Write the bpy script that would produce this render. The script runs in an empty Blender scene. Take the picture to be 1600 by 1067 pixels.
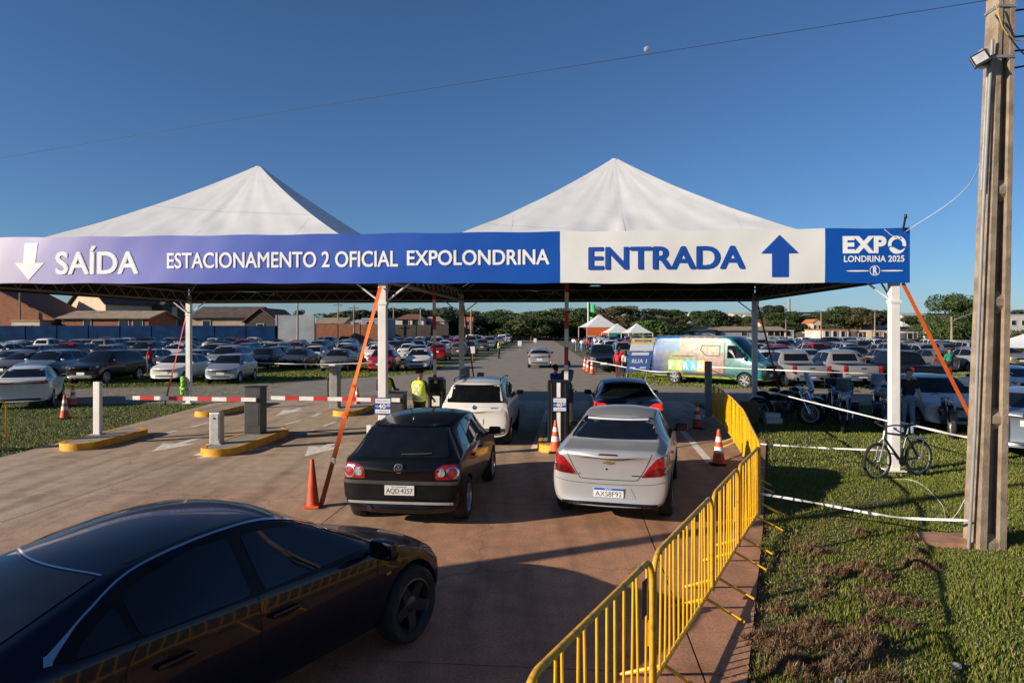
import bpy, bmesh, math, random
import numpy as np
from mathutils import Vector, Matrix, Euler
from mathutils.bvhtree import BVHTree
from mathutils.geometry import delaunay_2d_cdt
R = math.radians
SC = bpy.context.scene
COL = SC.collection
random.seed(7); RNG = np.random.default_rng(7)

# ------------------------------------------------------------------ camera
F, HY, H = 1067.0, 513.0, 2.78          # focal length in px of the 1600 px photograph, horizon row, eye height
cam_d = bpy.data.cameras.new('camera'); cam = bpy.data.objects.new('camera', cam_d); COL.objects.link(cam)
cam.location = (0, 0, H); cam.rotation_euler = (R(90), 0, 0)
cam_d.sensor_width = 36; cam_d.lens = 36 * F / 1600; cam_d.shift_y = -20.5 / 1600
cam_d.clip_start = 0.1; cam_d.clip_end = 6000
SC.camera = cam
# ------------------------------------------------------------------ light
SUN_EL, SUN_AZ = 18.5, 24.0             # light travels to the right and SUN_AZ degrees away from the camera
ld = Vector((math.cos(R(SUN_AZ)) * math.cos(R(SUN_EL)), math.sin(R(SUN_AZ)) * math.cos(R(SUN_EL)), -math.sin(R(SUN_EL))))
sun_d = bpy.data.lights.new('sun', 'SUN'); sun = bpy.data.objects.new('sun', sun_d); COL.objects.link(sun)
sun_d.energy = 4.8; sun_d.angle = R(0.5); sun_d.color = (1.0, 0.88, 0.72)
sun.rotation_euler = ld.to_track_quat('-Z', 'Y').to_euler()
world = bpy.data.worlds.new('World'); SC.world = world; world.use_nodes = True
wn = world.node_tree.nodes; wl = world.node_tree.links
sky = wn.new('ShaderNodeTexSky'); sky.sky_type = 'NISHITA'; sky.sun_disc = False
sky.sun_elevation = R(SUN_EL); sky.sun_rotation = math.atan2(-ld.x, -ld.y)
sky.altitude = 600; sky.air_density = 0.95; sky.dust_density = 0.5; sky.ozone_density = 6.6
wn['Background'].inputs['Strength'].default_value = 0.074
wl.new(sky.outputs['Color'], wn['Background'].inputs['Color'])
SC.view_settings.view_transform = 'Standard'; SC.view_settings.look = 'None'
SC.view_settings.gamma = 1; SC.view_settings.exposure = 0.5
SC.cycles.use_denoising = True; SC.cycles.max_bounces = 8; SC.cycles.transparent_max_bounces = 8
SC.cycles.caustics_reflective = False; SC.cycles.caustics_refractive = False

# ------------------------------------------------------------------ helpers
def G(px, py, z=0.0):
    "ground point (or point at height z) seen at a pixel of the photograph, used while laying the place out"
    d = (H - z) * F / (py - HY)
    return ((px - 800) * d / F, d)
def at(px, d): return (px - 800) * d / F
def zat(py, d): return H + (HY - py) * d / F

def tag(o, label=None, cat=None, group=None, kind=None):
    if label: o['label'] = label
    if cat: o['category'] = cat
    if group: o['group'] = group
    if kind: o['kind'] = kind
    return o
def link(name, me, parent=None, loc=None, rot=None):
    o = bpy.data.objects.new(name, me); COL.objects.link(o)
    if parent: o.parent = parent
    if loc is not None: o.location = loc
    if rot is not None: o.rotation_euler = rot
    return o
def empty(name, loc=(0, 0, 0), rz=0.0, label=None, cat=None, group=None):
    o = link(name, None, None, loc, (0, 0, rz)); o.empty_display_size = 0.2
    return tag(o, label, cat, group)

MATS = {}
def mat(name, col=(.5, .5, .5), rough=.6, metal=0., var=.12, scale=6., bump=0., bscale=60., coat=0., spec=.5, col2=None, objcol=False, emit=0., trans=0., detail=4., lo=.35, hi=.65):
    if name in MATS: return MATS[name]
    m = bpy.data.materials.new(name); m.use_nodes = True; n = m.node_tree.nodes; l = m.node_tree.links
    b = n['Principled BSDF']; MATS[name] = m
    b.inputs['Roughness'].default_value = rough; b.inputs['Metallic'].default_value = metal
    b.inputs['Coat Weight'].default_value = coat; b.inputs['Coat Roughness'].default_value = .04
    b.inputs['Specular IOR Level'].default_value = spec
    if trans: b.inputs['Transmission Weight'].default_value = trans
    tc = n.new('ShaderNodeTexCoord'); tx = n.new('ShaderNodeTexNoise'); tx.inputs['Scale'].default_value = scale
    tx.inputs['Detail'].default_value = detail
    l.new(tc.outputs['Object'], tx.inputs['Vector'])
    rp = n.new('ShaderNodeValToRGB'); l.new(tx.outputs['Fac'], rp.inputs['Fac'])
    c2 = col2 if col2 else tuple(min(1, c * (1 + var)) for c in col)
    c1 = col if col2 else tuple(c * (1 - var) for c in col)
    rp.color_ramp.elements[0].color = (*c1, 1); rp.color_ramp.elements[1].color = (*c2, 1)
    rp.color_ramp.elements[0].position = lo; rp.color_ramp.elements[1].position = hi
    out = rp.outputs['Color']
    if objcol:
        oi = n.new('ShaderNodeObjectInfo'); mx = n.new('ShaderNodeMix'); mx.data_type = 'RGBA'; mx.blend_type = 'MULTIPLY'
        mx.inputs['Factor'].default_value = 1
        l.new(oi.outputs['Color'], mx.inputs[6]); l.new(out, mx.inputs[7]); out = mx.outputs[2]
    l.new(out, b.inputs['Base Color'])
    if emit:
        l.new(out, b.inputs['Emission Color']); b.inputs['Emission Strength'].default_value = emit
    if bump:
        t2 = n.new('ShaderNodeTexNoise'); t2.inputs['Scale'].default_value = bscale; t2.inputs['Detail'].default_value = 6
        l.new(tc.outputs['Object'], t2.inputs['Vector'])
        bp = n.new('ShaderNodeBump'); bp.inputs['Strength'].default_value = bump; bp.inputs['Distance'].default_value = .02
        l.new(t2.outputs['Fac'], bp.inputs['Height']); l.new(bp.outputs['Normal'], b.inputs['Normal'])
    return m

class MB:
    "collects shapes; build() links them as one mesh object"
    def __init__(s): s.v = []; s.f = []; s.m = []; s.mi = 0
    def add(s, vs, fs, M=None):
        o = len(s.v)
        s.v += [tuple(M @ Vector(p)) if M is not None else tuple(p) for p in vs]
        s.f += [tuple(i + o for i in f) for f in fs]; s.m += [s.mi] * len(fs)
        return s
    def box(s, c, d, M=None, bev=0.):
        x, y, z = c; a, b, h = d[0] / 2, d[1] / 2, d[2] / 2
        if bev <= 0:
            vs = [(x + i * a, y + j * b, z + k * h) for i in (-1, 1) for j in (-1, 1) for k in (-1, 1)]
            return s.add(vs, [(0, 1, 3, 2), (4, 6, 7, 5), (0, 4, 5, 1), (2, 3, 7, 6), (0, 2, 6, 4), (1, 5, 7, 3)], M)
        bm = bmesh.new(); bmesh.ops.create_cube(bm, size=1)
        for v in bm.verts: v.co = Vector((x + v.co.x * 2 * a, y + v.co.y * 2 * b, z + v.co.z * 2 * h))
        bmesh.ops.bevel(bm, geom=bm.edges[:], offset=bev, segments=2, affect='EDGES', profile=.6)
        bm.verts.index_update()
        s.add([v.co.copy() for v in bm.verts], [[v.index for v in f.verts] for f in bm.faces], M); bm.free(); return s
    def tube(s, pts, r, n=8, M=None, caps=True, closed=False):
        pts = [Vector(p) for p in pts]; k = len(pts); rs = r if isinstance(r, (list, tuple)) else [r] * k
        vs = []; prev = None
        for i, p in enumerate(pts):
            if closed: t = pts[(i + 1) % k] - pts[i - 1]
            else: t = (pts[min(i + 1, k - 1)] - pts[max(i - 1, 0)])
            t.normalize()
            if prev is None: prev = t.orthogonal().normalized()
            u = (prev - t * prev.dot(t))
            if u.length < 1e-5: u = t.orthogonal()
            u.normalize(); prev = u; w = t.cross(u)
            for j in range(n):
                a = 2 * math.pi * j / n; vs.append(p + (u * math.cos(a) + w * math.sin(a)) * rs[i])
        fs = []
        for i in range(k if closed else k - 1):
            for j in range(n):
                a = i * n + j; b = i * n + (j + 1) % n; c = ((i + 1) % k) * n + (j + 1) % n; d = ((i + 1) % k) * n + j
                fs.append((a, b, c, d))
        if caps and not closed:
            fs.append(tuple(range(n - 1, -1, -1))); fs.append(tuple((k - 1) * n + j for j in range(n)))
        return s.add(vs, fs, M)
    def lathe(s, prof, n=24, M=None, closed=False):
        "profile of (r, z) turned round the z axis"
        k = len(prof)
        vs = [(r * math.cos(2 * math.pi * j / n), r * math.sin(2 * math.pi * j / n), z) for r, z in prof for j in range(n)]
        fs = []
        for i in range(k if closed else k - 1):
            for j in range(n):
                i2 = (i + 1) % k
                fs.append((i * n + j, i * n + (j + 1) % n, i2 * n + (j + 1) % n, i2 * n + j))
        return s.add(vs, fs, M)
    def ball(s, c, r, M=None, n=12, m=8):
        rx, ry, rz = r if isinstance(r, (list, tuple)) else (r, r, r)
        vs = [(c[0], c[1], c[2] - rz)]
        for i in range(1, m):
            a = -math.pi / 2 + math.pi * i / m
            for j in range(n):
                b = 2 * math.pi * j / n
                vs.append((c[0] + rx * math.cos(a) * math.cos(b), c[1] + ry * math.cos(a) * math.sin(b), c[2] + rz * math.sin(a)))
        vs.append((c[0], c[1], c[2] + rz)); fs = []
        for j in range(n): fs.append((0, 1 + (j + 1) % n, 1 + j))
        for i in range(m - 2):
            for j in range(n):
                a = 1 + i * n + j; b = 1 + i * n + (j + 1) % n; fs.append((a, b, b + n, a + n))
        t = len(vs) - 1; o = 1 + (m - 2) * n
        for j in range(n): fs.append((t, o + j, o + (j + 1) % n))
        return s.add(vs, fs, M)
    def prism(s, poly, z0, z1, M=None):
        "a polygon in xy, extruded in z"
        k = len(poly)
        vs = [(x, y, z0) for x, y in poly] + [(x, y, z1) for x, y in poly]
        fs = [tuple(range(k - 1, -1, -1)), tuple(range(k, 2 * k))] + [(i, (i + 1) % k, k + (i + 1) % k, k + i) for i in range(k)]
        return s.add(vs, fs, M)
    def mesh(s, name, mats, smooth=False):
        me = bpy.data.meshes.new(name); me.from_pydata(s.v, [], s.f); me.validate()
        for m in (mats if isinstance(mats, (list, tuple)) else [mats]): me.materials.append(m)
        if any(s.m) and len(me.polygons) == len(s.m): me.polygons.foreach_set('material_index', s.m)
        if smooth:
            me.polygons.foreach_set('use_smooth', [True] * len(me.polygons))
            if smooth != 'all': sharp(me, 40)
        me.update(); return me
    def build(s, name, mats, parent=None, smooth=False, loc=None, rot=None):
        return link(name, s.mesh(name, mats, smooth), parent, loc, rot)
def sharp(me, deg):
    bm = bmesh.new(); bm.from_mesh(me); bm.normal_update(); c = R(deg)
    for e in bm.edges:
        e.smooth = not (len(e.link_faces) != 2 or e.calc_face_angle(0) > c)
    bm.to_mesh(me); bm.free()
def XY2XZ(M=None):
    "stands a shape drawn in xy up into xz, facing -y"
    return Matrix.Rotation(R(90), 4, 'X')
def T(x, y, z): return Matrix.Translation((x, y, z))
def RZ(a): return Matrix.Rotation(a, 4, 'Z')

_txt = {}
def text_raw(s, bold=.0, shear=0.):
    k = (s, bold, shear)
    if k not in _txt:
        cu = bpy.data.curves.new('t', 'FONT'); cu.body = s; cu.offset = bold; cu.shear = shear; cu.resolution_u = 4
        cu.fill_mode = 'FRONT'; cu.align_x = 'LEFT'; cu.space_character = 1.0 + bold * 1.5
        ob = bpy.data.objects.new('t', cu); COL.objects.link(ob)
        dg = bpy.context.evaluated_depsgraph_get(); dg.update()
        me = bpy.data.meshes.new_from_object(ob.evaluated_get(dg))
        vs = [tuple(v.co) for v in me.vertices]; fs = [tuple(p.vertices) for p in me.polygons]
        bpy.data.objects.remove(ob); bpy.data.meshes.remove(me)
        _txt[k] = (vs, fs)
    return _txt[k]
def text_mesh(s, x0, x1, z0, z1, m, bold=.02, name='lettering', shear=0., thick=.003):
    "flat letters standing in xz, facing -y, fitted to a box"
    vs, fs = text_raw(s, bold, shear)
    a = np.array(vs); lo = a.min(0); hi = a.max(0)
    sx = (x1 - x0) / (hi[0] - lo[0]); sz = (z1 - z0) / (hi[1] - lo[1])
    me = bpy.data.meshes.new(name)
    v2 = [(x0 + (p[0] - lo[0]) * sx, 0, z0 + (p[1] - lo[1]) * sz) for p in vs]
    me.from_pydata(v2, [], fs); me.validate(); me.materials.append(m); me.update()
    return me
def chaikin(p, it=2, q=.25):
    for _ in range(it):
        r = []
        for i in range(len(p)):
            a, b = p[i], p[(i + 1) % len(p)]
            r.append((a[0] * (1 - q) + b[0] * q, a[1] * (1 - q) + b[1] * q)); r.append((a[0] * q + b[0] * (1 - q), a[1] * q + b[1] * (1 - q)))
        p = r
    return p
def rounded(p, r=.04, n=4):
    "polygon with its corners rounded to about radius r"
    out = []; k = len(p)
    for i in range(k):
        a, b, c = Vector(p[i - 1]), Vector(p[i]), Vector(p[(i + 1) % k]); la, lc = (a - b).length, (c - b).length
        t = min(r, la * .45, lc * .45); q0 = b + (a - b).normalized() * t; q1 = b + (c - b).normalized() * t
        for j in range(n + 1):
            f = j / n; out.append(tuple(q0 * (1 - f) ** 2 + b * 2 * f * (1 - f) + q1 * f * f))
    return out
def inside(pt, poly):
    x, y = pt; c = False; j = len(poly) - 1
    for i in range(len(poly)):
        if (poly[i][1] > y) != (poly[j][1] > y) and x < (poly[j][0] - poly[i][0]) * (y - poly[i][1]) / (poly[j][1] - poly[i][1]) + poly[i][0]: c = not c
        j = i
    return c
def clip_poly(poly, a, b):
    "keep the part of poly left of the line a->b"
    out = []; n = len(poly)
    sd = lambda p: (b[0] - a[0]) * (p[1] - a[1]) - (b[1] - a[1]) * (p[0] - a[0])
    for i in range(n):
        p, q = poly[i], poly[(i + 1) % n]; dp, dq = sd(p), sd(q)
        if dp >= 0: out.append(p)
        if dp * dq < 0:
            t = dp / (dp - dq); out.append((p[0] + (q[0] - p[0]) * t, p[1] + (q[1] - p[1]) * t))
    return out
def spline(pts, n=12):
    "Catmull-Rom through 3-D points"
    P = [Vector(p) for p in pts]; P = [P[0] * 2 - P[1]] + P + [P[-1] * 2 - P[-2]]; out = []
    for i in range(1, len(P) - 2):
        for k in range(n):
            t = k / n; a, b, c, d = P[i - 1], P[i], P[i + 1], P[i + 2]
            out.append(.5 * ((2 * b) + (c - a) * t + (2 * a - 5 * b + 4 * c - d) * t * t + (3 * b - a - 3 * c + d) * t ** 3))
    out.append(P[-2]); return out

# ------------------------------------------------------------------ materials
M_CONC = mat('driveway_concrete', (.34, .255, .18), .85, bump=.25, bscale=90)
def concrete_nodes():
    m = MATS['driveway_concrete']; n = m.node_tree.nodes; l = m.node_tree.links; b = n['Principled BSDF']
    ge = n.new('ShaderNodeNewGeometry'); sp = n.new('ShaderNodeSeparateXYZ'); l.new(ge.outputs['Position'], sp.inputs[0])
    n1 = n.new('ShaderNodeTexNoise'); n1.inputs['Scale'].default_value = .22; n1.inputs['Detail'].default_value = 5; l.new(ge.outputs['Position'], n1.inputs['Vector'])
    n2 = n.new('ShaderNodeTexNoise'); n2.inputs['Scale'].default_value = 3.5; n2.inputs['Detail'].default_value = 8; l.new(ge.outputs['Position'], n2.inputs['Vector'])
    mpn = n.new('ShaderNodeMapping'); mpn.inputs['Rotation'].default_value = (0, 0, R(-20)); mpn.inputs['Scale'].default_value = (2.4, .22, 1); l.new(ge.outputs['Position'], mpn.inputs['Vector'])
    n3 = n.new('ShaderNodeTexNoise'); n3.inputs['Scale'].default_value = 1.2; n3.inputs['Detail'].default_value = 4; l.new(mpn.outputs[0], n3.inputs['Vector'])
    # red earth carried in by the tyres lies on the first slabs (a stain of the place itself)
    dt = n.new('ShaderNodeVectorMath'); dt.operation = 'DOT_PRODUCT'; dt.inputs[1].default_value = (.09, -.13, 0); l.new(ge.outputs['Position'], dt.inputs[0])
    mr = n.new('ShaderNodeMath'); mr.operation = 'ADD'; mr.use_clamp = True; mr.inputs[1].default_value = 2.15; l.new(dt.outputs['Value'], mr.inputs[0])
    ad = n.new('ShaderNodeMath'); ad.operation = 'MULTIPLY_ADD'; l.new(n1.outputs['Fac'], ad.inputs[0]); ad.inputs[1].default_value = 1.3; ad.inputs[2].default_value = -.55
    a2 = n.new('ShaderNodeMath'); a2.operation = 'ADD'; a2.use_clamp = True; l.new(ad.outputs[0], a2.inputs[0]); l.new(mr.outputs[0], a2.inputs[1])
    mx = n.new('ShaderNodeMix'); mx.data_type = 'RGBA'; mx.inputs[6].default_value = (.52, .405, .295, 1); mx.inputs[7].default_value = (.50, .255, .14, 1)
    l.new(a2.outputs[0], mx.inputs[0])
    rp = n.new('ShaderNodeValToRGB'); rp.color_ramp.elements[0].position = .3; rp.color_ramp.elements[0].color = (.72, .72, .72, 1); rp.color_ramp.elements[1].position = .7; rp.color_ramp.elements[1].color = (1.1, 1.08, 1.05, 1)
    l.new(n2.outputs['Fac'], rp.inputs['Fac'])
    m2 = n.new('ShaderNodeMix'); m2.data_type = 'RGBA'; m2.blend_type = 'MULTIPLY'; m2.inputs[0].default_value = .8; l.new(mx.outputs[2], m2.inputs[6]); l.new(rp.outputs[0], m2.inputs[7])
    r3 = n.new('ShaderNodeValToRGB'); r3.color_ramp.elements[0].position = .34; r3.color_ramp.elements[0].color = (.62, .6, .58, 1); r3.color_ramp.elements[1].position = .55; r3.color_ramp.elements[1].color = (1, 1, 1, 1)
    l.new(n3.outputs['Fac'], r3.inputs['Fac'])
    m3 = n.new('ShaderNodeMix'); m3.data_type = 'RGBA'; m3.blend_type = 'MULTIPLY'; m3.inputs[0].default_value = .75; l.new(m2.outputs[2], m3.inputs[6]); l.new(r3.outputs[0], m3.inputs[7])
    # grit, small stains and hairline cracks
    n5 = n.new('ShaderNodeTexNoise'); n5.inputs['Scale'].default_value = 38; n5.inputs['Detail'].default_value = 6; l.new(ge.outputs['Position'], n5.inputs['Vector'])
    r5 = n.new('ShaderNodeValToRGB'); r5.color_ramp.elements[0].position = .36; r5.color_ramp.elements[0].color = (.70, .68, .66, 1); r5.color_ramp.elements[1].position = .60; r5.color_ramp.elements[1].color = (1.06, 1.05, 1.04, 1); l.new(n5.outputs['Fac'], r5.inputs['Fac'])
    n6 = n.new('ShaderNodeTexNoise'); n6.inputs['Scale'].default_value = 1.1; n6.inputs['Detail'].default_value = 3; l.new(ge.outputs['Position'], n6.inputs['Vector'])
    r6 = n.new('ShaderNodeValToRGB'); r6.color_ramp.elements[0].position = .28; r6.color_ramp.elements[0].color = (.66, .62, .58, 1); r6.color_ramp.elements[1].position = .42; r6.color_ramp.elements[1].color = (1, 1, 1, 1); l.new(n6.outputs['Fac'], r6.inputs['Fac'])
    vo = n.new('ShaderNodeTexVoronoi'); vo.feature = 'DISTANCE_TO_EDGE'; vo.inputs['Scale'].default_value = .33; vm = n.new('ShaderNodeMix'); vm.data_type = 'VECTOR'; vm.inputs[0].default_value = .35; l.new(ge.outputs['Position'], vm.inputs[4]); l.new(n2.outputs['Color'], vm.inputs[5]); l.new(vm.outputs[1], vo.inputs['Vector'])
    r7 = n.new('ShaderNodeValToRGB'); r7.color_ramp.elements[0].position = .0015; r7.color_ramp.elements[0].color = (.45, .42, .4, 1); r7.color_ramp.elements[1].position = .005; r7.color_ramp.elements[1].color = (1, 1, 1, 1); l.new(vo.outputs['Distance'], r7.inputs['Fac'])
    cur = m3.outputs[2]
    for q, f_ in ((r5, .9), (r6, .8), (r7, .55)):
        mm = n.new('ShaderNodeMix'); mm.data_type = 'RGBA'; mm.blend_type = 'MULTIPLY'; mm.inputs[0].default_value = f_; l.new(cur, mm.inputs[6]); l.new(q.outputs[0], mm.inputs[7]); cur = mm.outputs[2]
    l.new(cur, b.inputs['Base Color'])
concrete_nodes()
M_GRASSG = mat('ground_grass', (.055, .080, .016), .95, col2=(.12, .105, .04), scale=.55, detail=9, bump=.6, bscale=30, lo=.4, hi=.68)
M_GRAVEL = mat('gravel_road', (.20, .165, .13), .95, col2=(.27, .225, .175), scale=1.4, detail=10, bump=.5, bscale=60)
M_PAINTW = mat('road_paint_white', (.72, .67, .60), .8, var=.25, scale=9, detail=8, bump=.2)
M_KERBY = mat('kerb_paint_yellow', (.66, .33, .015), .6, var=.22, scale=5, detail=8, bump=.15)
M_KERBT = mat('island_concrete', (.30, .27, .24), .85, var=.2, scale=6, bump=.3)
M_WHITE = mat('white_steel', (.74, .71, .67), .5, var=.08, scale=3, detail=8)
M_GALV = mat('galvanised_steel', (.42, .41, .40), .45, metal=.6, var=.15, scale=8)
M_GREYS = mat('grey_painted_steel', (.24, .235, .23), .5, var=.12, scale=4)
M_DARKC = mat('cabinet_dark_grey', (.045, .042, .04), .45, var=.2, scale=4, bump=.05)
M_BLACK = mat('black_plastic', (.009, .009, .010), .4, var=.3, spec=.3)
M_RED = mat('arm_red', (.55, .02, .015), .45, var=.12, scale=5)
M_ARMW = mat('arm_white', (.78, .74, .69), .45, var=.08, scale=5)
M_ORANGE = mat('cone_orange', (.78, .095, .02), .55, var=.15, scale=7, detail=6)
M_CONER = mat('faded_cone_red', (.62, .07, .018), .6, var=.2, scale=5, detail=7)
M_STRAP = mat('strap_orange', (.85, .14, .015), .7, var=.12, scale=30)
M_STRAPR = mat('strap_red', (.5, .03, .015), .7, var=.15, scale=30)
M_BARY = mat('barrier_yellow', (.82, .42, .006), .38, var=.12, scale=9, detail=7, coat=.2)
M_RUST = mat('worn_yellow_rail', (.72, .36, .02), .45, col2=(.22, .12, .06), scale=14, detail=9, lo=.52, hi=.72)
M_TARP = mat('tent_vinyl', (.65, .648, .64), .42, var=.04, scale=2, bump=.12, bscale=2.2)
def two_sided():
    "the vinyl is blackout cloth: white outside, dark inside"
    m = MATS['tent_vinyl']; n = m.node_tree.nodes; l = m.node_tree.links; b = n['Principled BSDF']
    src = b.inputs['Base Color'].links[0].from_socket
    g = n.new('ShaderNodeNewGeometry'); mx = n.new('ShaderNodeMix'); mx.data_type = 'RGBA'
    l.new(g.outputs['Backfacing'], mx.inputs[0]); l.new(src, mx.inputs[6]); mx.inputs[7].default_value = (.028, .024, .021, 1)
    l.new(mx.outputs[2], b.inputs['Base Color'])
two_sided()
M_SEAM = mat('tent_seam', (.61, .605, .595), .5, var=.05)
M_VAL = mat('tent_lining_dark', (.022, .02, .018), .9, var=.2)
M_BLUE = mat('banner_blue', (.001, .070, .36), .42, var=.05, scale=1.2)
M_BWHITE = mat('banner_white', (.70, .69, .67), .45, var=.03, scale=1.5)
M_LET = mat('lettering_white', (.80, .79, .80), .5, var=.02)
M_LETB = mat('lettering_blue', (.004, .060, .34), .5, var=.02)
def gradient_banner():
    m = mat('banner_violet_to_blue', (.004, .06, .32), .4); n = m.node_tree.nodes; l = m.node_tree.links; b = n['Principled BSDF']
    tc = n.new('ShaderNodeTexCoord'); sp = n.new('ShaderNodeSeparateXYZ'); l.new(tc.outputs['Object'], sp.inputs[0])
    mr = n.new('ShaderNodeMapRange'); mr.inputs[1].default_value = -19.2; mr.inputs[2].default_value = -7; l.new(sp.outputs['X'], mr.inputs[0])
    rp = n.new('ShaderNodeValToRGB'); cr = rp.color_ramp; l.new(mr.outputs[0], rp.inputs['Fac'])
    cr.elements[0].position = .0; cr.elements[0].color = (.66, .58, .68, 1); cr.elements[1].position = 1.; cr.elements[1].color = (.001, .070, .37, 1)  # pale left end: printed fade with the sun's sheen put into the colour
    for p, c in ((.13, (.40, .36, .60)), (.27, (.19, .19, .52)), (.48, (.07, .115, .46)), (.75, (.012, .078, .40))):
        e = cr.elements.new(p); e.color = (*c, 1)
    l.new(rp.outputs[0], b.inputs['Base Color']); return m
M_GRAD = gradient_banner()
M_POLE = mat('pole_concrete', (.36, .275, .19), .9, col2=(.20, .15, .105), scale=5, detail=9, bump=.5, bscale=55)
M_PAINT = mat('car_paint', (.96, .96, .96), .32, metal=.1, var=.03, scale=3, objcol=True, coat=.45, spec=.2)
M_METAL = mat('car_paint_metallic', (.96, .96, .96), .34, metal=.5, var=.03, scale=3, objcol=True, coat=.6, spec=.4)
M_GLASS = mat('car_glass', (.006, .007, .009), .03, var=.2, spec=.55)
M_TYRE = mat('tyre_rubber', (.018, .017, .016), .85, var=.3, scale=12, bump=.2)
M_RIM = mat('alloy_rim', (.42, .42, .43), .35, metal=.8, var=.1)
M_RIMD = mat('dark_rim', (.06, .06, .065), .35, metal=.7, var=.2)
M_TRIM = mat('black_trim', (.007, .007, .008), .35, var=.3, spec=.2)
M_TRIMG = mat('dark_grey_trim', (.035, .034, .033), .55, var=.2)
M_CHROME = mat('chrome', (.72, .72, .73), .12, metal=1., var=.04)
M_TAIL = mat('tail_lamp_red', (.28, .006, .009), .12, var=.25, scale=25, coat=.8)
M_TAILD = mat('tail_lamp_dark_red', (.10, .006, .008), .1, var=.3, scale=25, coat=.8)
M_BRAKE = mat('lit_brake_lamp', (.85, .015, .012), .2, var=.1, emit=1.1)
M_HEAD = mat('head_lamp', (.50, .50, .50), .08, metal=.35, var=.4, scale=22, coat=1.)
M_AMBER = mat('amber_lens', (.6, .18, .02), .2, var=.1, coat=.6)
M_PLATE = mat('plate_grey', (.55, .53, .49), .45, var=.05)
M_PLATEW = mat('plate_white', (.72, .71, .70), .4, var=.04)
M_INK = mat('plate_ink', (.02, .02, .022), .5, var=.1)
M_PBLUE = mat('plate_blue', (.01, .09, .42), .4, var=.05)
M_GOLD = mat('gold_badge', (.55, .40, .12), .3, metal=.8, var=.1)
M_TAPE = mat('tape_white', (.78, .76, .73), .4, var=.1, scale=40)
M_WIRE = mat('cable_black', (.012, .012, .014), .6)
M_WIREW = mat('cable_white', (.66, .63, .58), .6)

# ------------------------------------------------------------------ the ground
TH = R(5.0); U = Vector((math.cos(TH), -math.sin(TH), 0)); V = Vector((math.sin(TH), math.cos(TH), 0))   # the site's own axes
def sheet(name, poly, z, m, kind='structure'):
    me = bpy.data.meshes.new(name); me.from_pydata([(x, y, z) for x, y in poly], [], [tuple(range(len(poly)))]); me.materials.append(m); me.update()
    o = link(name, me); o['kind'] = kind; return o
sheet('ground', [(-2500, -60), (2500, -60), (2500, 3500), (-2500, 3500)], -.045, M_GRASSG)
# gravel: the crossing lane behind the tents and the road that leads away between the lots
road = [(-30, 25.6), (7, 25.0), (40, 24.5), (60, 25), (60, 31.2), (22, 31.6), (12.5, 32.5), (7.6, 36), (6.0, 44), (6.6, 63), (8, 110), (10.5, 190), (2.5, 190), (.2, 110), (-2.6, 63), (-5.2, 46), (-7.0, 40.5), (-12, 34.5), (-20, 31.5), (-30, 30.5)]
def tri_sheet(name, poly, z, m):
    r = delaunay_2d_cdt([Vector(p) for p in poly], [], [list(range(len(poly)))], 1, 1e-5)
    me = bpy.data.meshes.new(name); me.from_pydata([(v.x, v.y, z) for v in r[0]], [], [tuple(f) for f in r[2]]); me.materials.append(m); me.update()
    o = link(name, me); o['kind'] = 'structure'; return o
tri_sheet('gravel_road', road, -.02, M_GRAVEL)
# concrete driveway: separate cast slabs with open joints
REG = [(-10.9, -4), (-2.1, -4), (1.84, 5.35), (3.45, 9.4), (6.25, 16.8), (6.7, 26.2), (-11.1, 26.6)]
drv = link('driveway', None, None, (0, 0, 0)); drv['kind'] = 'structure'
gap = .009
for i in range(-5, 4):
    for j in range(-2, 6):
        u0, u1 = 1.05 + i * 4.6 + gap, 1.05 + (i + 1) * 4.6 - gap; v0, v1 = j * 5.2 + .4 + gap, (j + 1) * 5.2 + .4 - gap
        q = [U * a + V * b for a, b in ((u0, v0), (u1, v0), (u1, v1), (u0, v1))]; p = [(a.x, a.y) for a in q]
        for k in range(len(REG)):
            p = clip_poly(p, REG[k], REG[(k + 1) % len(REG)])
            if len(p) < 3: break
        if len(p) >= 3:
            MB().prism(p, -.044, 0).build('slab', M_CONC, drv)

def mark(name, poly, label, cat='road marking', group='white markings on the driveway'):
    me = bpy.data.meshes.new(name); me.from_pydata([(x, y, .004) for x, y in poly], [], [tuple(range(len(poly)))]); me.materials.append(M_PAINTW); me.update()
    return tag(link(name, me), label, cat, group)
def strip(a, b, w):
    a = Vector(a); b = Vector(b); d = (b - a).normalized(); n = Vector((-d.y, d.x)) * w / 2
    return [tuple(a - n), tuple(b - n), tuple(b + n), tuple(a + n)]
def arrow(tail, tip, w=.16, hw=.34, hl=.9):
    a = Vector(tail); b = Vector(tip); d = (b - a).normalized(); n = Vector((-d.y, d.x)); c = b - d * hl
    return [tuple(a - n * w / 2), tuple(c - n * w / 2), tuple(c - n * hw), tuple(b), tuple(c + n * hw), tuple(c + n * w / 2), tuple(a + n * w / 2)]
mark('lane_arrow', arrow(G(316, 683), G(236, 706), .22, .42, 1.1), 'white arrow painted in front of the leftmost exit arm')
mark('lane_arrow', arrow(G(527, 690), G(476, 713), .22, .42, 1.2), 'white arrow painted to the left of the black hatchback')
mark('lane_arrow', arrow(G(470, 637), G(430, 650), .18, .36, 1.6), 'white arrow painted between the two back islands')
for n_, a, b in (('between the dark cabinet and the back terminal, nearest', (405, 678), (430, 671)), ('just right of the nearest dash, toward the terminal', (446, 663), (470, 657)),
             ('in the left exit lane, beyond the arrow', (300, 667), (326, 660)), ('in the left exit lane, nearest the grass', (240, 681), (275, 673)),
             ('right of the back terminal, halfway to the black hatchback', (505, 666), (525, 659)), ('in front of the back island with the tall terminal', (467, 678), (490, 672)), ('beside the kerb of the back island', (488, 651), (500, 646))):
    mark('lane_dash', strip(G(*a), G(*b), .13), 'short white dash ' + n_)
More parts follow.
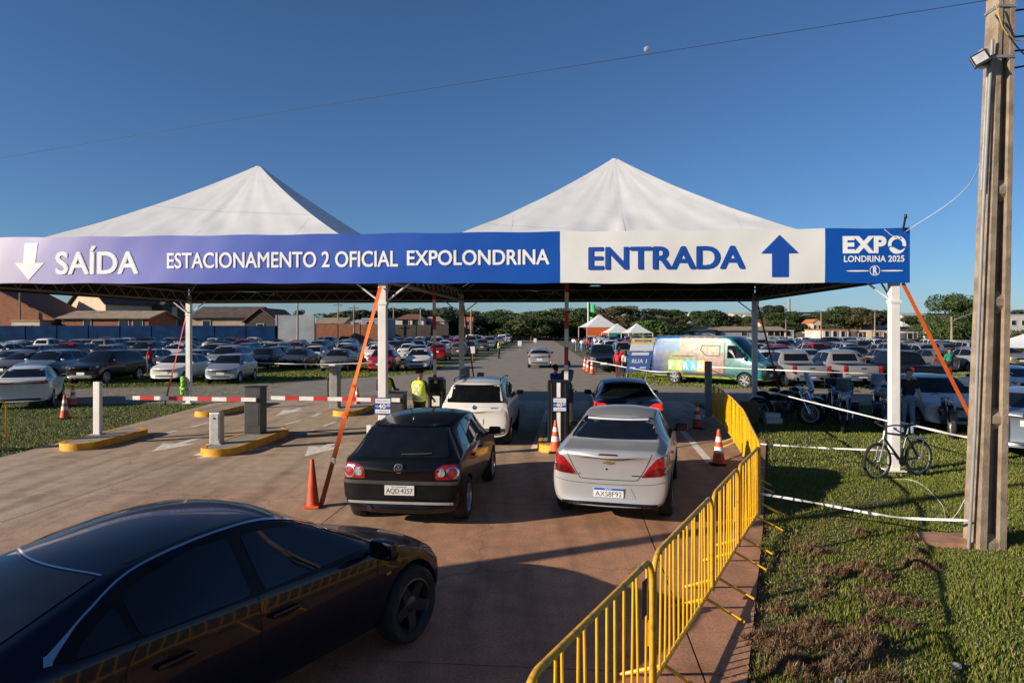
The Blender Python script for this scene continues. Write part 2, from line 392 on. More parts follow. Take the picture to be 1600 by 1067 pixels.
mark('island_chevron', strip(G(308, 712), G(330, 702), .2), 'short leg of the white chevron before the island with two cabinets')
mark('island_chevron', strip(G(310, 716), G(420, 699), .17), 'long leg of the white chevron before the island with two cabinets')
mark('lane_line', strip(G(836, 703), G(858, 640), .22), 'white line left of the black ticket kiosk')
mark('lane_line', strip(G(1111, 724), G(1062, 668), .17), 'white line right of the silver sedan')

# ------------------------------------------------------------------ traffic islands
def island(cx, cy, w, l, label, rz=-TH):
    o = empty('traffic_island', (cx, cy, 0), rz, label, 'traffic island', 'kerbed islands between the lanes')
    r = w / 2; n = 16
    out = [(r * math.cos(a), -l / 2 + r + r * math.sin(a)) for a in [math.pi + math.pi * k / n for k in range(n + 1)]] + [(r * math.cos(a), l / 2 - r + r * math.sin(a)) for a in [math.pi * k / n for k in range(n + 1)]]
    ins = [(x * (r - .10) / r, y * (l / 2 - .10) / (l / 2)) for x, y in out]; k = len(out); b = MB()
    vs = [(x, y, 0) for x, y in out] + [(x * .985, y * .995, .165) for x, y in out] + [(x, y, .165) for x, y in ins] + [(x, y, .10) for x, y in ins]
    fs = []
    for a in range(3):
        fs += [(a * k + i, a * k + (i + 1) % k, (a + 1) * k + (i + 1) % k, (a + 1) * k + i) for i in range(k)]
    b.add(vs, fs); b.build('kerb', M_KERBY, o, smooth=True)
    MB().prism([(x * .99, y * .99) for x, y in ins], 0, .158).build('island_top', M_KERBT, o)
    return o
island(-9.95, 16.75, .85, 2.6, 'yellow kerbed island with a thin white post, nearest the left grass')
island(-6.35, 16.45, .85, 3.4, 'yellow kerbed island carrying the dark barrier cabinet and a small grey box')
island(-9.55, 23.4, .85, 4.0, 'yellow kerbed island behind the leftmost barrier cabinet, at the grass edge')
island(-5.2, 23.3, .85, 3.6, 'yellow kerbed island carrying the tall grey terminal')
island(1.15, 17.3, .85, 4.2, 'yellow kerbed island under the black ticket kiosk')
island(-2.5, 17.2, .8, 4.4, 'yellow kerbed island hidden behind the black hatchback at the tent post')

# ------------------------------------------------------------------ tents
L10 = 10.2; P0 = Vector((7.47, 13.36, 0))                       # front right post
def site(u, v, z=0): return P0 + U * u + V * v + Vector((0, 0, z))
EAVE, PEAK = 4.22, 7.44
def tent(u0, label, posts, vals):
    o = empty('tent', site(u0 + L10 / 2, L10 / 2), -TH, label, 'tent', 'white pyramid tents over the gate')
    h = L10 / 2 + .05; N = 44; crease_ = 2.6 if u0 > -12 else 1.0
    for k in range(4):                                        # four vinyl panels, each a curved gore from eave to peak
        b = MB(); vs = []; fs = []
        for i in range(N + 1):
            t = i / N
            for j in range(N + 1):
                s = (j / N * 2 - 1) * (1 - t * .985)
                fall = (1 - t)
                z = EAVE + (PEAK - EAVE) * (.70 * t + .30 * t ** 2.0)
                e = 1 - abs(j / N * 2 - 1)
                z -= .16 * math.sin(math.pi * min(1, t * 1.05)) * (e ** .8) * fall ** .3 * .8
                rr = (math.sin(j * 2.9 + k * 1.7 + u0) * .5 + math.sin(j * 1.3 + t * 9 + k)) * .018 + math.sin(t * 23 + j * .8 + k * 2) * .014 * fall
                sj = j / N * 26; rr = (math.sin(sj * 2.9 + k * 1.7 + u0) * .5 + math.sin(sj * 1.3 + t * 9 + k)) * .018 + math.sin(t * 23 + sj * .8 + k * 2) * .014 * fall + crease_ * (.012 * math.sin(sj * 1.9 + t * 14 * math.sin(sj * .4)) * max(0, math.sin(sj * .55 + t * 3)) + .010 * math.sin((sj - t * 20) * 1.5) * (1 - e) ** 2)
                z += rr * (1 - t) * (.3 + e)
                d = h * (1 - t * .985)
                vs.append((s * h, -d, z))
        for i in range(N):
            for j in range(N):
                a = i * (N + 1) + j; fs.append((a, a + 1, a + N + 2, a + N + 1))
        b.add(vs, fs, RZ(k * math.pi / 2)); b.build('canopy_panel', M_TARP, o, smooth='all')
        for jj in (11, 22, 33):                                # welded seams between the vinyl widths
            q = MB(); pv = []
            for i in range(int(N * (1 - abs(jj / N * 2 - 1)))):
                x_ = (jj / N * 2 - 1) * h; t = i / N; j_ = ((x_ / h) / (1 - t * .985) + 1) / 2 * N; a = min(N - 1, max(0, int(j_))); f_ = min(1, j_ - a); zz = vs[i * (N + 1) + a][2] * (1 - f_) + vs[i * (N + 1) + a + 1][2] * f_
                pv += [(x_ - .022, vs[i * (N + 1)][1], zz + .002), (x_ + .022, vs[i * (N + 1)][1], zz + .002)]
            q.add(pv, [(2 * i, 2 * i + 1, 2 * i + 3, 2 * i + 2) for i in range(len(pv) // 2 - 1)], RZ(k * math.pi / 2)); q.build('seam', M_SEAM, o)
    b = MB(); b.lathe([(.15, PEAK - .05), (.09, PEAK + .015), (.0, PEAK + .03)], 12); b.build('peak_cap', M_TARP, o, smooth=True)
    for k in range(4):                                        # lattice eave beams
        b = MB(); A = T(0, 0, 0) @ RZ(k * math.pi / 2); y = -(L10 / 2 - .06)
        for z in (3.78, 4.12): b.box((0, y, z), (L10 - .2, .05, .05), A)
        n = 14
        for i in range(n):
            x0 = -L10 / 2 + .15 + i * (L10 - .3) / n; x1 = x0 + (L10 - .3) / n
            b.tube([(x0, y, 3.79), ((x0 + x1) / 2, y, 4.11), (x1, y, 3.79)], .014, 5, A)
        b.build('eave_beam', M_GREYS, o)
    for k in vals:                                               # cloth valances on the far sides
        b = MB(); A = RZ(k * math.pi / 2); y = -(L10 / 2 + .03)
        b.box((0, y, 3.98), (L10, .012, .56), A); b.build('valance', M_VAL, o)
    for sx in (-1, 1):                                         # rafters carrying the hip lines
        for sy in (-1, 1):
            b = MB(); b.tube([(sx * L10 / 2 * .98, sy * L10 / 2 * .98, 4.08), (0, 0, PEAK - .4)], .03, 6); b.build('rafter', M_GREYS, o)
    for (du, dv) in posts:
        x, y = du * L10 / 2, dv * L10 / 2
        b = MB(); b.box((x, y, 2.0), (.17, .17, 4.0), bev=.012); b.box((x, y, .015), (.34, .34, .02)); b.box((x, y, 3.30), (.20, .20, .06))
        b.build('post', M_WHITE, o)
        b = MB()
        for ax, sg in ((0, -1), (0, 1), (1, 1 if dv < 0 else -1)):
            if ax == 0 and abs(x + sg * .9) > L10 / 2 + .1 and not (du < 0): continue
            e = (x + sg * .62 if ax == 0 else x, y + sg * .62 if ax == 1 else y, 3.76)
            b.tube([(x, y, 3.28), e], .02, 6)
        b.build('knee_brace', M_WHITE, o)
    return o
tent(-L10, 'white pyramid tent with creased vinyl roof over the entrance lanes, right of the two', [(1, -1), (-1, -1), (1, 1), (-1, 1)], (1, 2))
tent(-2 * L10, 'white pyramid tent with smooth seamed roof over the exit lanes, left of the two', [(-1, -1), (-1, 1)], (2, 3))

# ------------------------------------------------------------------ banners along the front eave
BO = site(0, -.16)                                           # banner plane a hand in front of the posts
def bt(px):
    k = (px - 800) / F; c, s = math.cos(TH), math.sin(TH)
    return -(BO.x - k * BO.y) / (c + k * s)                  # distance along U (negative = left)
def bz(px, py):
    u = bt(px); return H + (HY - py) * (BO.y - u * math.sin(TH)) / F
def wobble(u, f):
    return .014 * math.sin(u * 1.5) * math.sin(f * 3.1) + .004 * math.sin(u * 3.1 + f * 2) + .0015 * math.sin(u * 7.7 - f * 5)
def on_cloth(me):
    for v in me.vertices:
        u = v.co.x; v.co.y = wobble(u, (v.co.z - zbot(u)) / (ztop(u) - zbot(u))) - .008
    return me
def cloth(u0, u1, ztop, zbot, n, m, name, parent):
    b = MB(); vs = []; fs = []; mz = 9
    for i in range(n + 1):
        u = u0 + (u1 - u0) * i / n
        for j in range(mz + 1):
            f = j / mz
            vs.append((u, wobble(u, f), zbot(u) * (1 - f) + ztop(u) * f + (.008 * math.sin(u * 3.7) if j in (0, mz) else 0)))
    for i in range(n):
        for j in range(mz):
            a = i * (mz + 1) + j; fs.append((a, a + mz + 1, a + mz + 2, a + 1))
    b.add(vs, fs); k = len(vs)
    b.add([(x, y + .02, z) for x, y, z in vs], [tuple(reversed(f)) for f in fs])
    return b.build(name, m, parent, smooth='all')
ztop = lambda u: 4.72 + .028 * (-u) / 18.8; zbot = lambda u: 3.655 + .10 * (-u) / 18.8
ub = [bt(875), bt(1289), bt(1422)]
def banner(name, label, u0, u1, m):
    o = empty(name, BO, -TH, label, 'banner'); cloth(u0, u1, ztop, zbot, int((u1 - u0) * 14), m, 'banner_cloth', o); return o
b1 = banner('banner', 'long violet to blue banner reading SAÍDA, ESTACIONAMENTO 2 OFICIAL, EXPOLONDRINA', -21.0, ub[0], M_GRAD)
b2 = banner('banner', 'white banner reading ENTRADA with a blue upward arrow', ub[0] + .004, ub[1], M_BWHITE)
b3 = banner('banner', 'square blue banner reading EXPO LONDRINA 2025 at the right corner', ub[1] + .004, ub[2], M_BLUE)
# the end of the corner banner folds round the side
def bletters(par, s, x0, x1, y0, y1, m, bold=.02, heavy=0.):
    zc0, zc1 = bz((x0 + x1) / 2, y1), bz((x0 + x1) / 2, y0)
    me = text_mesh(s, bt(x0), bt(x1), zc0, zc1, m, bold)
    on_cloth(me)
    if heavy:                                                # heavier strokes: the same outlines laid a few millimetres apart
        bm = bmesh.new(); bm.from_mesh(me); base = bm.verts[:] + bm.edges[:] + bm.faces[:]
        for k, (a, c) in enumerate(((-1, 0), (1, 0), (-.5, .9), (.5, .9), (-.5, -.9), (.5, -.9), (0, .9), (0, -.9))):
            d = bmesh.ops.duplicate(bm, geom=base)['geom']
            bmesh.ops.translate(bm, vec=(a * heavy, -.0007 * (k + 1), c * heavy * .6), verts=[g for g in d if isinstance(g, bmesh.types.BMVert)])
        bm.to_mesh(me); bm.free()
    return link('lettering', me, par)
bletters(b1, 'SAÍDA', 89, 215, 385, 428, M_LET, .0, .022)
bletters(b1, 'ESTACIONAMENTO 2 OFICIAL', 262, 622, 394, 418, M_LET, .0, .011)
bletters(b1, 'EXPOLONDRINA', 637, 858, 391, 414, M_LET, .0, .012)
bletters(b2, 'ENTRADA', 921, 1163, 386, 420, M_LETB, .0, .024)
def barrow(par, pts, m):
    xs = [bt(x) for x, y in pts]; zs = [bz(sum(p[0] for p in pts) / len(pts), y) for x, y in pts]
    me = bpy.data.meshes.new('arrow'); me.from_pydata([(x, 0, z) for x, z in zip(xs, zs)], [], [tuple(range(len(pts)))]); me.materials.append(m); me.update()
    return link('arrow', on_cloth(me), par)
barrow(b1, [(39, 380), (60, 380), (56, 411), (70, 411), (45, 438), (24, 411), (37, 411)], M_LET)
barrow(b2, [(1218, 367), (1248, 396), (1232, 396), (1232, 433), (1206, 433), (1206, 396), (1189, 396)], M_LETB)
bletters(b3, 'EXP', 1316, 1385, 369, 396, M_LET, .05)
bletters(b3, 'LONDRINA 2025', 1318, 1413, 399.5, 409.5, M_LET, .025)
def ring(par, cx, cy, rx, r0, m, name, a0=0, a1=2 * math.pi, n=36):
    c = bt(cx); zc = bz(cx, cy); s = (bt(cx + 10) - bt(cx - 10)) / 20; vs = []; fs = []
    for i in range(n + 1):
        a = a0 + (a1 - a0) * i / n
        for q in (rx, r0): vs.append((c + q * s * math.cos(a), 0, zc + q * s * math.sin(a)))
    for i in range(n): fs.append((2 * i, 2 * i + 1, 2 * i + 3, 2 * i + 2))
    me = bpy.data.meshes.new(name); me.from_pydata(vs, [], fs); me.materials.append(m); me.update(); return link(name, on_cloth(me), par)
ring(b3, 1401.5, 382, 14.3, 8.6, M_LET, 'letter_o', R(-15), R(195))
def blob(par, pts, m, name):
    p = chaikin(pts, 2); me = bpy.data.meshes.new(name); me.from_pydata([(bt(x), 0, bz(1400, y)) for x, y in p], [], [tuple(range(len(p)))]); me.materials.append(m); me.update(); return link(name, on_cloth(me), par)
blob(b3, [(1388, 387), (1394, 385.5), (1401, 389), (1406, 392), (1413, 388.5), (1415, 387), (1411, 394), (1402, 397.5), (1393, 395)], M_LET, 'letter_o_leaf')
for a, b in ((1322, 1357), (1376, 1411)): blob(b3, [(a, 422), (b, 422), (b, 424.2), (a, 424.2)], M_LET, 'logo_rule')
ring(b3, 1366.5, 423, 8.2, 7.2, M_LET, 'logo_circle')
bletters(b3, 'R', 1363.5, 1370.5, 417, 429, M_LET, .04)

# ------------------------------------------------------------------ vehicles
def loft(st, lev=2, crease=.0):
    "closed car shell from cross-sections; each (y, bow, zb, wm, zm, wb, zbelt, w6, z6, zc)"
    rings = []
    hwmax = max(s[3] for s in st)
    for (y, bow, zb, wm, zm, wb, zl, w6, z6, zc) in st:
        h = [(0, zb), (wm * .80, zb), (wm - .025, zb + .09), (wm, zm), (wb, zl), (w6 + (wb - w6) * .16 + .008, z6 - (z6 - zl) * .13), (w6, z6), (w6 * .52, z6 + (zc - z6) * .8), (0, zc)]
        full = h + [(-x, z) for x, z in h[-2:0:-1]]
        rings.append([(x, y - bow * (x / hwmax) ** 2, z) for x, z in full])
    n = len(rings[0]); vs = [p for r in rings for p in r]; fs = []
    for i in range(len(rings) - 1):
        for j in range(n):
            fs.append((i * n + j, i * n + (j + 1) % n, (i + 1) * n + (j + 1) % n, (i + 1) * n + j))
    for base, flip in ((0, False), ((len(rings) - 1) * n, True)):
        hh = n // 2
        for i in range(hh):
            a, b = base + i, base + i + 1; c, d = base + (n - i - 1) % n, base + (n - i) % n
            q = [a, b, c, d] if i not in (0, hh - 1) else ([a, b, c] if i == 0 else [a, b, d])
            fs.append(tuple(q) if flip else tuple(reversed(q)))
    me = bpy.data.meshes.new('shell'); me.from_pydata(vs, [], fs); me.validate()
    bm = bmesh.new(); bm.from_mesh(me); bmesh.ops.recalc_face_normals(bm, faces=bm.faces)
    if crease:
        cl = bm.edges.layers.float.new('crease_edge')
        bm.verts.ensure_lookup_table()
        for e in bm.edges:
            a, b = e.verts[0].index, e.verts[1].index
            if a % n == b % n and a % n in (4, n - 4): e[cl] = crease
            elif a % n == b % n and a % n in (6, n - 6): e[cl] = crease * .7
            elif a % n == b % n and a % n in (3, n - 3): e[cl] = crease * .5
            elif a // n == b // n and a // n in (1, 4, 5, 13) and len(rings) == 15: e[cl] = crease * .8
            elif a // n == b // n and a // n in (6, 10, 11) and len(rings) == 15: e[cl] = crease * .5
    bm.to_mesh(me); bm.free()
    ob = link('shell', me); md = ob.modifiers.new('s', 'SUBSURF'); md.levels = lev; md.render_levels = lev
    dg = bpy.context.evaluated_depsgraph_get(); dg.update()
    out = bpy.data.meshes.new_from_object(ob.evaluated_get(dg)); bpy.data.objects.remove(ob); bpy.data.meshes.remove(me)
    return out
def cut_wheels(me, cuts):
    "opens the wheel arches: cuts = [(y, z, radius, inner x, outer x)]"
    ob = link('shell', me); cs = []
    for (y, z, r, xi, xo) in cuts:
        for s in (-1, 1):
            b = MB(); k = 28
            b.prism([(r * math.cos(2 * math.pi * i / k), r * math.sin(2 * math.pi * i / k)) for i in range(k)], xi, xo)
            M = T(0, y, z) @ (Matrix.Rotation(R(90), 4, 'Y') if s > 0 else Matrix.Rotation(R(-90), 4, 'Y'))
            c = b.build('cut', M_TRIM); c.matrix_world = M; cs.append(c)
            md = ob.modifiers.new('b', 'BOOLEAN'); md.operation = 'DIFFERENCE'; md.object = c; md.solver = 'EXACT'
    dg = bpy.context.evaluated_depsgraph_get(); dg.update()
    out = bpy.data.meshes.new_from_object(ob.evaluated_get(dg)); bpy.data.objects.remove(ob)
    for c in cs: bpy.data.objects.remove(c)
    return out
_wheels = {}
def wheel_meshes(r, w, kind):
    k = (r, w, kind)
    if k in _wheels: return _wheels[k]
    A = Matrix.Rotation(R(90), 4, 'Y'); rr = r * .68; hw = w / 2
    t = MB(); t.lathe([(rr, -hw * .86), (rr + .02, -hw * .96), (r * .90, -hw), (r * .975, -hw * .82), (r, -hw * .5), (r, hw * .5), (r * .975, hw * .82), (r * .90, hw), (rr + .02, hw * .96), (rr, hw * .86)], 28, A)
    tyre = t.mesh('tyre', M_TYRE, True)
    q = MB(); q.lathe([(rr, -hw * .8), (rr + .003, hw * .9), (rr - .012, hw * .93), (rr - .03, hw * .6), (rr - .035, -hw * .6)], 28, A)
    q.mi = 1; q.lathe([(0.0, hw * .1), (rr - .03, hw * .1)], 24, A); q.mi = 0
    ns = {'five': 5, 'ten': 10, 'steel': 7, 'dark': 5}[kind]
    for i in range(ns):
        a = 2 * math.pi * i / ns; wd = .55 if kind in ('five', 'dark') else .30
        B = A @ Matrix.Rotation(a, 4, 'Z'); s0, s1 = .05 * wd * 2.2, .05 * wd * 1.5 * (2 if kind == 'steel' else 1)
        vs = [(.03, -s0, hw * .62), (rr - .02, -s1, hw * .80), (rr - .02, s1, hw * .80), (.03, s0, hw * .62), (.03, -s0 * 1.3, hw * .2), (rr - .02, -s1 * 1.3, hw * .3), (rr - .02, s1 * 1.3, hw * .3), (.03, s0 * 1.3, hw * .2)]
        q.add(vs, [(0, 1, 2, 3), (0, 4, 5, 1), (3, 2, 6, 7), (4, 7, 6, 5), (1, 5, 6, 2)], B)
    q.lathe([(0, hw * .78), (.05, hw * .77), (.075, hw * .62), (.08, hw * .2)], 16, A)
    rim = q.mesh('rim', [M_RIMD if kind == 'dark' else (M_GREYS if kind == 'steel' else M_RIM), M_BLACK], True)
    _wheels[k] = (tyre, rim); return _wheels[k]

def metallic(c): return .15 < sum(c) / 3 < .55 and max(c) - min(c) < .16
def swap(o):
    for sl in o.material_slots:
        if sl.material is M_PAINT: sl.link = 'OBJECT'; sl.material = M_METAL
class Car:
    def __init__(s, st, cuts, wheels, lev=2, crease=.35, arch=True):
        "wheels: (y list, x, radius, width, rim kind)"
        me = loft(st, lev, crease)
        bm = bmesh.new(); bm.from_mesh(me); s.bvh = BVHTree.FromBMesh(bm); bm.free()
        s.parts = []                                          # (name, mesh, loc, parent index or None)
        body = cut_wheels(me, cuts) if cuts else me
        body.materials.clear(); body.materials.append(M_PAINT); body.materials.append(M_TRIM)
        mi = []
        for p in body.polygons:
            c = p.center; dark = p.normal.z < -.75
            for (y, z, r, xi, xo) in cuts:
                d = math.hypot(c.y - y, c.z - z)
                if d < r * 1.005 and (abs(abs(c.x) - xi) < .02 or abs(p.normal.x) < .3 and d > r * .97) : dark = True
            mi.append(1 if dark else 0)
        body.polygons.foreach_set('material_index', mi)
        body.polygons.foreach_set('use_smooth', [True] * len(mi)); sharp(body, 38); body.name = 'body'
        s.parts.append(('body', body, (0, 0, 0), None))
        ys, x, r, w, kind = wheels; ty, rim = wheel_meshes(r, w, kind)
        for y in ys:
            for sg in (1, -1):
                i = len(s.parts); s.parts.append(('wheel', ty, (sg * x, y, r), None, 0 if sg > 0 else math.pi)); s.parts.append(('rim', rim, (0, 0, 0), i))
    def cast(s, axis, a, b, off):
        if axis == 'R': o, d = Vector((3, a, b)), Vector((-1, 0, 0))
        elif axis == 'B': o, d = Vector((a, -6, b)), Vector((0, 1, 0))
        elif axis == 'F': o, d = Vector((a, 6, b)), Vector((0, -1, 0))
        else: o, d = Vector((a, b, 5)), Vector((0, 0, -1))
        h = s.bvh.ray_cast(o, d)
        if h[0] is None: return None
        n = h[1] if h[1].dot(d) < 0 else -h[1]
        return h[0] + n * off
    def patch(s, name, axis, poly, m, off=.005, mirror=False, step=.09, rnd=2, parent=None, skirt=.008):
        if rnd: poly = rounded(poly, .045 if rnd > 1 else .025)
        dense = []
        for i in range(len(poly)):
            a, b = poly[i], poly[(i + 1) % len(poly)]; L = math.hypot(a[0] - b[0], a[1] - b[1]); k = max(1, int(L / step + .5))
            dense += [(a[0] + (b[0] - a[0]) * t / k, a[1] + (b[1] - a[1]) * t / k) for t in range(k)]
        poly = dense; xs = [p[0] for p in poly]; ys = [p[1] for p in poly]; pts = list(poly)
        x = min(xs) + step * .5
        while x < max(xs):
            y = min(ys) + step * .5
            while y < max(ys):
                if inside((x, y), poly) and min(math.hypot(x - p[0], y - p[1]) for p in poly) > step * .4: pts.append((x, y))
                y += step
            x += step
        r = delaunay_2d_cdt([Vector(p) for p in pts], [], [list(range(len(poly)))], 1, 1e-6)
        vs = []; lows = []; bad = set()
        for i, v in enumerate(r[0]):
            c = s.cast(axis, v.x, v.y, off)
            if c is None: bad.add(i); c = Vector((0, 0, .5))
            vs.append(c); lows.append(s.cast(axis, v.x, v.y, off - skirt) or c)
        fs = [list(f) for f in r[2] if not any(i in bad for i in f)]
        if not fs: return None
        bm = bmesh.new(); bv = [bm.verts.new(v) for v in vs]
        for f in fs:
            try: bm.faces.new([bv[i] for i in f])
            except ValueError: pass
        bm.normal_update()
        want = {'R': Vector((1, 0, 0)), 'B': Vector((0, -1, 0)), 'F': Vector((0, 1, 0)), 'T': Vector((0, 0, 1))}[axis]
        if sum((f.normal.dot(want) for f in bm.faces)) < 0:
            for f in bm.faces: f.normal_flip()
        bm.verts.index_update(); bd = [e for e in bm.edges if len(e.link_faces) == 1]; nl = {}
        for e in bd:
            f = e.link_faces[0]
            for v in e.verts:
                if v.index not in nl: nl[v.index] = bm.verts.new(lows[v.index])
        bm.verts.ensure_lookup_table()
        for e in bd:
            f = e.link_faces[0]; lv = [l.vert for l in f.loops]; a, b = e.verts
            ia = lv.index(a)
            if lv[(ia + 1) % len(lv)] is not b: a, b = b, a
            bm.faces.new((b, a, nl[a.index], nl[b.index]))
        for v in [v for v in bm.verts if not v.link_faces]: bm.verts.remove(v)
        me = bpy.data.meshes.new(name); bm.to_mesh(me)
        me.materials.append(m); me.polygons.foreach_set('use_smooth', [True] * len(me.polygons)); sharp(me, 40)
        i = len(s.parts); s.parts.append((name, me, (0, 0, 0), parent))
        if mirror:
            for v in bm.verts: v.co.x = -v.co.x
            for f in bm.faces: f.normal_flip()
            m2 = bpy.data.meshes.new(name); bm.to_mesh(m2); m2.materials.append(m); m2.polygons.foreach_set('use_smooth', [True] * len(m2.polygons)); sharp(m2, 40)
            s.parts.append((name, m2, (0, 0, 0), parent if parent is None or mirror is True else parent))
        bm.free(); return i
    def ribbon(s, name, axis, pts, w, m, off=.003, mirror=False, step=.05, parent=None, curve=True):
        P = [Vector((p[0], p[1], 0)) for p in pts]
        if curve and len(P) > 2: P = spline(P, 8)
        D = [P[0]]
        for a, b in zip(P, P[1:]):
            k = max(1, int((b - a).length / step)); D += [a.lerp(b, t / k) for t in range(1, k + 1)]
        vs = []; ok = []
        for i, p in enumerate(D):
            t = (D[min(i + 1, len(D) - 1)] - D[max(i - 1, 0)]).normalized(); n = Vector((-t.y, t.x, 0))
            ww = w(i / (len(D) - 1)) if callable(w) else w
            for sg in (-1, 1):
                q = p + n * sg * ww / 2; c = s.cast(axis, q.x, q.y, off); vs.append(c)
        fs = []
        for i in range(len(D) - 1):
            f = (2 * i, 2 * i + 1, 2 * i + 3, 2 * i + 2)
            if all(vs[k] is not None for k in f): fs.append(f)
        if not fs: return None
        vs = [v if v is not None else Vector((0, 0, .5)) for v in vs]
        i0 = len(s.parts)
        for mir in ((1, -1) if mirror else (1,)):
            me = bpy.data.meshes.new(name); me.from_pydata([(v.x * mir, v.y, v.z) for v in vs], [], fs); me.materials.append(m)
            me.polygons.foreach_set('use_smooth', [True] * len(me.polygons)); me.update()
            s.parts.append((name, me, (0, 0, 0), parent))
        return i0
    def part(s, name, mb, mats, mirror=False, smooth=True, parent=None):
        me = mb.mesh(name, mats, smooth); i = len(s.parts); s.parts.append((name, me, (0, 0, 0), parent))
        if mirror:
            m2 = me.copy()
            for v in m2.vertices: v.co.x = -v.co.x
            m2.flip_normals(); s.parts.append((name, m2, (0, 0, 0), parent))
        return i
    def raw(s, name, me, loc, parent=None, rz=0.): s.parts.append((name, me, loc, parent, rz)); return len(s.parts) - 1
    def mirror_pods(s, x, y, z, k=1., m=None):
        b = MB(); b.box((x + .11 * k, y, z), (.20 * k, .085 * k, .125 * k), Matrix.Identity(4), bev=.035 * k); b.tube([(x - .06, y + .02, z - .06), (x + .05, y, z - .045)], .022, 6)
        i = s.part('wing_mirror', b, m or M_PAINT, True)
        b = MB(); b.box((x + .115 * k, y - .043 * k, z), (.15 * k, .004, .09 * k)); s.part('mirror_glass', b, M_GLASS, False, False, i)
        b = MB(); b.box((-x - .115 * k, y - .043 * k, z), (.15 * k, .004, .09 * k)); s.part('mirror_glass', b, M_GLASS, False, False, i + 1)
    def spawn(s, name, loc, heading, color, label, cat='car', group=None):
        "heading: degrees clockwise from +Y"
        root = empty(name, loc, -R(heading), label, cat, group); obs = []
        for p in s.parts:
            o = bpy.data.objects.new(p[0], p[1]); COL.objects.link(o); o.location = p[2]; o.color = (*color, 1)
            if len(p) > 4: o.rotation_euler = (0, 0, p[4])
            o.parent = root if p[3] is None else obs[p[3]]; obs.append(o)
            if metallic(color): swap(o)
        return root
    def merged(s):
        if hasattr(s, '_m'): return s._m
        bm = bmesh.new(); mats = []
        for p in s.parts:
            M = T(*p[2]) @ RZ(p[4] if len(p) > 4 else 0); q = p
            if p[3] is not None:
                pp = s.parts[p[3]]; M = T(*pp[2]) @ RZ(pp[4] if len(pp) > 4 else 0) @ M
            n0 = len(bm.faces); v0 = len(bm.verts); idx = []
            for m in p[1].materials:
                if m not in mats: mats.append(m)
                idx.append(mats.index(m))
            bm.from_mesh(p[1]); bm.verts.ensure_lookup_table(); bm.faces.ensure_lookup_table()
            for v in bm.verts[v0:]: v.co = M @ v.co
            for f in bm.faces[n0:]: f.material_index = idx[f.material_index] if f.material_index < len(idx) else idx[0]
        me = bpy.data.meshes.new('far_car'); bm.to_mesh(me); bm.free()
        for m in mats: me.materials.append(m)
        s._m = me; return me
    def spawn_far(s, name, loc, heading, color, label, cat='car', group=None):
        o = link(name, s.merged(), None, loc, (0, 0, -R(heading))); o.color = (*color, 1)
        if metallic(color): swap(o)
        return tag(o, label, cat, group)

def stations(P):
    hw, zn, zc_, zr = P['hw'], P['zn'], P['zcowl'], P['zr']; yf, yr, yc = P['yf'], P['yr'], P['yc']; rw = P['rw']; bf, br = P['bf'], P['br']
    ym = (P['yh'] + P['yrr']) / 2; zt = P['zt']; nb, tb = P.get('nb', .30), P.get('tb', .20); sl = P.get('sill', .20); zl = P.get('zlip', .30)
    hm = zn + (zc_ - zn) * P.get('hk', .55); zrr = P['zrr']; rbw = P.get('rbw', .76)
    st = [
     (yf, nb, zl, hw * .86, .46, hw * .84, zn - .16, hw * .66, zn - .085, zn - .07),
     (yf - .09, nb * .95, zl - .06, hw * .95, .50, hw * .92, zn - .06, hw * .74, zn - .005, zn + .015),
     (yf - .42, nb * .45, sl, hw * .985, .58, hw * .95, (zn + bf) / 2 - .02, hw * .77, (zn + hm) / 2 + .01, (zn + hm) / 2 + .035),
     ((yf - .42 + yc) / 2 - .05, .05, sl, hw * .99, .62, hw * .955, bf - .03, hw * .79, hm + .02, hm + .045),
     (yc + .10, .10, sl, hw * .985, .62, hw * .955, bf, hw * .80, zc_ - .03, zc_ - .005),
     (yc - .03, .10, sl, hw * .985, .62, hw * .955, bf + .005, hw * .79, zc_ + .03, zc_ + .05),
     (P['yh'], .14, sl, hw * .985, .62, hw * .955, bf + (br - bf) * .35, rw, zr - .085, zr - .03),
     (P['yh'] - .28, .06, sl, hw * .985, .62, hw * .955, bf + (br - bf) * .45, rw + .005, zr - .05, zr + .0),
     (ym, 0, sl, hw * .985, .62, hw * .955, bf + (br - bf) * .6, rw, zr - .045, zr + .008),
     (P['yrr'] + .25, -.03, sl, hw * .985, .62, hw * .955, br - .005, rw * .975, (zr * .35 + zrr * .65) - .05, zr * .35 + zrr * .65 + .005),
     (P['yrr'], -.08, sl, hw * .985, .64, hw * .955, br, rw * .95, zrr - .06, zrr - .012),
     (P['yb'] + .03, -.10, sl, hw * .98, .66, hw * .945, P.get('bb', br - .01), hw * rbw, P['zb'] + .0, P['zb'] + .02),
     (P['yb'] - .12 if P['yb'] - .12 > yr + .12 else P['yb'] - .05, -.10, sl + .02, hw * .97, .68, hw * .93, P.get('bt', zt - .04), hw * rbw, P['zb2'], P['zb2'] + .012),
     (yr + .07, -tb * .95, zl - .04, hw * .95, .66, hw * .90, zt - .08, hw * .76, zt - .012, zt),
     (yr, -tb, zl, hw * .87, .55, hw * .86, zt - .20, hw * .70, zt - .12, zt - .105)]
    return st
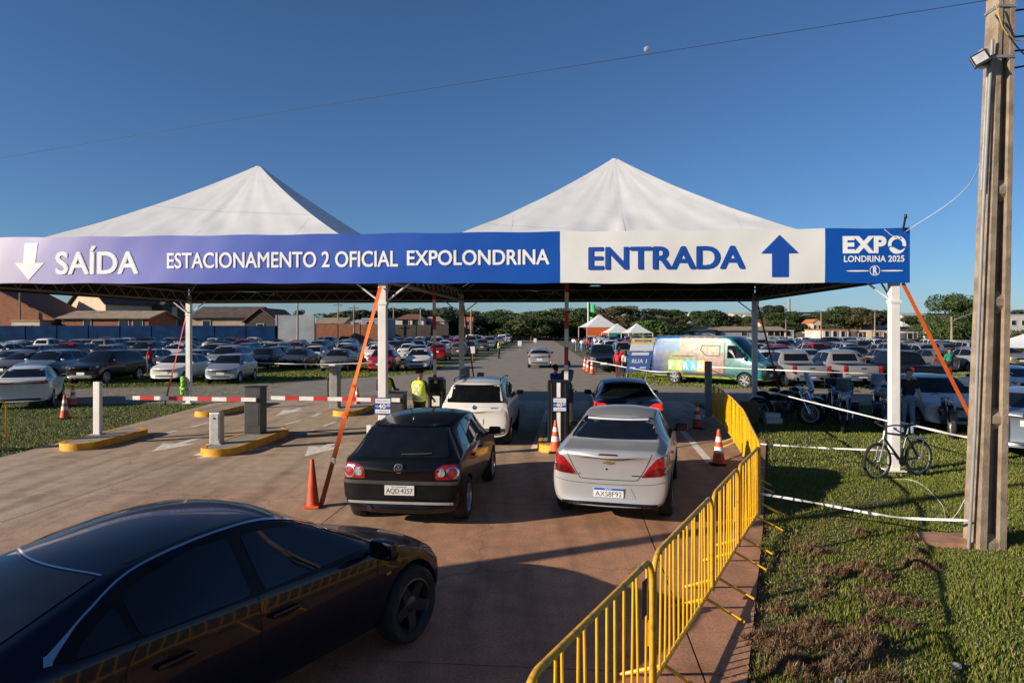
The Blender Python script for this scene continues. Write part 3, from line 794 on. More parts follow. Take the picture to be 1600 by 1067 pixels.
def basic(P, lev=2, step=.13, detail=True):
    "a car of a common kind with windows, lamps, plates and mirrors"
    r = P.get('wr', .31); xw = P['hw'] - .115
    c = Car(stations(P), [(y, r, r * 1.16, P['hw'] - .30, P['hw'] + .2) for y in P['ax']], (P['ax'], xw, r, .20, P.get('rim', 'five')), lev, P.get('crease', .5))
    hw, bf, br, zr = P['hw'], P['bf'], P['br'], P['zr']
    for q in P['side']: c.patch('side_window', 'R', q, M_GLASS, .004, True, step)
    zc = P['zcowl']; w0, w1 = hw * .80, P['rw'] * .94
    c.patch('windscreen', 'F', [(-w0, zc + .05), (w0, zc + .05), (w1, zr - .085), (-w1, zr - .085)], M_GLASS, .005, False, step, 1)
    if 'rear' in P: c.patch('rear_window', P.get('raxis', 'B'), P['rear'], M_GLASS, .005, False, step)
    for q in P['head']: c.patch('headlight', 'F', q, M_HEAD, .006, True, step * .6)
    for q in P['tail']: c.patch('tail_light', 'B', q, M_TAIL, .006, True, step * .6)
    for q in P.get('grille', []): c.patch('grille', 'F', q, M_TRIM, .006, False, step)
    for q in P.get('lowf', []): c.patch('bumper_intake', 'F', q, M_TRIMG, .004, False, step)
    for q in P.get('lowb', []): c.patch('bumper_skirt', 'B', q, M_TRIMG, .004, False, step)
    for ax, z in (('F', P.get('pz', .48)), ('B', P.get('pzb', .62))):
        c.patch('plate', ax, [(-.2, z - .065), (.2, z - .065), (.2, z + .065), (-.2, z + .065)], M_PLATEW, .012, False, .2, 0)
    c.mirror_pods(hw * .93, P['yc'] - .35, bf + .09)
    if detail:
        yB = P.get('yB', 0)
        c.ribbon('door_seam', 'R', [(yB, .28), (yB, br)], .008, M_TRIM, .0025, True, curve=False)
        c.ribbon('sill_trim', 'R', [(P['ax'][0] - .42, .24), (P['ax'][1] + .42, .24)], .07, M_TRIMG, .004, True, curve=False)
    return c
def mirrorpoly(q): return q

HATCH = dict(hw=.85, yf=1.98, yr=-1.92, yc=1.02, zn=.78, zcowl=.97, zr=1.49, yh=.42, yrr=-1.45, zrr=1.42, yb=-1.80, zb=1.00, zb2=.95, zt=.92, rw=.56, bf=.93, br=1.0, ax=(1.22, -1.25), bt=.92, wr=.30,
    side=[[(.95, .99), (.34, 1.395), (-.24, 1.42), (-.24, 1.01)], [(-.30, 1.01), (-.30, 1.42), (-1.05, 1.38), (-1.52, 1.10), (-1.46, 1.04)]],
    rear=[(-.66, 1.03), (.66, 1.03), (.55, 1.375), (-.55, 1.375)], head=[[(.40, .68), (.74, .71), (.80, .82), (.48, .76)]], tail=[[(.60, .72), (.80, .74), (.77, .98), (.66, .98)]],
    grille=[[(-.36, .66), (.36, .66), (.40, .73), (-.40, .73)]], lowf=[[(-.50, .34), (.50, .34), (.44, .43), (-.44, .43)]], lowb=[[(-.6, .32), (.6, .32), (.58, .42), (-.58, .42)]], pz=.54, pzb=.60, yB=-.27, rbw=.72)
SEDAN = dict(hw=.87, yf=2.15, yr=-2.18, yc=1.05, zn=.74, zcowl=.96, zr=1.46, yh=.40, yrr=-1.0, zrr=1.40, yb=-1.62, zb=1.07, zb2=1.055, zt=1.04, rw=.56, bf=.92, br=1.0, ax=(1.30, -1.28), bt=1.0, wr=.31,
    side=[[(.94, .98), (.30, 1.37), (-.22, 1.395), (-.22, 1.0)], [(-.28, 1.0), (-.28, 1.395), (-.90, 1.35), (-1.36, 1.09), (-1.30, 1.03)]],
    rear=[(-.66, 1.10), (.66, 1.10), (.53, 1.365), (-.53, 1.365)], head=[[(.42, .64), (.74, .68), (.82, .78), (.50, .72)]], tail=[[(.50, .78), (.80, .80), (.82, .97), (.58, .93)]],
    grille=[[(-.40, .58), (.40, .58), (.42, .69), (-.42, .69)]], lowf=[[(-.52, .30), (.52, .30), (.46, .40), (-.46, .40)]], lowb=[[(-.6, .32), (.6, .32), (.58, .40), (-.58, .40)]], pz=.48, pzb=.80, yB=-.25)
SUV = dict(hw=.93, yf=2.25, yr=-2.20, yc=1.12, zn=.93, zcowl=1.12, zr=1.70, yh=.45, yrr=-1.72, zrr=1.62, yb=-2.08, zb=1.18, zb2=1.12, zt=1.08, rw=.64, bf=1.08, br=1.15, ax=(1.36, -1.34), bt=1.08, wr=.36, sill=.27, zlip=.34,
    side=[[(.98, 1.15), (.38, 1.54), (-.22, 1.58), (-.22, 1.17)], [(-.28, 1.17), (-.28, 1.58), (-1.0, 1.56), (-1.12, 1.19)], [(-1.18, 1.20), (-1.07, 1.55), (-1.55, 1.52), (-1.72, 1.26)]],
    rear=[(-.72, 1.20), (.72, 1.20), (.61, 1.57), (-.61, 1.57)], head=[[(.46, .80), (.80, .84), (.86, .95), (.52, .90)]], tail=[[(.64, .86), (.86, .88), (.84, 1.10), (.72, 1.10)]],
    grille=[[(-.40, .68), (.40, .68), (.42, .88), (-.42, .88)]], lowf=[[(-.62, .36), (.62, .36), (.56, .50), (-.56, .50)]], lowb=[[(-.7, .36), (.7, .36), (.68, .50), (-.68, .50)]], pz=.58, pzb=.78, yB=-.25)
PICK = dict(hw=.92, yf=2.65, yr=-2.62, yc=1.55, zn=.98, zcowl=1.16, zr=1.78, yh=.90, yrr=-.55, zrr=1.74, yb=-.86, zb=1.13, zb2=1.12, zt=1.12, rw=.63, bf=1.10, br=1.14, ax=(1.70, -1.42), bt=1.10, wr=.38, sill=.33, zlip=.42, rbw=.90, tb=.05,
    side=[[(1.40, 1.18), (.84, 1.60), (.28, 1.64), (.28, 1.19)], [(.22, 1.19), (.22, 1.64), (-.42, 1.62), (-.56, 1.20)]],
    rear=[(-.60, 1.24), (.60, 1.24), (.54, 1.58), (-.54, 1.58)], head=[[(.48, .84), (.80, .87), (.86, 1.0), (.54, .96)]], tail=[],
    grille=[[(-.44, .66), (.44, .66), (.46, .92), (-.46, .92)]], lowf=[[(-.6, .44), (.6, .44), (.55, .56), (-.55, .56)]], lowb=[[(-.78, .42), (.78, .42), (.78, .58), (-.78, .58)]], pz=.60, pzb=.52, yB=.25)

KINDS = {'hatchback': basic(HATCH), 'sedan': basic(SEDAN), 'SUV': basic(SUV), 'pickup': basic(PICK)}
_b = MB(); _b.box((0, -1.75, 1.135), (1.40, 1.42, .03), bev=.01); KINDS['pickup'].part('bed_cover', _b, M_BLACK, smooth=False)
_b = MB(); _b.box((0, -2.70, .50), (1.70, .14, .12), bev=.03); KINDS['pickup'].part('rear_bumper', _b, M_CHROME)
_b = MB(); _b.box((.80, -2.60, .93), (.15, .12, .34), bev=.03); KINDS['pickup'].part('tail_light', _b, M_TAIL, True)
_b = MB(); _b.box((0, -2.645, .86), (1.36, .02, .40), bev=.008); _t = KINDS['pickup'].part('tailgate', _b, M_PAINT)
_b = MB(); _b.box((0, -2.66, .98), (.24, .015, .05), bev=.005); KINDS['pickup'].part('tailgate_handle', _b, M_BLACK, False, True, _t)
for s_ in (1, -1):
    _b = MB(); _b.tube(spline([(s_ * .60, .3, 1.70), (s_ * .60, .2, 1.75), (s_ * .60, -1.4, 1.72), (s_ * .60, -1.55, 1.66)], 5), .018, 6); KINDS['SUV'].part('roof_rail', _b, M_GREYS)

def plate_on(c, y, z, s, old):
    "rear plate with its number; y = rear surface"
    b = MB(); b.box((0, y, z), (.42, .012, .135), bev=.004); i = c.part('number_plate', b, M_PLATE if old else M_PLATEW, smooth=False)
    c.raw('plate_number', text_mesh(s, -.185, .185, z - .052, z + (.028 if old else .018), M_INK, .0), (0, y - .008, 0), i)
    if old: c.raw('plate_town', text_mesh('PR LONDRINA', -.11, .11, z + .042, z + .056, M_INK, .0), (0, y - .008, 0), i)
    else:
        b = MB(); b.box((0, y - .007, z + .049), (.41, .003, .032)); c.part('plate_band', b, M_PBLUE, smooth=False, parent=i)
        c.raw('plate_country', text_mesh('BRASIL', -.05, .05, z + .04, z + .058, M_PLATEW, .0), (0, y - .0095, 0), i)
def disc(cx, cz, r, n=20): return [(cx + r * math.cos(2 * math.pi * i / n), cz + r * math.sin(2 * math.pi * i / n)) for i in range(n)]
def annulus(c, name, cx, cz, r0, r1, m, off, mirror=False, parent=None): c.ribbon(name, 'B', [(cx + (r0 + r1) / 2 * math.cos(a), cz + (r0 + r1) / 2 * math.sin(a)) for a in [2 * math.pi * i / 24 for i in range(25)]], r1 - r0, m, off, mirror, .02, parent, False)

# ---- dark blue four-door coupe-roofed sedan in the foreground
CIV = dict(hw=.91, yf=2.11, yr=-2.42, yc=1.10, zn=.69, zcowl=.925, zr=1.435, yh=.20, yrr=-1.16, zrr=1.355, yb=-1.92, zb=1.09, zb2=1.07, zt=1.07, rw=.56, bf=.90, br=.985, ax=(1.35, -1.35), bt=1.02, wr=.335)
civ = Car(stations(CIV), [(y, .335, .39, .58, 1.2) for y in CIV['ax']], (CIV['ax'], .80, .335, .225, 'dark'), 3, .5)
civ.patch('window_surround', 'R', [(1.02, .925), (.70, 1.13), (.10, 1.335), (-.40, 1.365), (-.95, 1.29), (-1.34, 1.14), (-1.56, 1.03), (-1.50, .995), (-.3, .955)], M_TRIM, .002, True, .08)
civ.patch('side_window', 'R', [(.84, .965), (.56, 1.14), (.06, 1.30), (-.25, 1.325), (-.22, .972)], M_GLASS, .005, True, .06)
civ.patch('side_window', 'R', [(-.33, .974), (-.35, 1.33), (-.62, 1.325), (-1.00, 1.235), (-1.11, 1.19), (-1.10, .99)], M_GLASS, .005, True, .06)
civ.patch('quarter_window', 'R', [(-1.15, .993), (-1.16, 1.165), (-1.40, 1.05), (-1.46, 1.0)], M_GLASS, .005, True, .05)
civ.ribbon('chrome_strip', 'R', [(1.00, .955), (.66, 1.145), (.10, 1.345), (-.40, 1.375), (-.95, 1.305), (-1.30, 1.17), (-1.48, 1.08), (-1.60, 1.015)], lambda t: .009 + .034 * max(0, (t - .76) / .24) ** 1.3 if t < .96 else .050 * max(.05, (1 - t) / .04), M_CHROME, .007, True, .04)
civ.patch('windscreen', 'F', [(-.72, 1.0), (.72, 1.0), (.53, 1.345), (-.53, 1.345)], M_GLASS, .005, False, .08, 1)
civ.patch('rear_window', 'T', [(-.50, -1.16), (-.25, -1.235), (0, -1.26), (.25, -1.235), (.50, -1.16), (.64, -1.86), (.30, -1.94), (-.30, -1.94), (-.64, -1.86)], M_GLASS, .006, False, .08, 1)
civ.ribbon('rear_window_edge', 'T', [(-.51, -1.135), (-.25, -1.21), (0, -1.235), (.25, -1.21), (.51, -1.135)], .014, M_CHROME, .007, False, .04)
for s_ in (-1, 1): civ.ribbon('roof_groove', 'T', [(s_ * .50, .10), (s_ * .525, -.4), (s_ * .50, -1.0)], .012, M_TRIM, .002)
civ.ribbon('door_seam', 'R', [(-.28, .30), (-.27, .60), (-.28, .95)], .009, M_TRIM, .002, True)
civ.ribbon('door_seam', 'R', [(-1.02, .42), (-1.16, .62), (-1.20, .82), (-1.12, .97)], .009, M_TRIM, .002, True)
civ.ribbon('door_seam', 'R', [(.86, .30), (.88, .60), (.92, .93)], .009, M_TRIM, .002, True)
civ.ribbon('sill_trim', 'R', [(.90, .255), (-.88, .255)], .028, M_CHROME, .006, True, curve=False)
for yh_ in (-.10, -.93):
    civ.patch('handle_recess', 'R', [(yh_ - .03, .745), (yh_ + .12, .745), (yh_ + .12, .835), (yh_ - .03, .835)], M_TRIM, .002, True, .04)
    b = MB(); x = civ.cast('R', yh_, .79, .03).x
    b.box((x - .004, yh_ + .02, .79), (.022, .24, .032), bev=.009); b.box((x - .02, yh_ + .12, .79), (.04, .03, .03), bev=.006); b.box((x - .02, yh_ - .08, .79), (.04, .03, .03), bev=.006); civ.part('door_handle', b, M_PAINT, True)
civ.patch('headlight', 'F', [(.50, .60), (.74, .66), (.86, .78), (.60, .71)], M_HEAD, .006, True, .05)
civ.patch('grille', 'F', [(-.50, .58), (.50, .58), (.55, .68), (-.55, .68)], M_TRIM, .006, False, .08)
civ.patch('bumper_intake', 'F', [(-.6, .30), (.6, .30), (.55, .44), (-.55, .44)], M_TRIMG, .005, False, .08)
civ.patch('tail_light', 'B', [(.44, .86), (.80, .78), (.84, 1.0), (.50, .96)], M_TAIL, .006, True, .05)
civ.mirror_pods(.90, .80, 1.0, 1.25)
civ.patch('turn_repeater', 'R', [(1.0, .70), (1.06, .70), (1.06, .725), (1.0, .725)], M_AMBER, .006, True, .03)
civ.spawn('sedan', (-2.33, 5.34, 0), 30.5, (.002, .005, .015), 'dark blue coupe-roofed sedan in the foreground, reflecting the banner')

# ---- black hatchback, plate AQD-4257
GOL = dict(HATCH, hw=.868, yf=2.08, yr=-2.02, yc=1.10, zn=.76, zcowl=.96, zr=1.45, yh=.46, yrr=-1.50, zrr=1.385, yb=-1.87, zb=1.00, zb2=.95, zt=.91, rw=.60, ax=(1.25, -1.26), bf=.92, br=.97, bt=.90, tb=.11, wr=.305)
gol = Car(stations(GOL), [(y, .305, .355, .55, 1.2) for y in GOL['ax']], (GOL['ax'], .76, .305, .2, 'five'), 3, .6)
gol.patch('side_window', 'R', [(.95, .985), (.36, 1.345), (-.18, 1.365), (-.18, 1.0)], M_GLASS, .004, True, .07)
gol.patch('side_window', 'R', [(-.25, 1.0), (-.25, 1.365), (-.78, 1.345), (-.88, 1.02)], M_GLASS, .004, True, .07)
gol.patch('quarter_window', 'R', [(-.94, 1.03), (-.85, 1.34), (-1.12, 1.29), (-1.36, 1.09)], M_GLASS, .004, True, .06)
gol.patch('windscreen', 'F', [(-.70, 1.01), (.70, 1.01), (.55, 1.365), (-.55, 1.365)], M_GLASS, .005, False, .08, 1)
gol.patch('rear_window', 'B', [(-.66, .985), (.66, .985), (.56, 1.345), (-.56, 1.345)], M_GLASS, .006, False, .07, 2)
gol.ribbon('spoiler_edge', 'B', [(-.57, 1.362), (.57, 1.362)], .02, M_PAINT, .02, False, .05, None, False)
for s_ in (1, -1):
    q = [(.50, .70), (.82, .70), (.84, .80), (.78, .905), (.60, .895), (.50, .84)]
    i = gol.patch('tail_light', 'B', [(x * s_, z) for x, z in q], M_TAIL, .007, False, .05, 1)
    for cx, r0 in ((.585, .062), (.725, .085)):
        gol.patch('lamp_ring', 'B', disc(cx * s_, .792, r0), M_CHROME, .013, False, .04, 0, i)
        gol.patch('lamp_lens', 'B', disc(cx * s_, .792, r0 * .74), M_TAIL if cx > .6 else M_HEAD, .018, False, .04, 0, i)
gol.patch('rear_bumper', 'B', [(-.83, .43), (.83, .43), (.84, .66), (-.84, .66)], M_TRIM, .012, False, .07, 1)
gol.ribbon('bumper_ledge', 'B', [(-.80, .655), (.80, .655)], .05, M_TRIMG, .02, False, .05, None, False)
gol.ribbon('bumper_strip', 'B', [(-.74, .375), (.74, .375)], .035, M_GREYS, .014, False, .05, None, False)
gol.ribbon('hatch_seam', 'B', [(-.60, .69), (.60, .69)], .008, M_BLACK, .004, False, .05, None, False)
gol.ribbon('wiper', 'B', [(.0, 1.015), (.30, 1.022), (.42, 1.03)], .016, M_TRIMG, .022)
b = MB(); yb_ = gol.cast('B', 0, .86, .012).y
b.lathe([(.058, -.004), (.066, .0), (.066, .010), (.058, .012), (.056, .006)], 24, T(0, yb_, .86) @ Matrix.Rotation(R(90), 4, 'X')); b.mi = 1; b.lathe([(.057, .004), (0, .004)], 24, T(0, yb_, .86) @ Matrix.Rotation(R(90), 4, 'X')); i = gol.part('badge', b, [M_CHROME, M_INK])
gol.raw('badge_letters', text_mesh('V', -.026, .026, .864, .908, M_CHROME, .02), (0, yb_ - .008, 0), i); gol.raw('badge_letters', text_mesh('W', -.046, .046, .814, .860, M_CHROME, .02), (0, yb_ - .008, 0), i)
b = MB(); b.tube([(-.42, -1.98, .30), (-.42, -1.70, .30)], .038, 12); gol.part('exhaust', b, M_RIMD)
b = MB(); b.tube([(0, -1.15, 1.43), (0, -1.40, 1.66)], .004, 5); b.lathe([(.025, 0), (.02, .02), (.006, .05)], 8, T(0, -1.15, 1.42)); gol.part('antenna', b, M_BLACK)
plate_on(gol, gol.cast('B', 0, .55, .022).y, .55, 'AQD·4257', True)
gol.patch('headlight', 'F', [(.40, .62), (.72, .64), (.78, .76), (.46, .72)], M_HEAD, .006, True, .06)
for yq in (-.215,): gol.ribbon('door_seam', 'R', [(yq, .28), (yq, .98)], .008, M_BLACK, .002, True, curve=False)
for yh_ in (-.05, -.80):
    b = MB(); x = gol.cast('R', yh_, .86, .018).x; b.box((x, yh_, .86), (.03, .18, .03), bev=.01); gol.part('door_handle', b, M_PAINT, True)
gol.mirror_pods(.84, .72, 1.0, 1.05)
_a = G(636, 811)
gol.spawn('hatchback', (-1.33, 11.35, 0), 6.5, (.004, .004, .005), 'black hatchback with round chrome-ringed tail lamps, plate AQD-4257')

# ---- silver sedan, plate AXS8F92
ONX = dict(SEDAN, hw=.86, yf=2.05, yr=-2.20, yc=1.08, zcowl=.99, zn=.78, zr=1.475, yh=.45, yrr=-.90, zrr=1.41, yb=-1.50, zb=1.11, zb2=1.09, zt=1.065, rw=.56, ax=(1.25, -1.28), bf=.95, br=1.03, bt=1.03, tb=.16, wr=.305)
onx = Car(stations(ONX), [(y, .305, .355, .55, 1.2) for y in ONX['ax']], (ONX['ax'], .755, .305, .195, 'ten'), 3, .6)
onx.patch('side_window', 'R', [(.92, 1.01), (.34, 1.355), (-.16, 1.385), (-.16, 1.035)], M_GLASS, .004, True, .07)
onx.patch('side_window', 'R', [(-.23, 1.04), (-.23, 1.385), (-.72, 1.35), (-1.12, 1.14), (-1.05, 1.06)], M_GLASS, .004, True, .07)
onx.patch('windscreen', 'F', [(-.70, 1.04), (.70, 1.04), (.53, 1.385), (-.53, 1.385)], M_GLASS, .005, False, .08, 1)
i = onx.patch('rear_window', 'B', [(-.66, 1.13), (.66, 1.13), (.53, 1.375), (-.53, 1.375)], M_GLASS, .006, False, .06, 2)
onx.ribbon('window_sticker', 'B', [(-.47, 1.352), (.47, 1.352)], .022, M_PLATEW, .012, False, .05, i, False)
for s_ in (1, -1):
    j = onx.patch('tail_light', 'B', [(s_ * x, z) for x, z in [(.45, .70), (.70, .72), (.855, .775), (.865, .965), (.76, 1.0), (.66, .965), (.55, .84)]], M_TAIL, .008, False, .04, 1)
    onx.patch('lamp_lens', 'B', [(s_ * x, z) for x, z in [(.49, .715), (.70, .735), (.835, .785), (.80, .85), (.66, .83), (.56, .80)]], M_TAILD, .013, False, .04, 1, j)
onx.ribbon('boot_seam', 'B', [(-.60, 1.03), (-.52, .85), (-.43, .70), (-.36, .655), (0, .65), (.36, .655), (.43, .70), (.52, .85), (.60, 1.03)], .009, M_TRIM, .002, False, .04)
onx.patch('brake_light', 'B', [(-.14, 1.0), (.14, 1.0), (.12, 1.022), (-.12, 1.022)], M_TAILD, .007, False, .05, 0)
onx.patch('badge', 'B', [(-.075, .885), (-.03, .885), (-.025, .872), (.03, .872), (.035, .885), (.08, .885), (.07, .905), (.025, .905), (.02, .918), (-.035, .918), (-.03, .905), (-.085, .905)], M_GOLD, .014, False, .04, 0)
onx.patch('lock', 'B', disc(-.03, .80, .013, 10), M_TRIM, .007, False, .04, 0)
onx.patch('model_badge', 'B', [(.32, .715), (.50, .715), (.50, .728), (.32, .728)], M_CHROME, .009, False, .05, 0)
onx.patch('engine_badge', 'B', [(-.50, .715), (-.41, .715), (-.41, .728), (-.50, .728)], M_GOLD, .009, False, .05, 0)
onx.patch('plate_recess', 'B', [(-.38, .40), (.38, .40), (.30, .555), (-.30, .555)], M_PAINT, .007, False, .06, 1)
onx.patch('bumper_skirt', 'B', [(-.72, .27), (.72, .27), (.76, .335), (-.76, .335)], M_TRIM, .008, False, .06, 1)
onx.ribbon('bumper_seam', 'B', [(-.84, .66), (-.55, .60), (0, .585), (.55, .60), (.84, .66)], .007, M_TRIMG, .002, False, .05)
plate_on(onx, onx.cast('B', 0, .475, .022).y, .475, 'AXS8F92', False)
onx.patch('headlight', 'F', [(.42, .64), (.74, .68), (.82, .80), (.50, .74)], M_HEAD, .006, True, .06)
for yq in (-.195,): onx.ribbon('door_seam', 'R', [(yq, .28), (yq, 1.03)], .008, M_BLACK, .002, True, curve=False)
onx.ribbon('door_seam', 'R', [(-.92, .40), (-1.05, .66), (-1.08, .9), (-1.05, 1.05)], .008, M_BLACK, .002, True)
for yh_ in (-.02, -.85):
    b = MB(); x = onx.cast('R', yh_, .87, .018).x; b.box((x, yh_, .87), (.03, .18, .03), bev=.01); onx.part('door_handle', b, M_PAINT, True)
onx.mirror_pods(.83, .72, 1.04, 1.05, M_BLACK)
onx.spawn('sedan', (1.33 + 2.2 * math.sin(R(15)), 9.5 + 2.2 * math.cos(R(15)), 0), 15, (.50, .50, .505), 'silver sedan with red wedge tail lamps, plate AXS8F92')

# ---- white boxy hatchback at the ticket lane
UNO = dict(HATCH, hw=.83, yf=1.85, yr=-1.90, yc=1.10, zn=.86, zcowl=1.02, zr=1.52, yh=.62, yrr=-1.55, zrr=1.48, yb=-1.80, zb=1.0, zb2=.96, zt=.93, rw=.60, ax=(1.17, -1.20), bf=.97, br=1.0, tb=.10, rbw=.78)
UNO['side'] = [[(.98, 1.03), (.52, 1.42), (-.10, 1.44), (-.10, 1.03)], [(-.16, 1.03), (-.16, 1.44), (-.80, 1.43), (-.95, 1.05)], [(-1.02, 1.08), (-.90, 1.42), (-1.30, 1.40), (-1.42, 1.12)]]
UNO['rear'] = [(-.68, 1.03), (.68, 1.03), (.60, 1.43), (-.60, 1.43)]; UNO['tail'] = [[(.70, 1.02), (.83, 1.0), (.78, 1.28), (.67, 1.32)]]; UNO['lowb'] = [[(-.70, .30), (.70, .30), (.72, .44), (-.72, .44)]]
uno = basic(UNO, 3, .08)
uno.patch('badge', 'B', disc(0, .93, .05), M_CHROME, .01, False, .04, 0); uno.patch('model_badge', 'B', [(.38, .90), (.55, .90), (.55, .92), (.38, .92)], M_CHROME, .008, False, .05, 0)
for s_ in (1, -1):
    b = MB(); b.tube(spline([(s_ * .56, .40, 1.50), (s_ * .56, .30, 1.55), (s_ * .56, -1.2, 1.56), (s_ * .56, -1.35, 1.50)], 5), .016, 6); uno.part('roof_rail', b, M_RIMD)
uno.spawn('hatchback', (-.72, 17.8, 0), 5.0, (.80, .76, .70), 'white boxy hatchback stopped beside the attendant in a yellow vest')

KINDS['small car'] = basic(UNO)
KINDS['crossover'] = basic(dict(SUV, hw=.89, yf=2.08, yr=-2.0, zr=1.62, zrr=1.52, yrr=-1.45, yb=-1.88, rw=.60, ax=(1.28, -1.26), rim='ten', wr=.33, side=[[(.98, 1.13), (.38, 1.50), (-.22, 1.53), (-.22, 1.15)], [(-.28, 1.15), (-.28, 1.53), (-.95, 1.49), (-1.42, 1.24), (-1.36, 1.18)]], rear=[(-.66, 1.19), (.66, 1.19), (.55, 1.48), (-.55, 1.48)]))
# ---- dark sedan with lit brake lamps ahead of the silver one
DRK = dict(SEDAN, tail=[]); drk = basic(DRK, 3, .09)
for s_ in (1, -1): drk.patch('tail_light', 'B', [(s_ * x, z) for x, z in [(.42, .88), (.80, .82), (.84, .98), (.60, .99)]], M_BRAKE, .008, False, .05, 1)
drk.spawn('sedan', (2.98, 18.35, 0), 5, (.012, .022, .045), 'dark blue sedan with lit red brake lamps under the tent')

# ---- high-roof van with a colourful printed wrap
VAN = dict(hw=1.0, yf=3.05, yr=-3.15, yc=2.35, zn=1.12, zcowl=1.35, zr=2.46, yh=1.38, yrr=-2.95, zrr=2.44, yb=-3.07, zb=1.60, zb2=1.40, zt=1.22, rw=.84, bf=1.28, br=1.36, ax=(1.98, -1.72), wr=.36, tb=.04, sill=.30, zlip=.36, rbw=.92, nb=.25, crease=.2, bb=1.45, bt=1.3,
    side=[[(2.15, 1.40), (1.68, 1.98), (1.10, 2.0), (1.10, 1.38)]], head=[[(.55, .95), (.84, 1.0), (.92, 1.28), (.70, 1.22)]], tail=[[(.86, .9), (.97, .9), (.97, 1.5), (.88, 1.5)]],
    grille=[[(-.50, .80), (.50, .80), (.56, 1.02), (-.56, 1.02)]], lowf=[[(-.8, .38), (.8, .38), (.8, .62), (-.8, .62)]], lowb=[[(-.8, .4), (.8, .4), (.8, .6), (-.8, .6)]], pz=.60, pzb=.7, yB=1.02, rim='steel')
def wrap_mat():
    m = mat('van_wrap', (.8, .8, .8), .3, coat=.6); n = m.node_tree.nodes; l = m.node_tree.links; b = n['Principled BSDF']
    tc = n.new('ShaderNodeTexCoord'); ns = n.new('ShaderNodeTexNoise'); ns.inputs['Scale'].default_value = 1.6; ns.inputs['Detail'].default_value = 5; l.new(tc.outputs['Object'], ns.inputs['Vector'])
    vm = n.new('ShaderNodeMix'); vm.data_type = 'VECTOR'; vm.inputs[0].default_value = .22; l.new(tc.outputs['Object'], vm.inputs[4]); l.new(ns.outputs['Color'], vm.inputs[5])
    sp = n.new('ShaderNodeSeparateXYZ'); l.new(vm.outputs[1], sp.inputs[0])
    def ramp(src, lo, hi, stops, interp='LINEAR'):
        mr = n.new('ShaderNodeMapRange'); mr.inputs[1].default_value = lo; mr.inputs[2].default_value = hi; l.new(src, mr.inputs[0])
        rp = n.new('ShaderNodeValToRGB'); cr = rp.color_ramp; cr.interpolation = interp; l.new(mr.outputs[0], rp.inputs[0])
        cr.elements[0].position = stops[0][0]; cr.elements[0].color = (*stops[0][1], 1); cr.elements[1].position = stops[-1][0]; cr.elements[1].color = (*stops[-1][1], 1)
        for p, c in stops[1:-1]: e = cr.elements.new(p); e.color = (*c, 1)
        return rp.outputs[0]
    up = ramp(sp.outputs['Y'], -1.9, 1.9, [(0, (0.01, 0.118, 0.347)), (.22, (0.047, 0.208, 0.394)), (.25, (0.352, 0.265, 0.104)), (.40, (0.382, 0.332, 0.246)), (.60, (0.382, 0.296, 0.122)), (.70, (0.133, 0.288, 0.244)), (.80, (0.01, 0.172, 0.16)), (1, (0.01, 0.176, 0.182))])
    lo_ = ramp(sp.outputs['Y'], -1.9, 1.9, [(0, (0.025, 0.043, 0.167)), (.18, (0.21, 0.223, 0.037)), (.30, (0.238, 0.176, 0.096)), (.55, (0.347, 0.248, 0.186)), (.68, (0.333, 0.172, 0.135)), (.76, (0.01, 0.162, 0.149)), (1, (0.01, 0.182, 0.176))])
    mz = n.new('ShaderNodeMapRange'); mz.inputs[1].default_value = 1.30; mz.inputs[2].default_value = 1.50; l.new(sp.outputs['Z'], mz.inputs[0])
    mx = n.new('ShaderNodeMix'); mx.data_type = 'RGBA'; l.new(mz.outputs[0], mx.inputs[0]); l.new(lo_, mx.inputs[6]); l.new(up, mx.inputs[7])
    s2 = n.new('ShaderNodeSeparateXYZ'); l.new(tc.outputs['Object'], s2.inputs[0])
    g = n.new('ShaderNodeMath'); g.operation = 'LESS_THAN'; g.inputs[1].default_value = .46; l.new(s2.outputs['Z'], g.inputs[0])
    m2 = n.new('ShaderNodeMix'); m2.data_type = 'RGBA'; l.new(g.outputs[0], m2.inputs[0]); l.new(mx.outputs[2], m2.inputs[6]); m2.inputs[7].default_value = (.34, .56, .06, 1)
    v = n.new('ShaderNodeTexNoise'); v.inputs['Scale'].default_value = 5; v.inputs['Detail'].default_value = 7; l.new(tc.outputs['Object'], v.inputs['Vector'])
    rp = n.new('ShaderNodeValToRGB'); rp.color_ramp.elements[0].position = .35; rp.color_ramp.elements[0].color = (.35, .42, .50, 1); rp.color_ramp.elements[1].position = .60; rp.color_ramp.elements[1].color = (1.1, 1.02, .9, 1); l.new(v.outputs['Fac'], rp.inputs[0])
    m3 = n.new('ShaderNodeMix'); m3.data_type = 'RGBA'; m3.blend_type = 'MULTIPLY'; m3.inputs[0].default_value = .8; l.new(m2.outputs[2], m3.inputs[6]); l.new(rp.outputs[0], m3.inputs[7])
    l.new(m3.outputs[2], b.inputs['Base Color']); return m
van = basic(VAN, 3, .1); wm_ = wrap_mat(); van.parts[0][1].materials[0] = wm_
van.ribbon('side_moulding', 'R', [(1.5, .56), (-1.2, .56)], .13, M_TRIMG, .012, True, .06, None, False)
van.ribbon('door_seam', 'R', [(.96, .45), (.96, 2.25)], .03, M_TRIM, .004, True, .06, None, False)
van.ribbon('window_outline', 'R', [(.72, 1.50), (.72, 1.97), (-.20, 1.97), (-.30, 1.75), (.02, 1.48), (.72, 1.48)], .035, M_TRIM, .006, True, .05, None, False)
van.ribbon('slide_rail', 'R', [(-1.85, 1.43), (-.65, 1.43)], .035, M_TRIM, .01, True, .06, None, False)
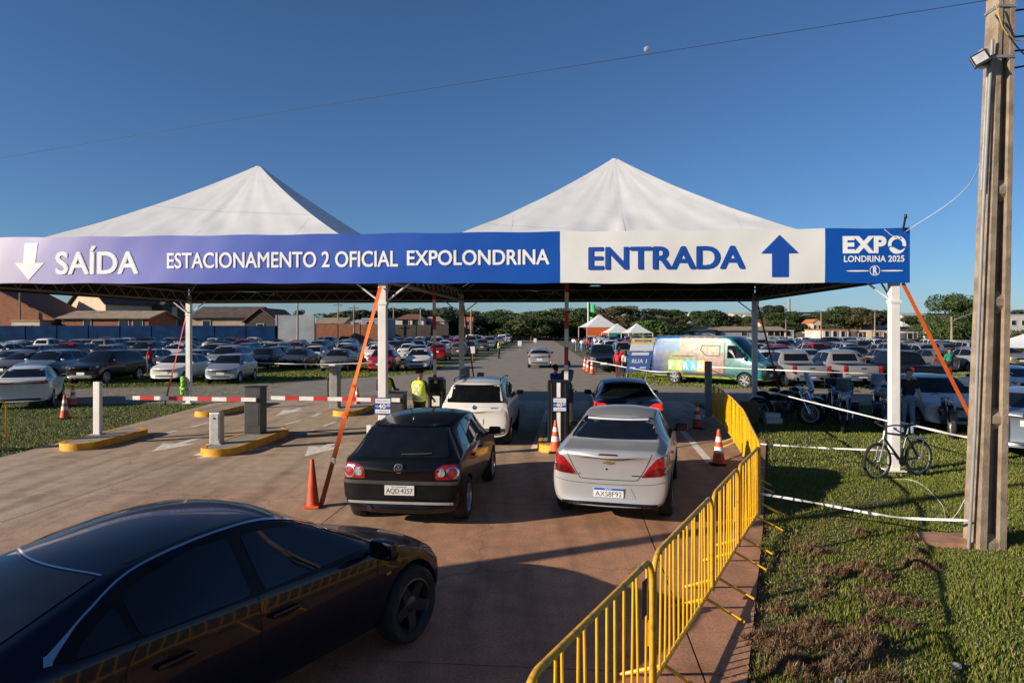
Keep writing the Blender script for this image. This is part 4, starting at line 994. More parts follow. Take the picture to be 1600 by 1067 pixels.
for k, (ch, cc) in enumerate(zip('PARANÁ', ((.28, .62, .12), (.55, .62, .05), (.05, .40, .62), (.08, .45, .66), (.90, .50, .10), (.90, .28, .04)))):
    m_ = mat('wrap_tile_%s' % 'abcdef'[k], cc, .3, var=.2, scale=5, coat=.5); y0 = -2.05 + k * .40
    i = van.patch('printed_tile', 'R', [(y0, .70), (y0 + .385, .70), (y0 + .385, 1.24), (y0, 1.22)], m_, .006, False, .1, 0)
    x_ = van.cast('R', y0 + .17, .95, .012)
    van.raw('printed_letter', text_mesh(ch, .07, .32, .78, 1.12, M_LET, .02), (x_.x, y0, 0), i, R(90))
_r, _f = G(1047, 598), G(1163, 605)
_hd = math.degrees(math.atan2(_f[0] - _r[0], _f[1] - _r[1]))
_mid = (Vector(_f) + Vector(_r)) / 2
_sd = Vector((math.cos(-R(_hd)), math.sin(-R(_hd))))     # the van's right side points to the camera
_c = _mid - _sd * .95
van.spawn('van', (_c.x, _c.y, -.04), _hd, (.6, .6, .6), 'high-roof van with a colourful printed wrap and green sill', 'van')

# ------------------------------------------------------------------ cars parked in the two lots
WHT, SIL, GRY, BLK, REDC, BLU, BEI = (.70, .67, .62), (.42, .41, .40), (.10, .10, .105), (.006, .006, .007), (.34, .012, .012), (.02, .06, .17), (.33, .27, .19)
CN = {WHT: 'white', SIL: 'silver', GRY: 'dark grey', BLK: 'black', REDC: 'red', BLU: 'blue', BEI: 'beige'}
NAMES = {'small car': 'small_car', 'crossover': 'crossover', 'hatchback': 'hatchback', 'sedan': 'sedan', 'SUV': 'sport_utility', 'pickup': 'pickup_truck'}
def park(kind, loc, hd, col, label, group, parts=True):
    c = KINDS[kind]; f = c.spawn if parts else c.spawn_far
    return f(NAMES[kind], (loc[0], loc[1], -.045), hd, col, label, 'pickup' if kind == 'pickup' else 'car', group)
FR = 'cars in the front rows of the left lot'
for px, py, kind, hd, col, label in (
    (8, 590, 'sedan', 184, GRY, 'dark grey sedan cut by the left edge, front row of the left lot'),
    (52, 599, 'SUV', 182, (.20, .27, .34), 'light blue-silver SUV in the front row, behind the traffic cones'),
    (138, 601, 'SUV', 184, BLK, 'black SUV with chrome grille in the front row, left of the white hatchback'),
    (262, 599, 'hatchback', 182, WHT, 'white hatchback in the front row, just left of the tent post'),
    (345, 600, 'hatchback', 176, (.36, .38, .40), 'silver hatchback in the front row, just right of the tent post'),
    (404, 578, 'hatchback', 182, (.03, .03, .034), 'charcoal hatchback behind the silver hatchback, left of the dark sedan'),
    (459, 578, 'sedan', 180, (.05, .05, .058), 'dark grey sedan left of the brown-grey sedan beyond the tape'),
    (525, 581, 'sedan', 180, (.13, .115, .10), 'brown-grey sedan between the dark sedan and the red hatchback'),
    (598, 582, 'hatchback', 180, (.36, .012, .016), 'red hatchback with lit grille behind the middle tent post'),
    (657, 579, 'sedan', 180, WHT, 'white sedan with black grille, right of the red hatchback')):
    x, d = G(px, py); park(kind, (x - .3, d + 2.1), hd, col, label, FR)
# white sedan leaving at the left edge, seen from behind
SK = dict(SEDAN, hw=.90, tail=[[(.30, .90), (.82, .90), (.84, .99), (.34, .975)]]); sk = basic(SK, 3, .08)
sk.patch('light_bar', 'B', [(-.30, .91), (.30, .91), (.30, .965), (-.30, .965)], M_TAILD, .006, False, .08, 0)
sk.ribbon('bumper_line', 'B', [(-.7, .36), (.7, .36)], .02, M_TAILD, .01, False, .05, None, False)
sk.spawn('sedan', (-17.9, 25.4, -.045), -27, WHT, 'white sedan with a full-width tail lamp at the left edge, on the grass')
# silver estate driving away on the gravel road
x, d = G(845, 575); KINDS['hatchback'].spawn('estate_car', (x, d + 1.9, -.02), 3, (.44, .43, .42), 'silver hatchback driving away on the gravel road', 'car')
# right-hand side
GR = 'cars parked in the right lot'
x, d = G(948, 582); KINDS['pickup'].spawn('pickup_truck', (x, d + 2.6, -.045), 184, (.012, .018, .03), 'dark blue pickup facing the camera beside the gravel road', 'pickup', GR)
for px, py, kind, hd, col, label in (
    (1262, 607, 'pickup', 2, (.40, .385, .375), 'silver pickup seen from behind, left one of the pair behind the motorcycles'),
    (1342, 607, 'pickup', 2, (.38, .365, .355), 'silver pickup seen from behind, right one of the pair, nearest the tent post'),
    (1448, 611, 'pickup', 3, BLK, 'black pickup between the corner tent post and the concrete pole')):
    x, d = G(px, py); park(kind, (x + .2, d + 2.4), hd, col, label, GR)
PAL = basic(dict(HATCH), 3, .09)
PAL.spawn('hatchback', (12.3, 20.05, -.045), 190, WHT, 'white hatchback facing the camera, half hidden by the concrete pole')
basic(dict(SEDAN), 3, .09).spawn('sedan', (12.2, 16.1, -.045), 36, (.24, .28, .34), 'blue-grey sedan cut by the right edge, beside the concrete pole')
x, d = G(1600, 640); KINDS['sedan'].spawn('sedan', (x + 1.0, d + 2.3, -.045), 4, WHT, 'white sedan cut by the right edge, behind the blue-grey sedan')
rr = random.Random(11)
ORD = ['first', 'second', 'third', 'fourth', 'fifth', 'sixth', 'seventh', 'eighth', 'ninth', 'tenth', 'eleventh', 'twelfth', 'thirteenth', 'fourteenth', 'fifteenth', 'sixteenth', 'seventeenth', 'eighteenth', 'nineteenth', 'twentieth', '21st', '22nd', '23rd', '24th', '25th', '26th']
def row(side, k, d, x0, x1, hd, step=2.75):
    "one parked row, counted from the gravel road outward"
    n = 0; x = x0; sg = 1 if x1 > x0 else -1
    while (x1 - x) * sg > 0:
        col = rr.choices([WHT, SIL, GRY, BLK, REDC, BLU, BEI], [30, 24, 15, 16, 6, 4, 5])[0]
        kind = rr.choices(['hatchback', 'sedan', 'SUV', 'pickup', 'small car', 'crossover'], [24, 23, 16, 11, 13, 13])[0]
        if rr.random() > .05:
            a = 180 if hd else 0
            if rr.random() < .2: a = 180 - a
            sc = rr.uniform(.95, 1.05); pk = park(kind, (x + rr.uniform(-.2, .2), d + rr.uniform(-.5, .5)), a + rr.uniform(-3, 3), col,
                 '%s %s, %s from the road in the %s row of the %s lot' % (CN[col], kind, ORD[min(n, 25)], ORD[k], side), 'cars in the packed rows of the %s lot' % side, d < 50); pk.scale = (sc, rr.uniform(.95, 1.05), rr.uniform(.96, 1.04))
        n += 1; x += sg * step * rr.uniform(.93, 1.1)
for k, (d, a, b, h) in enumerate(((44.2, -18.2, -37, 1), (54, -7.4, -43, 1), (60.2, -6.4, -46, 0), (69.5, -5.2, -52, 1), (76, -4.6, -55, 0), (85.5, -3.8, -58, 1), (95.5, -3.2, -30, 1), (102, -2.7, -30, 0), (112, -2.0, -28, 1), (118.5, -1.6, -26, 0), (129, -1.2, -24, 1), (136, -.8, -18, 0))):
    row('left', k, d, a, b, h)
for k, (d, a, b, h) in enumerate(((44.8, 10.6, 33, 0), (51.5, 8.6, 38, 1), (61, 9.4, 44, 0), (67.5, 9.8, 48, 1), (77.5, 10.4, 52, 0), (84.5, 10.8, 54, 1), (95, 11.4, 56, 0), (102, 12, 40, 1), (113, 12.6, 34, 0))):
    row('right', k, d, a, b, h)

# ------------------------------------------------------------------ barrier arms and ticket machines
def arm_striped(parent, pts, n, first):
    a, b = Vector(pts[0]), Vector(pts[1])
    for i in range(n):
        p, q = a.lerp(b, i / n), a.lerp(b, (i + 1) / n); c = (p + q) / 2; L = (q - p).length
        mb = MB(); rot = (b - a).to_track_quat('X', 'Z').to_matrix().to_4x4()
        mb.box((0, 0, 0), (L, .05, .095), T(*c) @ rot); mb.build('arm_band', M_RED if (i % 2 == 0) == first else M_ARMW, parent)
def gate(loc, tip, label, cabinet=(.42, .36, 1.15), up=False, mc=None):
    o = empty('barrier_gate', loc, 0, label, 'barrier gate', 'boom gates across the lanes'); w, d, h = cabinet
    b = MB(); b.box((0, 0, .16 + h / 2), (w, d, h), RZ(-TH), bev=.015); b.build('cabinet', mc or M_DARKC, o)
    b = MB(); b.box((0, 0, .16 + h + .012), (w + .03, d + .03, .025), RZ(-TH), bev=.006); b.build('cabinet_lid', M_BLACK, o)
    b = MB(); b.box((.02, -d / 2 - .006, .75), (w * .7, .008, .75), RZ(-TH), bev=.003); b.build('cabinet_door', mc or M_DARKC, o)
    t = Vector(tip) - Vector(loc)
    if up: arm_striped(o, [(0, -d / 2 - .05, 1.0), (t.x, -d / 2 - .05, t.z)], 7, True)
    else: arm_striped(o, [(.10, -d / 2 - .05, 1.02), (t.x, t.y - d / 2, t.z)], 9, False)
    return o
gate((-6.42, 17.1, 0), (-9.7, 17.35, 1.04), 'boom gate with dark cabinet and lowered red and white arm over the left exit lane')
gate((-2.85, 17.0, 0), (-6.0, 17.2, 1.05), 'boom gate with lowered red and white arm reaching left from the priced post', (.40, .36, 1.02))
gate((-2.25, 20.2, 0), (-2.28, 20.2, 4.05), 'boom gate with raised arm left of the white boxy hatchback', (.40, .36, 1.15), True, M_GREYS)
gate((1.32, 16.9, 0), (1.34, 16.9, 4.1), 'boom gate with raised arm behind the black ticket kiosk', (.40, .34, 1.1), True)
def terminal(loc, size, m, label, name='ticket_terminal', face=True, rx=0.):
    o = empty(name, loc, -TH, label, 'ticket machine'); w, d, h = size
    b = MB(); b.box((0, 0, h / 2), (w, d, h), Matrix.Rotation(rx, 4, 'X'), bev=min(w, d) * .12); b.build('housing', m, o)
    b = MB(); b.box((0, 0, .012), (w + .1, d + .1, .02)); b.build('base_plate', M_GALV, o)
    if face:
        b = MB(); b.box((0, -d / 2 - .004, h * .55), (w * .74, .008, h * .8), bev=.002); b.build('door', m, o)
        b = MB(); b.tube([(0, -d / 2 - .008, h * .82), (0, -d / 2 - .02, h * .82)], .022, 10); b.build('key_lock', M_BLACK, o)
    return o
terminal((-6.72, 15.55, .158), (.25, .22, .72), M_GALV, 'small light grey steel box at the front of the island with the dark cabinet')
o = terminal((-10.25, 16.9, .158), (.17, .12, 1.30), M_WHITE, 'thin white post standing on the leftmost island', 'sensor_post', False)
b = MB(); b.box((.22, -.02, 1.22), (.10, .06, .05), bev=.01); b.tube([(.05, 0, 1.24), (.20, 0, 1.23)], .006, 5); b.build('sensor', M_BLACK, o)
o = terminal((-5.85, 22.6, .158), (.30, .30, 1.34), M_GREYS, 'tall grey terminal on the back island left of the middle tent post')
b = MB(); b.tube(spline([(-.16, .05, 1.0), (-.26, .05, .9), (-.25, .05, .3), (-.16, .05, .15)], 6), .02, 6); b.build('hose', M_BLACK, o)
terminal((-1.55, 22.6, 0), (.28, .28, 1.45), M_GREYS, 'grey terminal beside the back tent post, behind the raised arm')
terminal((-1.05, 22.9, 0), (.22, .22, 1.30), M_GREYS, 'shorter grey post with two black sockets left of the white hatchback roof')
def kiosk(loc, label, w=.50, h=1.42, stripe=True):
    o = empty('ticket_kiosk', loc, -TH, label, 'ticket kiosk')
    b = MB(); b.box((0, 0, h / 2), (w, .42, h), bev=.03); b.build('housing', M_BLACK, o)
    b = MB(); b.box((-.16, -.214, h * .52), (.02, .012, h * .88)); b.box((.16, -.214, h * .52), (.02, .012, h * .88)); b.build('frame_trim', M_DARKC, o)
    if stripe:
        b = MB(); b.box((.005, -.214, h * .5), (.085, .010, h * .94)); b.build('white_stripe', M_ARMW, o)
    else:
        b = MB(); b.box((0, -.214, .72), (.20, .010, .26)); b.build('paper_notice', M_BWHITE, o)
        b = MB(); b.box((.0, -.214, 1.22), (.08, .010, .07)); b.build('logo', mat('kiosk_logo', (.55, .5, .05), .5), o)
    return o
kiosk((1.08, 15.85, .158), 'black ticket kiosk with a white stripe and price sign, between the two entrance lanes')
kiosk((-1.98, 18.1, .158), 'black ticket kiosk with a paper notice right of the attendant in a yellow vest', .40, 1.28, False)
M_SGN = mat('sign_blue', (.012, .05, .21), .45, var=.05)
def price_sign(loc, label, w=.36, h=.34):
    o = empty('price_sign', loc, -TH, label, 'sign', 'parking price signs')
    b = MB(); b.box((0, 0, 0), (w, .012, h), bev=.004); b.build('sign_board', M_SGN, o)
    for z, hh, s in ((h * .30, h * .28, 'PREÇO ÚNICO'), (-h * .33, h * .24, 'O PERÍODO')):
        b = MB(); b.box((0, -.008, z), (w * .88, .004, hh), bev=.0015); p = b.build('white_field', M_PLATEW, o)
        link('lettering', text_mesh(s, -w * .36, w * .36, z - hh * .22, z + hh * .22, M_SGN, .01), p, (0, -.0105, 0))
    link('lettering', text_mesh('R$', -w * .42, -w * .30, -.03, .01, M_PLATEW, .01), o, (0, -.0085, 0))
    link('lettering', text_mesh('40', -w * .26, w * .17, -.055, .045, M_PLATEW, .03), o, (0, -.0085, 0))
    link('lettering', text_mesh(',00', w * .18, w * .42, -.03, .045, M_PLATEW, .02), o, (0, -.0085, 0))
p_ = site(-L10, 0)
price_sign((p_.x + .02, p_.y - .12, zat(633, p_.y)), 'blue and white 40,00 price sign on the middle tent post')
price_sign((1.09, 15.60, zat(632, 15.6)), 'blue and white 40,00 price sign on the black kiosk', .32, .32)
# small bracket box low on the middle post
terminal((p_.x - .26, p_.y - .1, 0), (.10, .10, .78), M_WHITE, 'short white stub post beside the middle tent post', 'stub_post', False)

# ------------------------------------------------------------------ cones
def cone(loc, h, label, stripes=True, m=None, base=True, k=1., tilt=0.):
    o = empty('traffic_cone', loc, 0, label, 'traffic cone', 'orange traffic cones'); o.rotation_euler = (tilt, tilt * .6, 0); r = h * .19 * k; m = m or M_ORANGE
    rad = lambda t: r * (1 - t) + .028 * t
    cuts = [.04, .36, .52, .66, .80, 1.0] if stripes else [.04, 1.0]
    for i in range(len(cuts) - 1):
        a, c = cuts[i], cuts[i + 1]; w = stripes and i % 2 == 1; e = .002 if w else 0
        prof = [(rad(a) + e, h * a), (rad(c) + e, h * c)] + ([(.016, h * 1.01), (.0, h * .99)] if i == len(cuts) - 2 else [])
        MB().lathe(prof, 20).build('reflective_band' if w else 'cone_shell', M_ARMW if w else m, o, smooth=True)
    b = MB(); b.box((0, 0, .018), (r * 2.35, r * 2.35, .035), bev=.01); b.lathe([(r * 1.12, .035), (r * 1.0, .05), (rad(.05), h * .05)], 20); b.build('cone_base', M_BLACK if base else m, o)
    return o
x, d = G(486, 795); cone((x, d + .1, 0), .74, 'plain faded orange cone beside the black hatchback, without bands', False, M_CONER, False, .72, R(-3))
x, d = G(868, 707); cone((x, d, 0), .72, 'orange and white cone in front of the black kiosk')
x, d = G(1123, 726); cone((x, d, 0), .72, 'orange and white cone in front of the yellow barriers, right of the silver sedan')
x, d = G(1089, 669); cone((x, d, 0), .74, 'shaded orange and white cone further back by the yellow barriers')
x, d = G(101, 652); cone((x, d, -.04), .74, 'shaded orange and white cone on the left grass, left one of the pair')
x, d = G(114, 632); cone((x, d, -.04), .74, 'sunlit orange and white cone on the left grass, right one of the pair')
x, d = G(402, 637); cone((x, d, 0), .74, 'orange and white cone behind the dark barrier cabinet')
x, d = G(558, 638); cone((x, d, 0), .74, 'orange and white cone behind the lowered arm, left of the priced post')
for px, py, t in ((914, 578, 'leftmost'), (918.5, 581, 'middle one'), (925, 584, 'rightmost')):
    x, d = G(px, py); cone((x, d, -.03), .92, 'orange cone at the bend of the gravel road, %s of three' % t)

# ------------------------------------------------------------------ ratchet straps
def strap(pts, w, m, label, twist=0.):
    o = None; P = spline(pts, 14) if len(pts) > 2 else [Vector(pts[0]).lerp(Vector(pts[1]), i / 20) for i in range(21)]
    vs = []; n = len(P)
    for i, p in enumerate(P):
        t = (P[min(i + 1, n - 1)] - P[max(i - 1, 0)]).normalized(); s = t.cross(Vector((0, 1, 0)))
        if s.length < .1: s = Vector((1, 0, 0))
        s.normalize(); q = t.cross(s); a = twist * math.sin(i / n * 5) ; e = s * math.cos(a) + q * math.sin(a)
        for sg in (-1, 1): vs.append(p + e * w / 2 * sg)
    fs = [(2 * i, 2 * i + 1, 2 * i + 3, 2 * i + 2) for i in range(n - 1)]; k = len(vs)
    me = bpy.data.meshes.new('webbing'); q = [tuple(v) for v in vs] + [(v.x, v.y - .004, v.z) for v in vs]
    me.from_pydata(q, [], fs + [tuple(a + k for a in reversed(f)) for f in fs] + [(2 * i, 2 * i + 2, 2 * i + 2 + k, 2 * i + k) for i in range(n - 1)] + [(2 * i + 3, 2 * i + 1, 2 * i + 1 + k, 2 * i + 3 + k) for i in range(n - 1)]); me.materials.append(m); me.update()
    o = empty('ratchet_strap', (0, 0, 0), 0, label, 'strap', 'straps tying the tents down')
    link('webbing', me, o); return o
a = site(-L10 - .02, -.12, 3.64); g = Vector((*G(502, 790), .02)); mid = a.lerp(g, .52)
o = strap([a, a.lerp(g, .3), mid, a.lerp(g, .72), g], .075, M_STRAP, 'thick orange ratchet strap from the middle tent post to the driveway', .5)
for t_ in (.53, .66, .84):
    p = a.lerp(g, t_); b = MB(); b.box((0, 0, 0), (.07, .05, .10), T(*p) @ Matrix.Rotation(R(-18), 4, 'Y'), bev=.01); b.tube([p + Vector((-.05, -.02, .03)), p + Vector((.05, -.02, .03))], .012, 6); b.build('ratchet_buckle', M_STRAP if t_ < .8 else M_GALV, o)
b = MB(); b.tube([g + Vector((.01, 0, .06)), g + Vector((0, 0, -.01))], .012, 6); b.tube(spline([g + Vector((.03, 0, .10)), g + Vector((0, 0, .12)), g + Vector((-.02, 0, .06))], 5), .008, 6); b.build('anchor_hook', M_GALV, o)
strap([site(.12, -.1, 3.66), (9.75, 13.75, -.03)], .075, M_STRAP, 'orange strap running from the corner tent post down to the right grass')
p_ = site(-2 * L10, L10); strap([(p_.x - .05, p_.y, 3.5), (p_.x - .75, p_.y - .3, -.04)], .05, M_STRAPR, 'red strap beside the back left tent post', .6)
p_ = site(-L10, L10); strap([(p_.x + .08, p_.y, 3.6), (p_.x + .55, p_.y + .4, 0)], .05, M_STRAPR, 'thin red strap beside the back middle tent post')
p_ = site(0, L10); strap([(p_.x + .1, p_.y, 3.6), (p_.x + 1.25, p_.y + .6, -.04)], .06, M_STRAPR, 'dark red strap from the back right tent post toward the motorcycles')
p_ = site(-2 * L10, L10); b = MB()
for i in range(16): b.ball((p_.x - .15 + random.uniform(-.05, .03), p_.y - .12 + random.uniform(-.03, .03), .40 + i * .036), (random.uniform(.04, .10), random.uniform(.04, .07), random.uniform(.05, .12)), n=9, m=6)
b.v = [(a + random.uniform(-.012, .012), c + random.uniform(-.012, .012), e + random.uniform(-.012, .012)) for a, c, e in b.v]
tag(b.build('plastic_bag', mat('green_plastic', (.22, .55, .06), .4, var=.25, scale=12, bump=.6, bscale=25), smooth='all'), 'bright green plastic bag tied to the back left tent post', 'bag')

# ------------------------------------------------------------------ yellow crowd barriers
_bar = {}
def crowd_barrier(a, b, label, parts=True, sticker=False, side=1):
    a, b = Vector((*a, 0)), Vector((*b, 0)); L = (b - a).length; o = empty('crowd_barrier', a, math.atan2(b.y - a.y, b.x - a.x), label, 'crowd barrier', 'yellow crowd barriers')
    L -= .05; h, rr_ = 1.10, .15
    pts = [(0, 0, .14), (0, 0, h - rr_)] + [(rr_ - rr_ * math.cos(t), 0, h - rr_ + rr_ * math.sin(t)) for t in [R(15 * k) for k in range(1, 6)]] + [(rr_, 0, h), (L - rr_, 0, h)] + [(L - rr_ + rr_ * math.sin(t), 0, h - rr_ + rr_ * math.cos(t)) for t in [R(15 * k) for k in range(1, 6)]] + [(L, 0, h - rr_), (L, 0, .14)]
    m = MB(); m.tube(pts, .021, 10); m.build('frame', M_RUST if parts else M_BARY, o, smooth=True)
    m = MB(); m.tube([(0, 0, .18), (L, 0, .18)], .019, 8); m.build('bottom_rail', M_BARY, o, smooth=True)
    n = max(5, int(L / .145)); key = 'bar'
    if key not in _bar: _bar[key] = MB().tube([(0, 0, .18), (0, 0, 1.095)], .0095, 7).mesh('bar', M_BARY, True)
    for i in range(1, n):
        q = link('bar', _bar[key], o, (L * i / n, 0, 0)); q.rotation_euler = (random.uniform(-.012, .012), random.uniform(-.03, .03), 0)
    for x in (.28, L - .28):
        m = MB(); m.tube([(x, .36, .012), (x, .0, .17), (x, -.36, .012)], .016, 7); m.build('foot', M_BARY, o, smooth=True)
    for x in (0, L):
        m = MB(); m.tube([(x + (-.03 if x else .03) * 0, .03, .45), (x, .03, .62)], .011, 6); m.build('hinge', M_RUST, o)
    if sticker:
        m = MB(); m.box((L - .22, -.014, .88), (.10, .004, .26), bev=.001); m.build('sticker', M_BLACK, o)
    return o
NB = [(-.93, 1.40), (.06, 3.24), (1.05, 5.05), (2.03, 6.9), (2.75, 8.28), (3.55, 9.78)]
for i, t in enumerate(('yellow crowd barrier nearest the camera, cut by the bottom edge', 'yellow crowd barrier at the bottom edge, with a black sticker', 'yellow crowd barrier with bent bars, third of the near line', 'yellow crowd barrier, fourth of the near line', 'yellow crowd barrier, fifth of the near line, tied to the white tape')):
    crowd_barrier(NB[i], NB[i + 1], t, True, i == 1)
FB = [(3.62, 10.0), (4.15, 11.9), (4.72, 13.9), (5.2, 16.0), (5.65, 18.2), (6.0, 20.4)]
for i, t in enumerate(('nearest', 'second', 'third', 'fourth', 'farthest')):
    crowd_barrier(FB[i], FB[i + 1], 'yellow crowd barrier of the line under the tent, %s of five' % t, False)
crowd_barrier((-13.6, 14.9), G(14, 699), 'yellow crowd barrier at the left edge, behind the foreground sedan roof', False)
terminal((6.15, 21.4, 0), (.20, .20, 1.75), M_GREYS, 'grey post at the far end of the yellow barriers', 'grey_post', False)

# ------------------------------------------------------------------ concrete utility pole with its fittings
PX, PY = 6.12, 8.85
pole = empty('utility_pole', (PX, PY, -.05), 0, 'weathered concrete utility pole with recessed panels at the right edge', 'utility pole')
lean = Matrix.Shear('XY', 4, (.030, .0))
def taper(z): return .34 - .019 * z, .33 - .012 * z          # width, depth
b = MB()
for s_ in (-1, 1):                                            # two flanges of the double-T section
    vs = []
    for z in (0, 9.6):
        w, d = taper(z); f = .26 * w
        x0, x1 = (s_ * w / 2, s_ * (w / 2 - f))
        vs += [(x0, -d / 2, z), (x1, -d / 2, z), (x1, d / 2, z), (x0, d / 2, z)]
    b.add(vs, [(0, 1, 5, 4), (1, 2, 6, 5), (2, 3, 7, 6), (3, 0, 4, 7), (3, 2, 1, 0), (4, 5, 6, 7)] if s_ < 0 else [(4, 5, 1, 0), (5, 6, 2, 1), (6, 7, 3, 2), (7, 4, 0, 3), (0, 1, 2, 3), (7, 6, 5, 4)], lean)
bm = b; q = b.build('flanges', M_POLE, pole)
b = MB(); vs = []
for z in (0.001, 9.59):
    w, d = taper(z); f = .25 * w; vs += [(-w / 2 + f, -.02, z), (w / 2 - f, -.02, z), (w / 2 - f, .02, z), (-w / 2 + f, .02, z)]
b.add(vs, [(0, 1, 5, 4), (2, 3, 7, 6)], lean); b.build('web', M_POLE, pole)
for z0 in (0.0, 1.62, 3.12, 4.55):                              # ribs crossing the recess
    w, d = taper(z0); b = MB(); hh = .09
    b.add([(-w * .25, -d / 2 + .015, z0), (w * .25, -d / 2 + .015, z0), (w * .25, -.05, z0 - .10), (-w * .25, -.05, z0 - .10), (-w * .25, -d / 2 + .015, z0 + hh), (w * .25, -d / 2 + .015, z0 + hh), (w * .25, -.05, z0 + hh + .10), (-w * .25, -.05, z0 + hh + .10)],
          [(0, 1, 5, 4), (4, 5, 6, 7), (3, 2, 1, 0)], lean); b.build('cross_rib', M_POLE, pole)
b = MB(); w, d = taper(6.3); b.box((.225, 0, 7.75), (w * .54, d * .9, 2.9), Matrix.Identity(4), bev=.01); b.build('solid_head', M_POLE, pole)
b = MB(); b.tube([(-.27, -.10, 0), (-.20, -.12, 1.6), (-.12, -.13, 4.0), (-.03, -.13, 5.8), (-.0, -.15, 6.5)], .022, 10); b.build('conduit', M_GREYS, pole, smooth=True)
b = MB(); b.tube([(-.09, -.08, 4.6), (-.02, -.10, 6.2)], .015, 8); b.box((-.08, -.1, 6.28), (.09, .09, .24), bev=.012); b.build('junction_pipe', M_GALV, pole)
for z in (6.95, 6.3):
    b = MB(); w, d = taper(z); x = .030 * z
    q_ = [(x - w / 2 - .012, -d / 2 - .012), (x + w / 2 + .012, -d / 2 - .012), (x + w / 2 + .012, d / 2 + .012), (x - w / 2 - .012, d / 2 + .012)]
    b.add([(a, c, z + e) for e in (-.018, .018) for a, c in q_], [(i, (i + 1) % 4, 4 + (i + 1) % 4, 4 + i) for i in range(4)]); b.build('steel_band', M_GALV, pole)
fl = empty('flood_light', (PX - .12, PY - .22, 6.18), 0, 'black square LED flood light on the concrete pole', 'flood light')
A = Matrix.Rotation(R(-28), 4, 'Y') @ Matrix.Rotation(R(-28), 4, 'Z') @ Matrix.Rotation(R(-18), 4, 'X')
b = MB(); b.box((-.06, -.03, .03), (.20, .055, .17), A, bev=.01); b.build('housing', M_BLACK, fl)
b = MB(); b.box((-.06, -.061, .035), (.145, .004, .115), A); b.build('led_panel', M_GALV, fl)
b = MB(); b.tube([(-.02, .0, .0), (.10, .10, .04)], .014, 6); b.tube([(.02, .02, -.05), (.10, .10, -.02)], .012, 6); b.build('bracket', M_BLACK, fl)
ins = empty('insulator_rack', (PX + .42, PY, 6.25), 0, 'dark insulators and cable clamps on the right side of the concrete pole', 'insulators')
for z, l in ((.62, .28), (.28, .34), (.10, .42), (-.12, .12)):
    b = MB(); b.tube([(-.08, -.05, z), (l, -.08, z + .03)], .012, 6); b.build('clamp_arm', M_BLACK, ins)
    b = MB(); b.lathe([(.0, -.05), (.045, -.04), (.03, -.01), (.05, .02), (.02, .05), (0, .055)], 12, T(l * .8, -.08, z + .02)); b.build('insulator', M_BLACK, ins, smooth=True)
def cable(name, pts, r, m, label, cat='cable', group=None, n=14, seg=5):
    return tag(MB().tube(spline(pts, n), r, seg).build(name, m, smooth='all'), label, cat, group)
cable('overhead_cable', [(PX - .02, PY - .1, 6.98), (1.7, 10.67, 6.99), (-6.0, 14.03, 7.02), (-14.5, 17.74, 7.0), (-32, 25.4, 6.9)], .0045, M_WIRE, 'thin dark cable crossing the sky from the concrete pole to the upper left')
cable('pole_cable', [(PX + .0, PY - .2, 6.9), (PX + .10, PY - .22, 6.55), (PX + .32, PY - .2, 6.42), (PX + .75, PY - .18, 6.55)], .008, mat('cable_tan', (.45, .30, .10), .6), 'tan cable looped round the head of the concrete pole')
cable('pole_cable', [(PX + .0, PY - .2, 6.75), (PX + .25, PY - .22, 6.35), (PX + .45, PY - .2, 6.22), (PX + .85, PY - .1, 6.30)], .010, M_WIRE, 'dark cable running off the concrete pole to the right')
c_ = site(.1, -.2, 4.62)
cable('white_cord', [(c_.x - .38, c_.y, 4.68), (c_.x - .18, c_.y - .02, 4.55), (c_.x + .05, c_.y - .1, 4.68), (c_.x - .25, c_.y - 2.2, 5.05), (PX + .05, PY - .1, 5.55)], .006, M_TAPE, 'thin white cord sagging from the banner corner to the concrete pole')
b = MB(); b.tube([(c_.x - .02, c_.y, 4.66), (c_.x + .03, c_.y, 4.95)], .02, 6); b.ball((c_.x + .03, c_.y, 4.93), (.03, .03, .05)); tag(b.build('rope_end', M_BLACK), 'short black rope end standing on the banner corner', 'rope')
b = MB(); b.prism([(-.36, -.22), (.30, -.30), (.40, .16), (-.22, .24)], -.05, .02, T(5.72, 9.05, 0)); tag(b.build('concrete_cover', mat('reddish_cover', (.36, .19, .11), .9, var=.2, bump=.3)), 'flat reddish concrete cover on the grass beside the pole', 'cover')
# plastic tape strung round the motorcycle corner
def tape(pts, label, w=.07):
    P = spline(pts, 10); n = len(P); vs = []
    for i, p in enumerate(P):
        a = .8 * math.sin(i * .55); vs += [p + Vector((0, math.sin(a), math.cos(a))) * w / 2, p - Vector((0, math.sin(a), math.cos(a))) * w / 2]
    me = bpy.data.meshes.new('barrier_tape'); me.from_pydata([tuple(v) for v in vs] + [(v.x, v.y + .003, v.z) for v in vs], [], [(2 * i, 2 * i + 1, 2 * i + 3, 2 * i + 2) for i in range(n - 1)] + [(2 * n + 2 * i + 2, 2 * n + 2 * i + 3, 2 * n + 2 * i + 1, 2 * n + 2 * i) for i in range(n - 1)]); me.materials.append(M_TAPE); me.update()
    return tag(link('barrier_tape', me), label, 'barrier tape', 'white barrier tapes')
tape([(3.56, 9.75, .42), (4.3, 9.5, .34), (5.1, 9.1, .27), (5.86, 8.75, .32)], 'white tape sagging from the yellow barrier to the concrete pole', .034)
cp = site(0, 0); tape([(3.60, 9.85, 1.02), (5.2, 11.4, .95), (cp.x - .1, cp.y - .1, 1.0)][0:0] or [(4.95, 14.3, .38), (6.1, 13.9, .36), (cp.x - .1, cp.y - .05, .40)], 'white tape from the yellow barriers to the corner tent post', .034)
